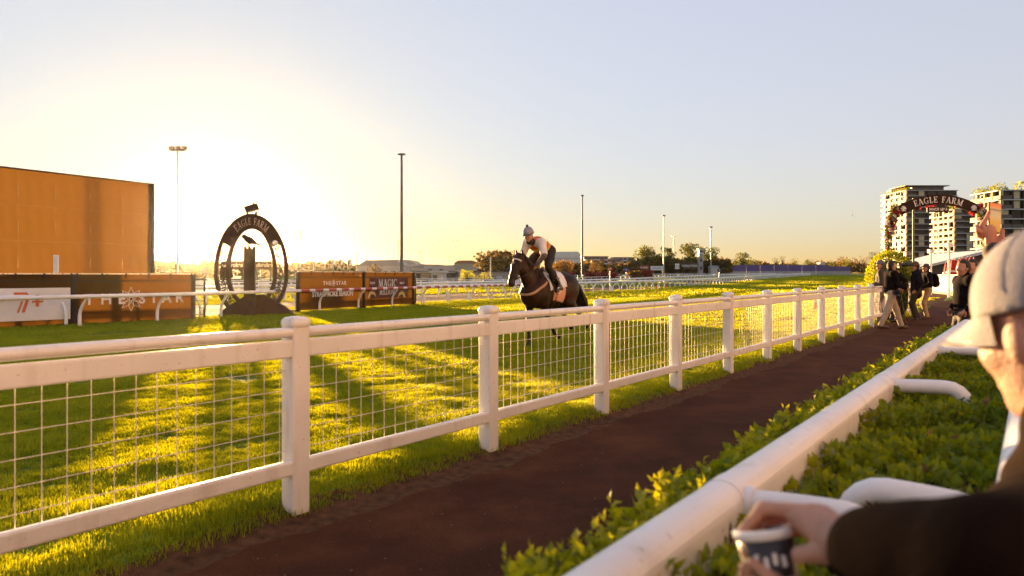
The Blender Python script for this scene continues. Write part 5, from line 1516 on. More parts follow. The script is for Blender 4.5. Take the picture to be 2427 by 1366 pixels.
# ------------------------------------------------------------------ organic shapes: blended primitives turned into one continuous skin
class Field:
    def __init__(s, lo, hi, res):
        s.lo = np.array(lo, float); s.res = res
        s.n = np.ceil((np.array(hi) - s.lo) / res).astype(int) + 1
        s.f = np.full(s.n, 0.5, np.float32)
    def clone(s):
        c = Field.__new__(Field); c.lo, c.res, c.n, c.f = s.lo, s.res, s.n, s.f.copy(); return c
    def win(s, lo, hi, m):
        a = np.clip(np.floor((np.array(lo) - m - s.lo) / s.res).astype(int), 0, s.n - 1)
        b = np.clip(np.ceil((np.array(hi) + m - s.lo) / s.res).astype(int) + 1, 1, s.n)
        ax = [s.lo[k] + s.res * np.arange(a[k], b[k]) for k in range(3)]
        return tuple(slice(a[k], b[k]) for k in range(3)), np.meshgrid(*ax, indexing='ij', sparse=True)
    def merge(s, sl, d, k):
        o = s.f[sl]
        if k > 0:
            h = np.clip(0.5 + 0.5 * (o - d) / k, 0, 1)
            s.f[sl] = o + (d - o) * h - k * h * (1 - h)
        else:
            s.f[sl] = np.minimum(o, d)
    def cap(s, a, b, ra, rb, k=0.03, flat=None):
        """tapered limb from a to b; flat=(axis, factor) squeezes it along an axis"""
        a, b = np.array(a, float), np.array(b, float); r = max(ra, rb)
        sl, (X, Y, Z) = s.win(np.minimum(a, b) - r * 1.3, np.maximum(a, b) + r * 1.3, k + s.res * 2 + 0.03)
        dx, dy, dz = X - a[0], Y - a[1], Z - a[2]
        ab = b - a; L2 = float(ab @ ab) + 1e-9
        t = np.clip((dx * ab[0] + dy * ab[1] + dz * ab[2]) / L2, 0, 1)
        ex, ey, ez = dx - t * ab[0], dy - t * ab[1], dz - t * ab[2]
        if flat is not None:
            u = np.array(flat[0], float); u /= np.linalg.norm(u); q = (ex * u[0] + ey * u[1] + ez * u[2]) * (1 / flat[1] - 1)
            ex, ey, ez = ex + q * u[0], ey + q * u[1], ez + q * u[2]
        d = np.sqrt(ex * ex + ey * ey + ez * ez) - (ra + (rb - ra) * t)
        s.merge(sl, d.astype(np.float32), k); return s
    def chain(s, pts, k=0.03, flat=None):
        for (a, ra), (b, rb) in zip(pts[:-1], pts[1:]):
            s.cap(a, b, ra, rb, k, flat)
        return s
    def ell(s, c, r, k=0.03, M=None):
        c, r = np.array(c, float), np.array(r, float); R_ = r.max()
        sl, (X, Y, Z) = s.win(c - R_, c + R_, k + s.res * 2 + 0.03)
        dx, dy, dz = X - c[0], Y - c[1], Z - c[2]
        if M is not None:
            M = np.array(M)                                   # columns: local axes
            dx, dy, dz = (dx * M[0, i] + dy * M[1, i] + dz * M[2, i] for i in range(3))
        k0 = np.sqrt((dx / r[0]) ** 2 + (dy / r[1]) ** 2 + (dz / r[2]) ** 2)
        k1 = np.sqrt((dx / r[0] ** 2) ** 2 + (dy / r[1] ** 2) ** 2 + (dz / r[2] ** 2) ** 2) + 1e-6
        d = k0 * (k0 - 1) / k1
        s.merge(sl, d.astype(np.float32), k); return s
    def grids(s):
        return np.meshgrid(*[s.lo[k] + s.res * np.arange(s.n[k]) for k in range(3)], indexing='ij', sparse=True)
    def mesh(s, name, mat, parent=None, level=0.0):
        f = s.f - level
        f = np.pad(f, 1, constant_values=0.5)
        sg = f < 0
        n = f.shape
        c = [sg[i:n[0]-1+i, j:n[1]-1+j, k:n[2]-1+k] for i in (0, 1) for j in (0, 1) for k in (0, 1)]
        any_, all_ = c[0].copy(), c[0].copy()
        for q in c[1:]:
            any_ |= q; all_ &= q
        act = any_ & ~all_
        idx = np.argwhere(act)
        if len(idx) == 0:
            idx = np.zeros((0, 3), int)
        vid = np.full(act.shape, -1, int); vid[act] = np.arange(len(idx))
        acc = np.zeros((len(idx), 3)); cnt = np.zeros(len(idx))
        for ax in range(3):
            o = [k for k in range(3) if k != ax]
            for u in (0, 1):
                for v in (0, 1):
                    p0 = idx.copy(); p0[:, o[0]] += u; p0[:, o[1]] += v
                    p1 = p0.copy(); p1[:, ax] += 1
                    f0, f1 = f[tuple(p0.T)], f[tuple(p1.T)]
                    cr = (f0 < 0) != (f1 < 0)
                    t = np.where(cr, f0 / np.where(cr, f0 - f1, 1), 0)
                    q = p0.astype(float); q[:, ax] += t
                    acc[cr] += q[cr]; cnt[cr] += 1
        V = acc / np.maximum(cnt, 1)[:, None]
        V = s.lo + (V - 1) * s.res
        F = []
        for ax in range(3):
            o1, o2 = [(1, 2), (2, 0), (0, 1)][ax]
            sl0 = [slice(None)] * 3; sl1 = [slice(None)] * 3
            sl0[ax] = slice(0, -1); sl1[ax] = slice(1, None)
            a, b = sg[tuple(sl0)], sg[tuple(sl1)]
            e = np.argwhere(a != b)
            ok = (e[:, o1] > 0) & (e[:, o2] > 0) & (e[:, o1] < act.shape[o1]) & (e[:, o2] < act.shape[o2]); e = e[ok]
            def cell(d1, d2):
                q = e.copy(); q[:, o1] -= d1; q[:, o2] -= d2; return vid[tuple(q.T)]
            quad = np.stack([cell(1, 1), cell(0, 1), cell(0, 0), cell(1, 0)], 1)
            fl = ~a[tuple(e.T)]
            quad[fl] = quad[fl][:, ::-1]
            F.append(quad)
        F = np.concatenate(F)
        F = F[(F >= 0).all(1)]
        return np_mesh(name, V, F, mat, parent, smooth_=True)
def v3(*a): return np.array(a, float)
def frame(fwd, up=(0, 0, 1)):
    f = np.array(fwd, float); f /= np.linalg.norm(f); u = np.array(up, float); l = np.cross(u, f); l /= np.linalg.norm(l); u = np.cross(f, l)
    return np.stack([f, l, u], 1)                              # columns forward, left, up
def bend(a, b, l1, l2, hint):
    """elbow or knee between a and b"""
    a, b, h = np.array(a, float), np.array(b, float), np.array(hint, float)
    d = b - a; L = min(np.linalg.norm(d), (l1 + l2) * .999); u = d / np.linalg.norm(d)
    x = (l1 ** 2 - l2 ** 2 + L ** 2) / (2 * L); y = math.sqrt(max(1e-6, l1 ** 2 - x ** 2))
    h = h - u * (h @ u); h /= np.linalg.norm(h)
    return a + u * x + h * y
SKIN = pm('skin', (0.46, 0.25, 0.17), rough=.5, var=.12, scale=18, bump=.1, bscale=150, spec=.35, transl=.12, tcol=(.8, .25, .08))
HAIRD = pm('hair_dark', (0.025, 0.017, 0.012), rough=.6, var=.4, scale=60, bump=.6, bscale=160)
EYE = pm('eye_dark', (0.02, 0.015, 0.012), rough=.2)
def head(F_, c, fwd, up=(0, 0, 1), sc=1.0):
    """head with brow, nose, lips, jaw and ears, centre c"""
    M = frame(fwd, up); c = np.array(c, float)
    P = lambda x, y, z: c + M @ (np.array([x, y, z]) * sc)
    F_.ell(P(-.005, 0, .03), np.array([.098, .077, .108]) * sc, .02, M)
    F_.ell(P(.028, 0, -.045), np.array([.066, .060, .080]) * sc, .03, M)
    F_.ell(P(.062, 0, -.098), np.array([.026, .030, .020]) * sc, .02, M)
    F_.cap(P(.088, 0, .012), P(.112, 0, -.030), .010 * sc, .015 * sc, .012)
    F_.cap(P(.083, -.03, .022), P(.083, .03, .022), .014 * sc, .014 * sc, .015)
    F_.cap(P(.082, -.018, -.066), P(.082, .018, -.066), .010 * sc, .010 * sc, .008)
    for sg in (-1, 1):
        F_.ell(P(-.008, sg * .079, -.012), np.array([.020, .010, .034]) * sc, .006, M)
        F_.ell(P(.058, sg * .042, -.022), np.array([.03, .022, .026]) * sc, .02, M)
    return P
def eyes(name, P, M_, parent, sc=1.0):
    for sg in (-1, 1):
        m = MB().lathe([(0, -.009), (.007, -.006), (.0095, 0), (.007, .006), (0, .009)], n=10); o = m.build('eye', EYE, parent); o.location = tuple(P(.080, sg * .031, .004)); o.scale = (sc, sc, sc)
def hand(F_, w, d, n, s=1.0, curl=.5, side=1, r=1.0):
    """wrist w, pointing d, back of hand n; five fingers curling away from n"""
    d, n = np.array(d, float), np.array(n, float); d /= np.linalg.norm(d); n -= d * (n @ d); n /= np.linalg.norm(n)
    t = np.cross(d, n) * side                                   # towards the thumb
    w = np.array(w, float)
    F_.cap(w, w + d * .085 * s, .026 * s, .034 * s, .01, (n, .55))
    for k, (o, L) in enumerate(((.030, .078), (.010, .088), (-.011, .082), (-.030, .064))):
        b = w + d * .085 * s + t * o * s; p = b; ang = curl * .35
        for j, fr in enumerate((.45, .32, .23)):
            q = p + (d * math.cos(ang) - n * math.sin(ang)) * L * fr * s
            F_.cap(p, q, (.0105 - .0012 * j) * s * r, (.0098 - .0012 * j) * s * r, .004)
            p = q; ang += curl * .75
    p = w + d * .03 * s + t * .028 * s; q = p + (d * .55 + t * .75 - n * .3 * curl) * .045 * s; q2 = q + (d * .9 + t * .25 - n * .5 * curl) * .035 * s
    F_.cap(p, q, .015 * s, .012 * s, .008); F_.cap(q, q2, .012 * s, .0095 * s, .004)
# ------------------------------------------------------------------ horse and rider
HX, HYY = xa(1300, 14.9), 14.9
HZ0 = gz(HX, HYY)
h_rz = math.atan2(-FD.y, -FD.x)
BAY = pm('bay_coat', (0.026, 0.009, 0.0035), rough=.5, var=.4, scale=3, bump=.08, bscale=120, spec=.22)
BLACKH = pm('black_points', (0.012, 0.009, 0.008), rough=.5, var=.3, scale=20)
horse = thing('horse', 'dark bay racehorse galloping along the track behind the fence', 'horse', (HX, HYY, HZ0), h_rz)
fb = Field((-1.55, -.5, -.03), (1.6, .5, 2.05), .016)
Yf = ((0, 1, 0), .8)
fb.cap((.42, 0, 1.10), (-.02, 0, 1.07), .33, .335, .05, ((0, 1, 0), .82)); fb.cap((-.02, 0, 1.07), (-.42, 0, 1.14), .33, .28, .06, ((0, 1, 0), .86))
fb.cap((.34, 0, 1.42), (.0, 0, 1.33), .10, .12, .08); fb.cap((0, 0, 1.31), (-.52, 0, 1.37), .13, .16, .08)
for sg in (-1, 1):
    fb.ell((-.58, sg * .13, 1.17), (.33, .18, .30), .06); fb.ell((-.66, sg * .12, 1.0), (.2, .12, .26), .06)
    fb.ell((.50, sg * .16, 1.13), (.19, .13, .33), .06); fb.ell((.66, sg * .09, 1.06), (.15, .13, .2), .05)
fb.cap((.66, 0, 1.12), (.6, 0, .95), .2, .17, .06)
fb.chain([((.48, 0, 1.25), .27), ((.72, 0, 1.42), .22), ((.92, 0, 1.60), .165), ((1.04, 0, 1.72), .125)], .05, ((0, 1, 0), .58))
fb.chain([((.38, 0, 1.46), .05), ((.66, 0, 1.60), .05), ((.9, 0, 1.76), .045), ((1.04, 0, 1.84), .04)], .06)
# head: forehead, cheeks, long nose, muzzle, ears
fb.chain([((1.05, 0, 1.76), .105), ((1.15, 0, 1.60), .112), ((1.25, 0, 1.42), .078), ((1.315, 0, 1.31), .068), ((1.325, 0, 1.275), .058)], .03, ((0, 1, 0), .86))
fb.ell((1.10, 0, 1.585), (.10, .095, .12), .04); fb.ell((1.30, 0, 1.30), (.072, .062, .06), .02); fb.ell((1.275, 0, 1.255), (.04, .04, .035), .02)
for sg in (-1, 1):
    fb.ell((1.175, sg * .085, 1.655), (.035, .02, .028), .02)
    fb.cap((1.03, sg * .06, 1.83), (1.05, sg * .085, 1.965), .034, .006, .01, ((0, 1, 0), .7)); fb.ell((1.045, sg * .072, 1.885), (.028, .02, .055), .01)
    fb.ell((1.355, sg * .034, 1.305), (.014, .014, .02), .008)
# legs: (elbow/stifle, knee/hock, fetlock, hoof)
def foreleg(e, kn, ft_, hf, y):
    fb.chain([((.47, y, 1.05), .14), (e, .095), ((np.array(e) * .45 + np.array(kn) * .55), .062), (kn, .052)], .04)
    fb.ell(kn, (.05, .046, .06), .02)
    fb.chain([(kn, .042), ((np.array(kn) + np.array(ft_)) / 2, .032), (ft_, .040)], .015)
    hf = np.array(hf); fb.chain([(ft_, .038), (hf * .8 + np.array(ft_) * .2, .040), (hf, .052)], .012)
foreleg((.46, -.15, .88), (.53, -.14, .50), (.50, -.14, .15), (.53, -.14, .04), -.15)
foreleg((.40, .15, .86), (.22, .15, .54), (.0, .15, .25), (-.15, .15, .17), .15)
def hindleg(st, hk, ft_, hf, y):
    fb.chain([((-.58, y, 1.08), .2), (st, .135), (np.array(st) * .5 + np.array(hk) * .5, .085), (hk, .055)], .05)
    fb.ell(np.array(hk) + v3(-.02, 0, .01), (.06, .045, .065), .02)
    fb.chain([(hk, .046), ((np.array(hk) + np.array(ft_)) / 2, .036), (ft_, .042)], .015)
    hf = np.array(hf); fb.chain([(ft_, .038), (hf * .75 + np.array(ft_) * .25, .042), (hf, .052)], .012)
hindleg((-.50, .17, .86), (-.95, .15, .66), (-1.20, .14, .42), (-1.32, .14, .31), .14)
hindleg((-.46, -.17, .84), (-.82, -.15, .62), (-1.02, -.14, .41), (-1.13, -.14, .29), -.14)
bo = fb.mesh('body', BAY, horse)
# darker lower legs and muzzle come with a second material split by height
bo.data.materials.append(BLACKH)
co_ = np.empty(len(bo.data.vertices) * 3); bo.data.vertices.foreach_get('co', co_); co_ = co_.reshape(-1, 3)
for pl in bo.data.polygons:
    c_ = co_[list(pl.vertices)].mean(0)
    if c_[2] < .62 + .03 * math.sin(c_[0] * 40) and not (-.55 < c_[0] < .35 and c_[2] > .75): pl.material_index = 1
    if c_[0] > 1.27 and c_[2] < 1.36: pl.material_index = 1
g = np.random.default_rng(3)
# mane and tail as many tapering locks
m = MB()
for k in range(70):
    u = g.uniform(0, 1); b = v3(.42 + .62 * u, 0, 1.50 + .36 * u); L = g.uniform(.14, .24); sg = 1 if g.uniform() < .35 else -1
    m.tube([b + v3(0, 0, .01), b + v3(-.05, sg * .06, .015), b + v3(-.09, sg * .11, -L * .5), b + v3(-.10, sg * .13, -L)], [.014, .013, .009, .002], 5, caps=False)
for k in range(10):
    b = v3(1.06, g.uniform(-.03, .03), 1.86); m.tube([b, b + v3(.05, 0, .02), b + v3(.1, g.uniform(-.02, .02), -.06), b + v3(.13, 0, -.13)], [.012, .012, .008, .002], 5, caps=False)
m.build('mane', BLACKH, horse)
m = MB()
for k in range(60):
    a, c2 = g.uniform(-.04, .04), g.uniform(-.1, .1); L = g.uniform(.75, 1.0)
    m.tube([(-.86, a, 1.36), (-.98, a * 1.5, 1.34), (-1.14, c2, 1.18 - .05 * g.uniform()), (-1.26 - .1 * g.uniform(), c2 * 1.4, 1.36 - L * .62), (-1.32 - .15 * g.uniform(), c2 * 1.7, 1.36 - L * .82)], [.02, .026, .024, .016, .003], 5, caps=False)
m.build('tail', BLACKH, horse)
for sg in (-1, 1):
    m = MB().lathe([(0, -.018), (.014, -.012), (.018, 0), (.014, .012), (0, .018)], n=10); o = m.build('eye', EYE, horse); o.location = (1.185, sg * .098, 1.655)
STAR = pm('white_star', (.7, .66, .6), rough=.6)
# white star: small patch lying on the forehead
s2 = fb.clone(); X, Y_, Z = s2.grids(); s2.f = np.maximum(s2.f - .004, (np.sqrt(((X - 1.20) / .05) ** 2 + ((Y_ + .0) / .022) ** 2 + ((Z - 1.665) / .05) ** 2) - 1) * .03); s2.mesh('forehead_star', STAR, horse)
# bridle, breastplate, girth: thin bands hugging the body
LEA = pm('leather_dark', (.02, .012, .008), rough=.45); TAN = pm('leather_tan', (.42, .24, .14), rough=.6)
def band(name, mat, nrm, pt_, w, lim=None, inf=.012):
    q = fb.clone(); X, Y_, Z = q.grids(); n_ = np.array(nrm, float); n_ /= np.linalg.norm(n_)
    pl = np.abs((X - pt_[0]) * n_[0] + (Y_ - pt_[1]) * n_[1] + (Z - pt_[2]) * n_[2]) - w
    f = np.maximum(q.f - inf, pl)
    if lim is not None: f = np.maximum(f, lim(X, Y_, Z))
    q.f = f.astype(np.float32); return q.mesh(name, mat, horse)
HEADL = lambda X, Y_, Z: np.maximum(.98 - X, 1.2 - Z) + 0 * Y_
band('noseband', LEA, (.5, 0, -.86), (1.25, 0, 1.42), .014, HEADL)
band('brow_band', pm('brow_white', (.75, .7, .66), rough=.5), (.5, 0, -.86), (1.12, 0, 1.73), .013, lambda X, Y_, Z: np.maximum(1.09 - X, 1.6 - Z) + 0 * Y_, .016)
band('cheek_strap', LEA, (.86, 0, .5), (1.13, 0, 1.6), .012, lambda X, Y_, Z: np.maximum(HEADL(X, Y_, Z), 1.33 - Z), .014)
band('breast_strap', TAN, (.55, 0, .83), (.74, 0, 1.13), .024, lambda X, Y_, Z: .45 - X + 0 * Y_ + 0 * Z, .016)
band('girth', LEA, (1, 0, 0), (.14, 0, 0), .05, lambda X, Y_, Z: Z - 1.25 + 0 * X + 0 * Y_, .016)
m = MB()
for sg in (-1, 1):
    m.tube([(1.28, sg * .075, 1.36), (1.12, sg * .13, 1.42), (.86, sg * .16, 1.52), (.66, sg * .07, 1.60)], .008, 6)
    m.tube([(1.19, sg * .1, 1.5), (1.16, sg * .1, 1.42), (1.28, sg * .07, 1.35)], .007, 6)
m.build('reins', LEA, horse)
def cloth(name, mat, par, region, inf):
    q = fb.clone(); X, Y_, Z = q.grids(); q.f = np.maximum(np.maximum(q.f - inf, -(q.f - inf + .03)), region(X, Y_, Z)).astype(np.float32); return q.mesh(name, mat, par)
sadl = thing('saddle', 'small race saddle over white and peach saddle cloths on the bay horse', 'saddle', (HX, HYY, HZ0), h_rz)
cloth('peach_cloth', pm('cloth_peach', (.62, .30, .20), rough=.8, var=.08, scale=20), sadl, lambda X, Y_, Z: np.maximum(np.maximum(X - .22, -.24 - X - .10 * (Z - 1.0)), .90 - Z + .15 * X) + 0 * Y_, .016)
cloth('white_cloth', pm('cloth_white', (.72, .68, .66), rough=.8, var=.06, scale=20), sadl, lambda X, Y_, Z: np.maximum(np.maximum(X - .36 - .15 * (1.3 - Z), -.30 - X + .12 * (1.25 - Z)), 1.17 - Z - .1 * X) + 0 * Y_, .034)
f2 = Field((-.4, -.4, 1.0), (.5, .4, 1.75), .012)
f2.chain([((.30, 0, 1.52), .06), ((.12, 0, 1.46), .07), ((-.12, 0, 1.49), .075)], .04, ((0, 1, 0), 1.5))
for sg in (-1, 1): f2.cap((.2, sg * .2, 1.42), (.22, sg * .31, 1.2), .09, .06, .03, ((0, 1, 0), .3))
f2.mesh('seat', LEA, sadl)
STL = pm('steel_bright', (.7, .7, .72), rough=.2, metal=.9)
for sg in (-1, 1):
    MB().tube([(.16, sg * .36, 1.40), (.22, sg * .385, 1.2)], .008, 6).build('stirrup_leather', LEA, sadl)
    m = MB(); m.tube([(.22 + .065 * math.cos(a), sg * (.39 + .01 * math.sin(a)), 1.13 + .075 * math.sin(a)) for a in np.linspace(0, 6.28, 15)], .009, 6); m.build('stirrup_iron', STL, sadl)
lettering('RACING', .045, DRK, sadl, (-.24, .385, 1.27), rot=(R(90), 0, R(180)), sx=1)

# rider, in the same local frame
rider = thing('person', 'rider in orange and yellow vest and patterned skull cap crouching over the bay horse', 'person', (HX, HYY, HZ0), h_rz)
J = dict(hipL=v3(.10, .11, 1.94), hipR=v3(.10, -.11, 1.94), kneL=v3(.43, .27, 1.62), kneR=v3(.43, -.27, 1.62), ankL=v3(.13, .36, 1.22), ankR=v3(.13, -.36, 1.22),
         toeL=v3(.30, .385, 1.13), toeR=v3(.30, -.385, 1.13), pel=v3(.10, 0, 1.97), chest=v3(.42, 0, 2.08), neck=v3(.60, 0, 2.16), shL=v3(.52, .18, 2.10), shR=v3(.52, -.18, 2.10),
         elL=v3(.63, .31, 1.84), elR=v3(.55, -.29, 1.83), haL=v3(.66, .11, 1.60), haR=v3(.67, -.09, 1.60))
LO, HI = (-.15, -.55, 1.0), (1.0, .55, 2.5)
hc = v3(.74, .01, 2.235); hf = v3(.93, .22, -.30); hu = v3(.3, 0, .95)
fr = Field(LO, HI, .010)
fr.chain([(J['pel'], .13), (v3(.26, 0, 2.03), .115), (J['chest'], .13)], .05, ((0, 1, 0), 1.25)); fr.cap(J['chest'], J['neck'], .11, .06, .05)
fr.cap(J['shL'], J['shR'], .075, .075, .05); fr.cap(J['neck'], hc + v3(-.03, 0, -.06), .055, .052, .03)
for s_ in 'LR':
    fr.chain([(J['hip' + s_], .10), (J['kne' + s_], .065)], .04); fr.chain([(J['kne' + s_], .06), (J['kne' + s_] * .6 + J['ank' + s_] * .4, .055), (J['ank' + s_], .04)], .02); fr.cap(J['ank' + s_], J['toe' + s_], .038, .032, .02)
    fr.chain([(J['sh' + s_], .062), (J['el' + s_], .043)], .03); fr.chain([(J['el' + s_], .042), (J['ha' + s_], .028)], .02)
    d_ = J['ha' + s_] - J['el' + s_]; hand(fr, J['ha' + s_], d_ * .6 + v3(.1, 0, -.02), v3(.5, 0, .8), .95, 1.1, 1 if s_ == 'L' else -1)
P_ = head(fr, hc, hf, hu)
fr.mesh('body', SKIN, rider)
eyes('eye', P_, None, rider)
def region(fld, inf, fn, name, mat, par, thick=None):
    q = fld.clone(); X, Y_, Z = q.grids(); f = np.maximum(q.f - inf, fn(X, Y_, Z)); q.f = f.astype(np.float32); return q.mesh(name, mat, par)
def limb(fields, name, mat, par, lo=LO, hi=HI, res=.010):
    q = Field(lo, hi, res); fields(q); return q.mesh(name, mat, par)
TROU = pm('trousers_dark', (.018, .012, .010), rough=.75, var=.3, scale=14, bump=.3, bscale=40)
def trs(q):
    q.cap(J['pel'] + v3(-.03, 0, -.01), J['pel'] + v3(.10, 0, .03), .145, .13, .03, ((0, 1, 0), 1.2))
    for s_ in 'LR':
        q.chain([(J['hip' + s_], .118), (J['kne' + s_] * .5 + J['hip' + s_] * .5, .098), (J['kne' + s_], .078)], .05); q.chain([(J['kne' + s_], .074), (J['kne' + s_] * .55 + J['ank' + s_] * .45, .07), (J['ank' + s_] * .85 + J['kne' + s_] * .15, .055)], .02)
limb(trs, 'trousers', TROU, rider)
def bts(q):
    for s_ in 'LR':
        q.chain([(J['kne' + s_] * .45 + J['ank' + s_] * .55, .068), (J['ank' + s_], .05)], .02); q.chain([(J['ank' + s_] + v3(-.05, 0, -.04), .045), (J['ank' + s_] + v3(.04, 0, -.03), .046), (J['toe' + s_], .038)], .03)
limb(bts, 'boots', pm('boot_black', (.012, .009, .008), rough=.25, spec=.6), rider)
SHIRT = pm('shirt_white', (.70, .64, .60), rough=.8, var=.06, scale=12, bump=.35, bscale=30)
def sht(q):
    q.chain([(v3(.16, 0, 2.0), .125), (v3(.28, 0, 2.035), .128), (J['chest'], .14)], .05, ((0, 1, 0), 1.25)); q.cap(J['shL'], J['shR'], .085, .085, .05)
    for s_ in 'LR': q.chain([(J['sh' + s_], .088), (J['sh' + s_] * .15 + J['el' + s_] * .85, .074)], .04)
limb(sht, 'shirt', SHIRT, rider)
def slv(q):
    for s_ in 'LR': q.chain([(J['sh' + s_] * .4 + J['el' + s_] * .6, .056), (J['el' + s_], .056), (J['el' + s_] * .2 + J['ha' + s_] * .8, .042)], .03)
limb(slv, 'undersleeves', pm('sleeve_grey', (.14, .10, .09), rough=.85, var=.2, scale=20, bump=.3), rider)
ORV = pm('vest_orange', (.75, .10, .025), rough=.6, var=.08, scale=10, transl=.25, tcol=(1, .2, .04)); YLV = pm('vest_yellow', (.62, .62, .05), rough=.6, var=.06, transl=.25)
qv = Field(LO, HI, .010)
qv.chain([(v3(.13, 0, 2.0), .138), (v3(.28, 0, 2.04), .142), (J['chest'], .155)], .05, ((0, 1, 0), 1.22)); qv.cap(J['chest'], J['neck'] + v3(-.03, 0, -.02), .145, .09, .05, ((0, 1, 0), 1.1))
X, Y_, Z = qv.grids()
ax_ = X * .96 + Z * .28
stripe = np.abs(((ax_ - .70) % .21) - .105) - .03
edge = np.abs(np.abs(Y_) - .13) - .02 + 0 * X + 0 * Z
vest = qv.clone()
vest.f = np.maximum(vest.f, -(np.minimum(stripe + 0 * Y_, 1))).astype(np.float32); 
qo = qv.clone(); qo.f = (qv.f + .004).astype(np.float32); qo.mesh('vest', ORV, rider)
qy = qv.clone(); qy.f = np.maximum(qv.f, np.minimum(edge, stripe)).astype(np.float32); qy.mesh('vest_stripes', YLV, rider)
limb(lambda q: q.chain([(J['neck'] + v3(-.02, 0, -.03), .085), (hc + v3(-.02, 0, -.11), .07)], .02), 'neck_scarf', pm('scarf_dark', (.03, .022, .018), rough=.9), rider)
# skull cap with band, goggles strap and pompom
M_ = frame(hf, hu); PP_ = lambda x, y, z: hc + M_ @ np.array([x, y, z])
q = Field(LO, HI, .008); q.ell(PP_(-.01, 0, .065), (.128, .108, .118), .01, M_); X, Y_, Z = q.grids()
up_ = M_[:, 2]; q.f = np.maximum(q.f, -((X - hc[0]) * up_[0] + (Y_ - hc[1]) * up_[1] + (Z - hc[2]) * up_[2] - .035)).astype(np.float32)
def capmat():
    m_ = pm('cap_spotted', (.22, .22, .27), rough=.75); nt = m_.node_tree; b_ = nt.nodes['Principled BSDF']; vo = nt.nodes.new('ShaderNodeTexVoronoi'); vo.inputs['Scale'].default_value = 45; tc = nt.nodes.new('ShaderNodeTexCoord'); nt.links.new(tc.outputs['Object'], vo.inputs['Vector'])
    rp = nt.nodes.new('ShaderNodeValToRGB'); rp.color_ramp.elements[0].position = .28; rp.color_ramp.elements[1].position = .34; rp.color_ramp.elements[0].color = (.10, .09, .2, 1); rp.color_ramp.elements[1].color = (.30, .28, .33, 1); nt.links.new(vo.outputs[0], rp.inputs[0]); nt.links.new(rp.outputs[0], b_.inputs['Base Color']); return m_
cp = q.mesh('skull_cap', capmat(), rider)
q = Field(LO, HI, .008); q.ell(PP_(-.01, 0, .042), (.136, .116, .03), .005, M_); q.ell(PP_(.10, 0, .028), (.06, .085, .014), .02, M_); q.mesh('cap_band', pm('band_grey', (.10, .085, .09), rough=.7), cp)
q = Field(LO, HI, .008); q.ell(PP_(-.01, 0, .20), (.028, .028, .028), .005, M_); q.mesh('pompom', pm('pompom', (.05, .045, .06), rough=.9, bump=.8, bscale=120), cp)
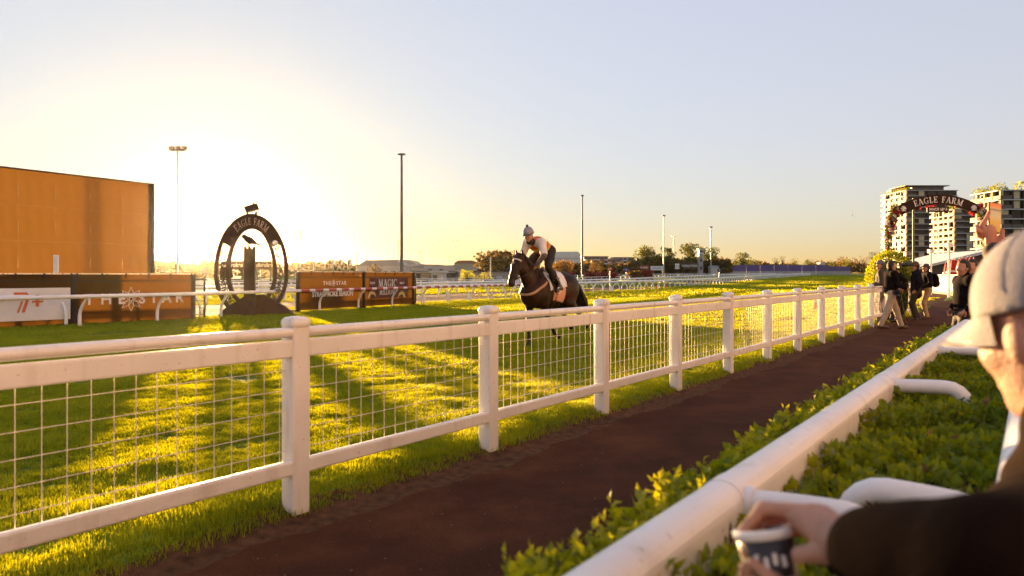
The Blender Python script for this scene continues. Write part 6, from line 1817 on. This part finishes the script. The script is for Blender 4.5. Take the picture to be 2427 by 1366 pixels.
# ------------------------------------------------------------------ standing people
def person(label, x, y, rz, H=1.72, step=(.05, -.05), stance=.11, handL=(.05, .27, .80), handR=(.05, -.27, .80), lean=0.0, look=(1, 0, 0), jacket=None, trousers=None, shoes=None, hat=None, hair=HAIRD, coat_len=.0, res=.012, bulk=1.0, toe_out=.1, lift=(0, 0), hup=(0, 0, 1), elb=(-.6, .5, -.5), girth=1.0, hands=True, z=None):
    s = H / 1.72
    t = thing('person', label, 'person', (x, y, (gz(x, y) if z is None else z) + .008), rz)
    V_ = lambda *a: v3(*a) * s
    hipz = .91
    J = {}
    for sd, sg, st, lf in (('L', 1, step[0], lift[0]), ('R', -1, step[1], lift[1])):
        J['hip' + sd] = V_(0, sg * .095, hipz); J['ank' + sd] = V_(st, sg * stance, .085 + lf); J['toe' + sd] = V_(st + .16, sg * (stance + toe_out * .3), .035 + lf * .5); J['hee' + sd] = V_(st - .05, sg * stance, .04 + lf)
        J['kne' + sd] = bend(J['hip' + sd], J['ank' + sd], .43 * s, .43 * s, (1, sg * .1, 0))
        J['sh' + sd] = V_(lean, sg * .185 * bulk, 1.41)
        hd = V_(*(handL if sg > 0 else handR))
        J['el' + sd] = bend(J['sh' + sd], hd, .30 * s, .27 * s, (elb[0], sg * elb[1], elb[2]))
        d = hd - J['sh' + sd]; L = np.linalg.norm(d)
        if L > .565 * s: hd = J['sh' + sd] + d / L * .565 * s
        J['ha' + sd] = hd
    pel, waist, chest, neck = V_(0, 0, .95), V_(lean * .4, 0, 1.10), V_(lean * .85, 0, 1.30), V_(lean * 1.05 + .005, 0, 1.47)
    hc = V_(lean * 1.15 + .03, 0, 1.615)
    ys = [J[k][1] for k in J]; xs = [J[k][0] for k in J]; zs = [J[k][2] for k in J]
    lo = (min(xs) - .25, min(ys) - .22, -.03); hi = (max(max(xs), hc[0]) + .25, max(ys) + .22, max(max(zs) + .25, hc[2] + .2))
    f = Field(lo, hi, res)
    f.chain([(pel, .125 * s), (waist, .115 * s), (chest, .125 * s)], .05, ((0, 1, 0), 1.25)); f.cap(J['shL'], J['shR'], .07 * s, .07 * s, .05); f.cap(chest, neck, .1 * s, .055 * s, .05); f.cap(neck, hc + V_(-.015, 0, -.05), .056 * s, .054 * s, .03)
    for sd in 'LR':
        f.chain([(J['hip' + sd], .09 * s), (J['kne' + sd], .056 * s)], .04); f.chain([(J['kne' + sd], .054 * s), (J['kne' + sd] * .65 + J['ank' + sd] * .35, .052 * s), (J['ank' + sd], .036 * s)], .02); f.cap(J['hee' + sd], J['toe' + sd], .036 * s, .03 * s, .02)
        f.chain([(J['sh' + sd], .058 * s), (J['el' + sd], .04 * s)], .03); f.chain([(J['el' + sd], .038 * s), (J['ha' + sd], .026 * s)], .02)
        if hands:
            hand(f, J['ha' + sd], J['ha' + sd] - J['el' + sd] + v3(.02, 0, 0), v3(.2, 1 if sd == 'L' else -1, .3), .95 * s, .8, 1 if sd == 'R' else -1, 1.15)
    P_ = head(f, hc, look, hup, s)
    f.mesh('body', SKIN, t); eyes('eye', P_, None, t, s)
    def layer(name, mat, fn, r_=res):
        q = Field(lo, hi, r_); fn(q); return q.mesh(name, mat, t)
    b = bulk * girth
    def jk(q):
        q.chain([(pel + V_(0, 0, .02 - coat_len * .2), (.145 + coat_len * .03) * s * b), (waist, .142 * s * b), (chest, .152 * s * b)], .06, ((0, 1, 0), 1.22)); q.cap(J['shL'], J['shR'], .092 * s, .092 * s, .06); q.cap(chest, neck + V_(-.005, 0, -.01), .12 * s, .075 * s, .05)
        if coat_len: q.cap(pel, pel + V_(0, 0, -coat_len), .145 * s * b, .15 * s * b, .04, ((0, 1, 0), 1.2))
        for sd in 'LR': q.chain([(J['sh' + sd], .085 * s), (J['el' + sd], .066 * s), (J['el' + sd] * .12 + J['ha' + sd] * .88, .05 * s)], .04)
    jo = layer('jacket', jacket, jk)
    layer('collar', jacket, lambda q: q.cap(neck + V_(-.012, 0, -.02), neck + V_(-.006, 0, .035), .082 * s, .074 * s, .02))
    def tr(q):
        q.cap(pel + V_(0, 0, .05), pel + V_(0, 0, -.05), .138 * s * b, .14 * s * b, .04, ((0, 1, 0), 1.2))
        for sd in 'LR': q.chain([(J['hip' + sd], .112 * s), (J['kne' + sd], .078 * s), (J['ank' + sd] + V_(0, 0, .01), .066 * s)], .05)
    layer('trousers', trousers, tr)
    layer('shoes', shoes or MATS['boot_black'], lambda q: [q.chain([(J['hee' + sd], .046 * s), (J['ank' + sd] + V_(.03, 0, -.035), .05 * s), (J['toe' + sd], .04 * s)], .02, ((0, 0, 1), .95)) for sd in 'LR'])
    M = frame(look, hup); PQ = lambda x_, y_, z_: hc + M @ (v3(x_, y_, z_) * s)
    def cut(q, h_):
        X, Y_, Z = q.grids(); u = M[:, 2]; q.f = np.maximum(q.f, -((X - hc[0]) * u[0] + (Y_ - hc[1]) * u[1] + (Z - hc[2]) * u[2] - h_ * s)).astype(np.float32)
    if hair is not None:
        q = Field(lo, hi, .010); q.ell(PQ(-.014, 0, .038), np.array([.105, .087, .114]) * s, .01, M); q.ell(PQ(-.05, 0, -.01), np.array([.062, .076, .07]) * s, .03, M)
        X, Y_, Z = q.grids(); fw = M[:, 0]; uu = M[:, 2]
        fa = (X - hc[0]) * fw[0] + (Y_ - hc[1]) * fw[1] + (Z - hc[2]) * fw[2]; ua = (X - hc[0]) * uu[0] + (Y_ - hc[1]) * uu[1] + (Z - hc[2]) * uu[2]
        q.f = np.maximum(q.f, np.minimum(fa - .012 * s + .5 * np.maximum(0, -.02 * s - ua), .078 * s - ua + .4 * np.maximum(0, fa - .05 * s))).astype(np.float32); q.mesh('hair', hair, t)
    if hat:
        kind, hm_ = hat
        q = Field(lo, (hi[0], hi[1], hi[2] + .1), .010)
        if kind == 'cap':
            q.ell(PQ(-.01, 0, .05), np.array([.112, .094, .108]) * s, .01, M); cut(q, .045); q.ell(PQ(.11, 0, .048), np.array([.085, .075, .014]) * s, .015, M)
        elif kind == 'brim':
            q.ell(PQ(-.005, 0, .07), np.array([.108, .092, .11]) * s, .01, M); cut(q, .045); q.ell(PQ(0, 0, .055), np.array([.185, .165, .016]) * s, .02, M)
        elif kind == 'beanie':
            q.ell(PQ(-.01, 0, .045), np.array([.115, .098, .115]) * s, .01, M); cut(q, .015); q.ell(PQ(-.01, 0, .17), np.array([.03, .03, .03]) * s, .005, M)
        q.mesh('hat', hm_, t)
    return t, J, s
JBLK = pm('jacket_black', (.010, .008, .008), spec=.04, rough=.95, var=.3, scale=10, bump=.35, bscale=25); JGRY = pm('jacket_grey', (.05, .042, .04), rough=.85, var=.2, scale=10, bump=.35, bscale=25)
JNVY = pm('jacket_navy', (.014, .012, .017), spec=.04, rough=.8, var=.25, scale=10, bump=.35, bscale=25)
CHIN = pm('chinos_stone', (.36, .29, .23), rough=.85, var=.12, scale=12, bump=.35, bscale=25); CHTN = pm('chinos_tan', (.36, .26, .14), rough=.85, var=.12, scale=12, bump=.35, bscale=25); TBLK = pm('trousers_black', (.018, .014, .013), rough=.8, var=.2, scale=12, bump=.3, bscale=25); TGRY = pm('jeans_grey', (.10, .09, .10), rough=.85, var=.15, scale=12)
SHW = pm('trainer_white', (.7, .68, .66), rough=.5); SHBR = pm('shoe_brown', (.07, .045, .03), rough=.5)
def gp(px, py):
    Y = F_PX * (CAM_H) / (py - HY); return xa(px, Y), Y
FACE_R = R(-8)
# photographer striding right with two cameras on straps
x, y = gp(2111, 780); 
p1, J1, s1 = person('man in black jacket and stone trousers striding, with cameras on his straps', x, y, R(-5), 1.76, step=(.30, -.28), handL=(.26, .20, 1.02), handR=(.34, -.12, 1.05), jacket=JBLK, trousers=CHIN, shoes=SHBR, look=(.95, .05, 0), lift=(0, .015), stance=.09)
# cameraman and friends
x2, y2 = gp(2127, 768)
p2, J2, s2_ = person('man behind the strider holding a large camera up on his shoulder', x2 + .05, y2 + .5, R(20), 1.74, handL=(.28, .1, 1.38), handR=(.20, -.16, 1.42), jacket=JBLK, trousers=TBLK, look=(1, -.1, .05), hat=('cap', JBLK))
x3, y3 = gp(2092, 772)
p3, J3, s3_ = person('man in grey jacket and dark cap standing against the fence end', x3 + .12, y3 + .3, R(150), 1.76, handL=(.22, .15, 1.08), handR=(.22, -.15, 1.08), jacket=JGRY, trousers=TGRY, look=(.8, .4, 0), hat=('cap', pm('cap_grey', (.12, .12, .14), rough=.7)))
x4, y4 = gp(2143, 742)
p4, J4, s4_ = person('man in black with blue and white beanie and white shoes by the bush', x4, y4, R(-30), 1.74, handL=(.22, .12, 1.05), handR=(.22, -.12, 1.05), jacket=JBLK, trousers=TBLK, shoes=SHW, look=(1, .2, 0), hat=('beanie', pm('beanie_blue', (.20, .20, .42), rough=.9, var=.5, scale=22)))
x5, y5 = gp(2172, 760)
p5, J5, s5_ = person('man in long dark coat and brown brimmed hat on the path', x5, y5, R(160), 1.78, handL=(.06, .22, .92), handR=(.06, -.22, .92), jacket=JNVY, trousers=TBLK, shoes=SHBR, look=(1, .15, -.05), hat=('brim', pm('hat_brown', (.10, .06, .03), rough=.8)), coat_len=.16)
x6, y6 = gp(2197, 756)
p6, J6, s6_ = person('man in dark puffer jacket, tan trousers and cap wearing a backpack', x6, y6, R(170), 1.74, handL=(.2, .18, 1.0), handR=(.2, -.15, 1.02), jacket=JNVY, trousers=CHTN, shoes=SHBR, look=(1, .1, 0), hat=('cap', pm('cap_brown', (.06, .045, .04), rough=.8)))
# things they carry
CAMB = pm('camera_black', (.012, .012, .013), rough=.35, spec=.5)
def camera_thing(label, loc, rz, L, r, tilt=0):
    t = thing('camera', label, 'camera', loc, rz)
    m = MB(); m.box((0, 0, 0), (.08, .15, .11)); m.box((.0, 0, .07), (.05, .06, .04)); m.build('camera_body', CAMB, t)
    m = MB().lathe([(0, 0), (r * .8, 0), (r * .8, L * .35), (r, L * .45), (r * 1.1, L), (r * .9, L), (0, L * .95)], n=16); o = m.build('lens', CAMB, t); o.rotation_euler = (0, R(90), 0); o.location = (.04, 0, 0)
    t.rotation_euler = (0, tilt, rz)
    return t
camera_thing('black camera hanging at the striding man hip', (x + .02, y - .22, .98), R(-85), .13, .045, R(50))
camera_thing('large camera with long lens held up beside the cameraman head', (x2 + .30, y2 + .45, 1.70), R(-5), .30, .062, R(-12))
camera_thing('small camera held by the man at the fence end', (x3 - .10, y3 + .22, 1.14), R(190), .14, .04, R(10))
bp = thing('backpack', 'dark backpack on the man in the puffer jacket', 'backpack', (x6, y6, .008), R(170))
f = Field((-.45, -.25, .9), (.05, .25, 1.55), .014); f.ell((-.24, 0, 1.24), (.12, .15, .23), .02); f.ell((-.30, 0, 1.14), (.08, .12, .12), .02); f.mesh('bag', JBLK, bp)
for sg in (-1, 1):
    MB().tube([(-.17, sg * .11, 1.42), (-.02, sg * .125, 1.53), (.13, sg * .12, 1.40), (.12, sg * .13, 1.2), (-.1, sg * .16, 1.1)], .014, 6).build('strap', JBLK, bp)
pl = MB(); pl.lathe([(0, 0), (.1, .0), (.13, .02), (.12, .022), (.095, .008), (0, .008)], n=18); po = pl.build('paper_plate', BOARDW); po.location = (x4 - .05, y4 - .42, 1.06); tag(po, 'white paper held out by the man in the beanie', 'paper')
ts_ = MB(); ts_.tube([(x2 + .30, y2 + .1, .01), (x2 + .22, y2 + .25, .95)], .012, 6); ts_.tube([(x2 + .02, y2 + .35, .01), (x2 + .22, y2 + .25, .95)], .012, 6); ts_.tube([(x2 + .3, y2 + .5, .01), (x2 + .22, y2 + .25, .95)], .012, 6); ts_.tube([(x2 + .22, y2 + .25, .93), (x2 + .22, y2 + .25, 1.15)], .02, 8)
tag(ts_.build('tripod', CAMB), 'thin dark tripod standing between the photographers', 'tripod')
# two men by the end of the hedge rail
p7, _, _ = person('dark-haired man in black jacket looking left beyond the hedge end', xa(2287, 10.9), 10.9, R(175), 1.62, handL=(.1, .22, .95), handR=(.1, -.22, .95), jacket=JBLK, trousers=TBLK, look=(1, .25, .02), girth=1.05)
p8, _, _ = person('second dark-haired man half hidden behind the one in black', xa(2306, 12.4), 12.4, R(190), 1.66, handL=(.1, .22, .95), handR=(.1, -.22, .95), jacket=JGRY, trousers=TBLK, look=(1, .3, 0))

# ------------------------------------------------------------------ bird statue on the winning post
BS=1.3
bt = thing('bird_statue', 'dark perched eagle statue on top of the winning post', 'statue', (wp.location.x, wp.location.y, wp.location.z + hp + .11), R(14))
f = Field((-.6, -.3, -.05), (.8, .3, .6), .016)
f.ell((.0, 0, .22), (.24, .11, .13), .04, frame((.85, 0, -.5))); f.ell((-.19, 0, .36), (.10, .085, .09), .04); f.cap((-.26, 0, .36), (-.33, 0, .32), .03, .012, .02); f.cap((.12, 0, .14), (.52, 0, -.0), .07, .03, .04, ((0, 0, 1), .6))
for sg in (-1, 1): f.cap((-.02, sg * .05, .12), (-.04, sg * .05, -.03), .03, .025, .02)
f.mesh('eagle', ARCHM, bt); bt.scale = (BS, BS, BS)
# ------------------------------------------------------------------ capped man leaning on the rail at the right edge
JBRN = pm('jacket_brown', (.012, .0062, .0042), spec=.03, rough=.95, var=.3, scale=9, bump=.12, bscale=60)
nm = thing('person', 'man in pale cap and dark brown jacket leaning on the rail at the right edge', 'person', (0, 0, 0))
fw_ = v3(-.20, .97, -.22); lf_ = v3(-.98, -.2, 0)
hc_ = v3(.787, 1.035, 1.347)
nk = v3(.80, .985, 1.19); ch_ = v3(.84, .88, 1.04); pel_ = v3(.98, .62, .88)
shL, elL, wrL = v3(.675, .86, 1.09), v3(.485, .70, 1.135), v3(.418, .875, 1.095)
shR, elR, wrR = v3(.99, .93, 1.10), v3(.72, 1.02, .99), v3(.405, .905, 1.015)
fin = [  # left hand fingers: root, mid, tip (closing round the far side of the cup)
    [(.392, .945, 1.118), (.345, .985, 1.110), (.318, .985, 1.078), (.314, .965, 1.056)],
    [(.400, .962, 1.112), (.352, 1.004, 1.098), (.326, 1.004, 1.066), (.324, .985, 1.044)],
    [(.410, .976, 1.100), (.366, 1.018, 1.080), (.340, 1.018, 1.050), (.338, 1.0, 1.032)],
    [(.420, .985, 1.086), (.386, 1.024, 1.064), (.362, 1.024, 1.036), (.358, 1.01, 1.02)]]
thumb = [(.415, .905, 1.085), (.392, .898, 1.082), (.366, .912, 1.074)]
finR = [[(.365, .925, 1.022), (.335, .935, 1.036), (.318, .945, 1.050)], [(.362, .945, 1.008), (.328, .955, 1.020), (.312, .962, 1.036)], [(.362, .962, .995), (.332, .975, 1.004), (.316, .98, 1.018)], [(.368, .975, .982), (.342, .99, .988), (.33, .992, 1.0)]]
f = Field((.27, .55, .93), (1.2, 1.28, 1.55), .0046)
f.cap(nk, hc_ + v3(.01, -.02, -.06), .062, .058, .03)
head(f, hc_, fw_, (0, 0, 1), 1.02)
f.chain([(elL, .045), (wrL, .030)], .02); f.chain([(elR, .042), (wrR, .030)], .02)
n_ = v3(-.2, .1, 1)
f.cap(wrL, (.400, .950, 1.106), .029, .034, .012, ((0, .3, 1), .62)); f.cap(wrL, (.412, .972, 1.094), .027, .030, .012, ((0, .3, 1), .62))
for fg_ in fin:
    for j in range(3): f.cap(fg_[j], fg_[j + 1], .0104 - .0011 * j, .0095 - .0011 * j, .003)
f.cap(wrL, thumb[0], .022, .016, .015); f.cap(thumb[0], thumb[1], .0145, .0135, .006); f.cap(thumb[1], thumb[2], .0135, .011, .005)
f.cap(wrR, (.372, .948, 1.004), .028, .034, .012, ((.3, 0, 1), .65))
for fg_ in finR:
    for j in range(2): f.cap(fg_[j], fg_[j + 1], .0104 - .001 * j, .0095 - .001 * j, .003)
f.cap((.392, .915, 1.022), (.356, .905, 1.038), .0145, .0115, .01)
SKN = pm('skin_near', (.47, .27, .19), rough=.5, var=.16, scale=30, bump=.25, bscale=160, spec=.35, transl=.16, tcol=(.9, .22, .08))
f.mesh('body', SKN, nm)
# jacket with sleeves, collar, folds
f = Field((.32, .40, .72), (1.3, 1.25, 1.3), .0075)
f.chain([(pel_ + v3(0, 0, .02), .17), (v3(.92, .70, .99), .165), (ch_, .17)], .06, (tuple(lf_), 1.2)); f.cap(ch_, nk + v3(.01, -.02, -.03), .15, .095, .06); f.cap(shL, shR, .095, .095, .06)
f.chain([(shL, .098), (elL, .078)], .05)
# sleeve folds: ring bulges along the forearm
for k in range(6):
    u = k / 5.0; c_ = elL * (1 - u * .86) + wrL * (u * .86); r_ = .060 - .012 * u + (.003 if k % 2 else -.0015)
    if k: f.cap(pc, c_, pr, r_, .03)
    pc, pr = c_, r_
gf = np.random.default_rng(2)
for k in range(9):                                            # slanting creases standing proud on the sleeve
    u = gf.uniform(.1, .95); c_ = elL * (1 - u * .8) + wrL * (u * .8); d_ = wrL - elL; d_ /= np.linalg.norm(d_); a_ = np.cross(d_, gf.normal(0, 1, 3)); a_ /= np.linalg.norm(a_); b_ = np.cross(d_, a_); rr0 = .056 - .011 * u
    q_ = [c_ + (a_ * math.cos(w) + b_ * math.sin(w)) * rr0 + d_ * (.03 * w - .03) for w in (0, .7, 1.4, 2.0)]
    f.chain([(q_[0], .004), (q_[1], .0085), (q_[2], .0085), (q_[3], .004)], .014)
f.chain([(shR, .09), (elR, .07), (elR * .2 + wrR * .8, .05)], .04)
f.mesh('jacket', JBRN, nm)
f = Field((.55, .75, 1.03), (1.05, 1.2, 1.36), .0065)
M_ = frame(fw_)
f.cap(nk + v3(.01, -.015, -.05), nk + v3(-.0, -.005, .02), .105, .088, .01); f.cap(nk + v3(-.05, .03, -.06), nk + v3(-.03, -.06, -.02), .05, .045, .03)
X, Y_, Z = f.grids(); q = np.sqrt((X - nk[0]) ** 2 + (Y_ - nk[1]) ** 2) - .073 + 0 * Z; f.f = np.maximum(f.f, -q).astype(np.float32); f.mesh('collar', JBRN, nm)
# trousers and shoes below the rail
f = Field((.6, .0, -.03), (1.35, 1.0, 1.0), .014)
for sg in (-1, 1):
    hp_ = pel_ - lf_ * -sg * .1; an = v3(1.02, .42, .08) + lf_ * sg * .13
    f.chain([(hp_, .115), ((hp_ + an) / 2 + fw_ * .03, .08), (an, .065)], .05)
f.mesh('trousers', TBLK, nm)
f = Field((.6, .0, -.02), (1.35, 1.0, .2), .012)
for sg in (-1, 1):
    an = v3(1.02, .42, .045) + lf_ * sg * .13; f.cap(an - fw_ * .06, an + fw_ * .17 + v3(0, 0, .01), .046, .04, .02)
f.mesh('shoes', SHBR, nm)
# cap: crown panels, curved brim, button
CAPM = pm('cap_pale', (.30, .28, .30), rough=.85, var=.08, scale=14, bump=.35, bscale=260)
M_ = frame(fw_); PN = lambda x, y, z: hc_ + M_ @ v3(x, y, z)
f = Field((.53, .85, 1.22), (1.0, 1.35, 1.56), .0055)
f.ell(PN(-.012, 0, .045), (.118, .098, .112), .01, M_)
X, Y_, Z = f.grids(); dz_ = (X - hc_[0]) * M_[0, 2] + (Y_ - hc_[1]) * M_[1, 2] + (Z - hc_[2]) * M_[2, 2]
f.f = np.maximum(f.f, .028 - dz_).astype(np.float32)
cm = f.mesh('cap', CAPM, nm)
V_, F_ = [], []
na, nr = 18, 7
for top in (0, 1):
    for i in range(nr):
        u = i / (nr - 1)
        for j in range(na):
            a = R(-82 + 164 * j / (na - 1)); rr_ = .098 + (.094 * math.cos(a * .72)) * u
            x_ = .004 + rr_ * math.cos(a) * (1.0 + .0 * u); y_ = .094 * math.sin(a) * (1 - .10 * u)
            z_ = .036 - .028 * u - .9 * y_ ** 2 * (1.5 + 2.0 * u) + (.004 if top else 0)
            V_.append(tuple(PN(x_, y_, z_)))
for top in (0, 1):
    for i in range(nr - 1):
        for j in range(na - 1):
            a = top * na * nr + i * na + j; qd = (a, a + 1, a + na + 1, a + na); F_.append(qd if top else qd[::-1])
for j in range(na - 1):
    a = (nr - 1) * na + j; F_.append((a, a + 1, a + 1 + na * nr, a + na * nr))
np_mesh('brim', V_, F_, CAPM, cm, True)
f = Field((.66, .9, 1.45), (.9, 1.18, 1.56), .004); f.ell(PN(-.012, 0, .158), (.010, .010, .006), .002, M_); f.mesh('button', CAPM, cm)
m = MB(); 
for k in range(6):
    a = R(60 * k + 30); pts = []
    for j in range(9):
        b = R(8 + 76 * j / 8); pts.append(PN(-.012 + .1195 * math.sin(b) * math.cos(a), .0995 * math.sin(b) * math.sin(a), .045 + .1135 * math.cos(b)))
    m.tube(pts, .0007, 5, caps=False)
m.build('seam', CAPM, cm)
# hair under the cap
f = Field((.6, .85, 1.18), (1.0, 1.28, 1.47), .006); f.ell(PN(-.02, 0, .02), (.097, .083, .075), .01, M_); X, Y_, Z = f.grids(); fa = (X - hc_[0]) * M_[0, 0] + (Y_ - hc_[1]) * M_[1, 0] + 0 * Z
f.f = np.maximum(f.f, fa + .028).astype(np.float32); f.mesh('hair', pm('hair_grey', (.12, .09, .07), rough=.7, var=.3, scale=80, bump=.6, bscale=200), nm)
# dark cup in his hands
cup = thing('cup', 'dark cup with pale rim held in the hands of the capped man', 'cup', (.358, .955, .975), 0)
cup.rotation_euler = (R(-14), R(-8), 0)
MB().lathe([(0, 0), (.028, 0), (.030, .004), (.038, .105), (.034, .105), (.03, .02), (0, .018)], n=28).build('cup_wall', pm('cup_dark', (.03, .025, .026), rough=.35, var=.15, scale=30), cup)
MB().lathe([(.037, .100), (.0405, .104), (.0405, .112), (.036, .114), (.033, .108)], n=28).build('rim', BOARDW, cup)
mq_ = MB()
for k in range(5):
    a = R(215 + 17 * k); mq_.box((.0385 * math.cos(a), .0385 * math.sin(a), .074 + .004 * (k % 2)), (.003, .005, .014), Matrix.Rotation(a, 3, 'Z'))
mq_.build('printed_letters', LETW, cup)
# ------------------------------------------------------------------ spectator beyond the frame holding up a phone
wx, wy, rz9 = 2.80, 3.42, math.atan2(.8, -.6)
def tol(p):
    d = np.array(p) - np.array([wx, wy, .008]); c_, s_ = math.cos(rz9), math.sin(rz9)
    return (d[0] * c_ + d[1] * s_, -d[0] * s_ + d[1] * c_, d[2])
ph = at(2357, 517, 3.72)
aL = at(2349, 586, 3.70); aR = at(2398, 578, 3.62)
s9 = 1.78 / 1.72
hl, hr = [tuple(np.array(tol(a)) / s9) for a in (aL, aR)]
p9, J9, _ = person('spectator at the right edge whose raised hand holds up a phone', wx, wy, rz9, 1.78, handL=hl, handR=hr, jacket=JGRY, trousers=TBLK, look=(1, .1, .1), res=.010, elb=(-.1, .3, -1), z=0.0, hands=False)
f = Field((ph.x - .2, ph.y - .25, ph.z - .35), (ph.x + .25, ph.y + .2, ph.z + .15), .006)
w9 = np.array(aL)
f.cap(w9 + v3(.02, -.03, -.10), w9, .03, .028, .01)
f.cap(w9, w9 + v3(-.004, .0, .08), .03, .036, .012, ((.25, -1, 0), .6))
r0 = w9 + v3(-.03, .0, .075)
f.chain([(r0, .0125), (r0 + v3(-.022, -.005, .035), .0115), (r0 + v3(.0, -.012, .075), .0105), (r0 + v3(.012, -.012, .105), .009)], .004)      # forefinger up the edge
for k in range(3):
    b_ = w9 + v3(-.04 + .012 * k, .012 * k, .072 - .012 * k)
    f.chain([(b_, .012), (b_ + v3(-.03, .0, .012), .011), (b_ + v3(-.022, .018, .036), .010), (b_ + v3(.008, .03, .042), .009)], .004)
f.chain([(w9 + v3(.025, -.005, .02), .016), (w9 + v3(.045, -.012, .05), .0135), (w9 + v3(.05, -.014, .085), .010)], .006)
hx = f.mesh('raised_hand', SKN, None)
hx.parent = p9; hx.matrix_parent_inverse = (Matrix.Translation(p9.location) @ Matrix.Rotation(rz9, 4, 'Z')).inverted()
pho = thing('phone', 'phone held up by a raised hand, its screen showing an orange picture', 'phone', ph, R(10))
pho.rotation_euler = (R(-6), R(7), R(12))
m = MB(); m.sweep(rr(.078, .010, .004), (0, 0, -.08), (0, 0, .08), up=(0, 1, 0)); m.build('case', CAMB, pho)
def screen_mat():
    m_ = bpy.data.materials.new('phone_screen'); m_.use_nodes = True; nt = m_.node_tree; n, l = nt.nodes, nt.links; b_ = n['Principled BSDF']
    tc = n.new('ShaderNodeTexCoord'); sp = n.new('ShaderNodeSeparateXYZ'); l.new(tc.outputs['Generated'], sp.inputs[0])
    rp = n.new('ShaderNodeValToRGB'); e = rp.color_ramp.elements
    e[0].position = 0; e[0].color = (.55, .20, .015, 1); e[1].position = 1; e[1].color = (.75, .13, .02, 1)
    for p_, c_ in ((.35, (.60, .24, .03, 1)), (.55, (.55, .30, .12, 1)), (.72, (.50, .27, .12, 1)), (.78, (.10, .05, .03, 1)), (.82, (.60, .25, .08, 1)), (.9, (.75, .12, .02, 1))):
        q = e.new(p_); q.color = c_
    l.new(sp.outputs[2], rp.inputs[0]); l.new(rp.outputs[0], b_.inputs['Emission Color']); b_.inputs['Emission Strength'].default_value = .16; b_.inputs['Base Color'].default_value = (.02, .02, .02, 1); b_.inputs['Roughness'].default_value = .15
    return m_
MB().box((0, -.0058, 0), (.070, .0012, .150)).build('screen', screen_mat(), pho)
MB().box((-.022, .0055, .055), (.024, .003, .034)).build('lens_block', CAMB, pho)
m = MB().tube([(w9[0] + .036, w9[1] - .02, w9[2] - .02), (w9[0] - .03, w9[1] - .01, w9[2] - .03)], .012, 8)

# ------------------------------------------------------------------ grandstand behind the lawn (unseen, added to bounce warm sunlight onto the fence)
BOUNCE_STAND = pm('bounce_render', (0.36, 0.31, 0.34), rough=.8, var=.12, scale=.4)
bounce_stand = bpy.data.objects.new('grandstand', None); COL.objects.link(bounce_stand); bounce_stand['kind'] = 'structure'
bounce_stand.location = tp(0, -15, 0); bounce_stand.rotation_euler = (0, 0, -TH)
for k in range(12):                                       # stepped terrace facing the track
    MB().box((k * .9, 5, .3 + k * .45 / 1), (.9, 110, .6 + k * .9)).build('terrace_step', BOUNCE_STAND, bounce_stand)
MB().box((12, 5, 8), (2, 110, 16)).build('rear_wall', BOUNCE_STAND, bounce_stand)
MB().box((7, 5, 15.5), (14, 110, .6)).build('stand_roof', pm('stand_roof', (0.5, 0.48, 0.46), rough=.6), bounce_stand)
for k in range(12):
    MB().box((.5, -48 + 9.6 * k, 7.5), (.5, .5, 15.4)).build('column', BOUNCE_STAND, bounce_stand)

# ------------------------------------------------------------------ morning haze
hz_ = MB().box((0, 850, 28), (6200, 5700, 64)).build('haze', None)
hz_['kind'] = 'stuff'
hm = bpy.data.materials.new('haze'); hm.use_nodes = True
nt = hm.node_tree; nt.nodes.remove(nt.nodes['Principled BSDF'])
pv = nt.nodes.new('ShaderNodeVolumePrincipled')
pv.inputs['Color'].default_value = (1.0, 0.92, 0.8, 1)
pv.inputs['Density'].default_value = HAZE
pv.inputs['Anisotropy'].default_value = 0.9
nt.links.new(pv.outputs[0], nt.nodes['Material Output'].inputs['Volume'])
hz_.data.materials.append(hm)
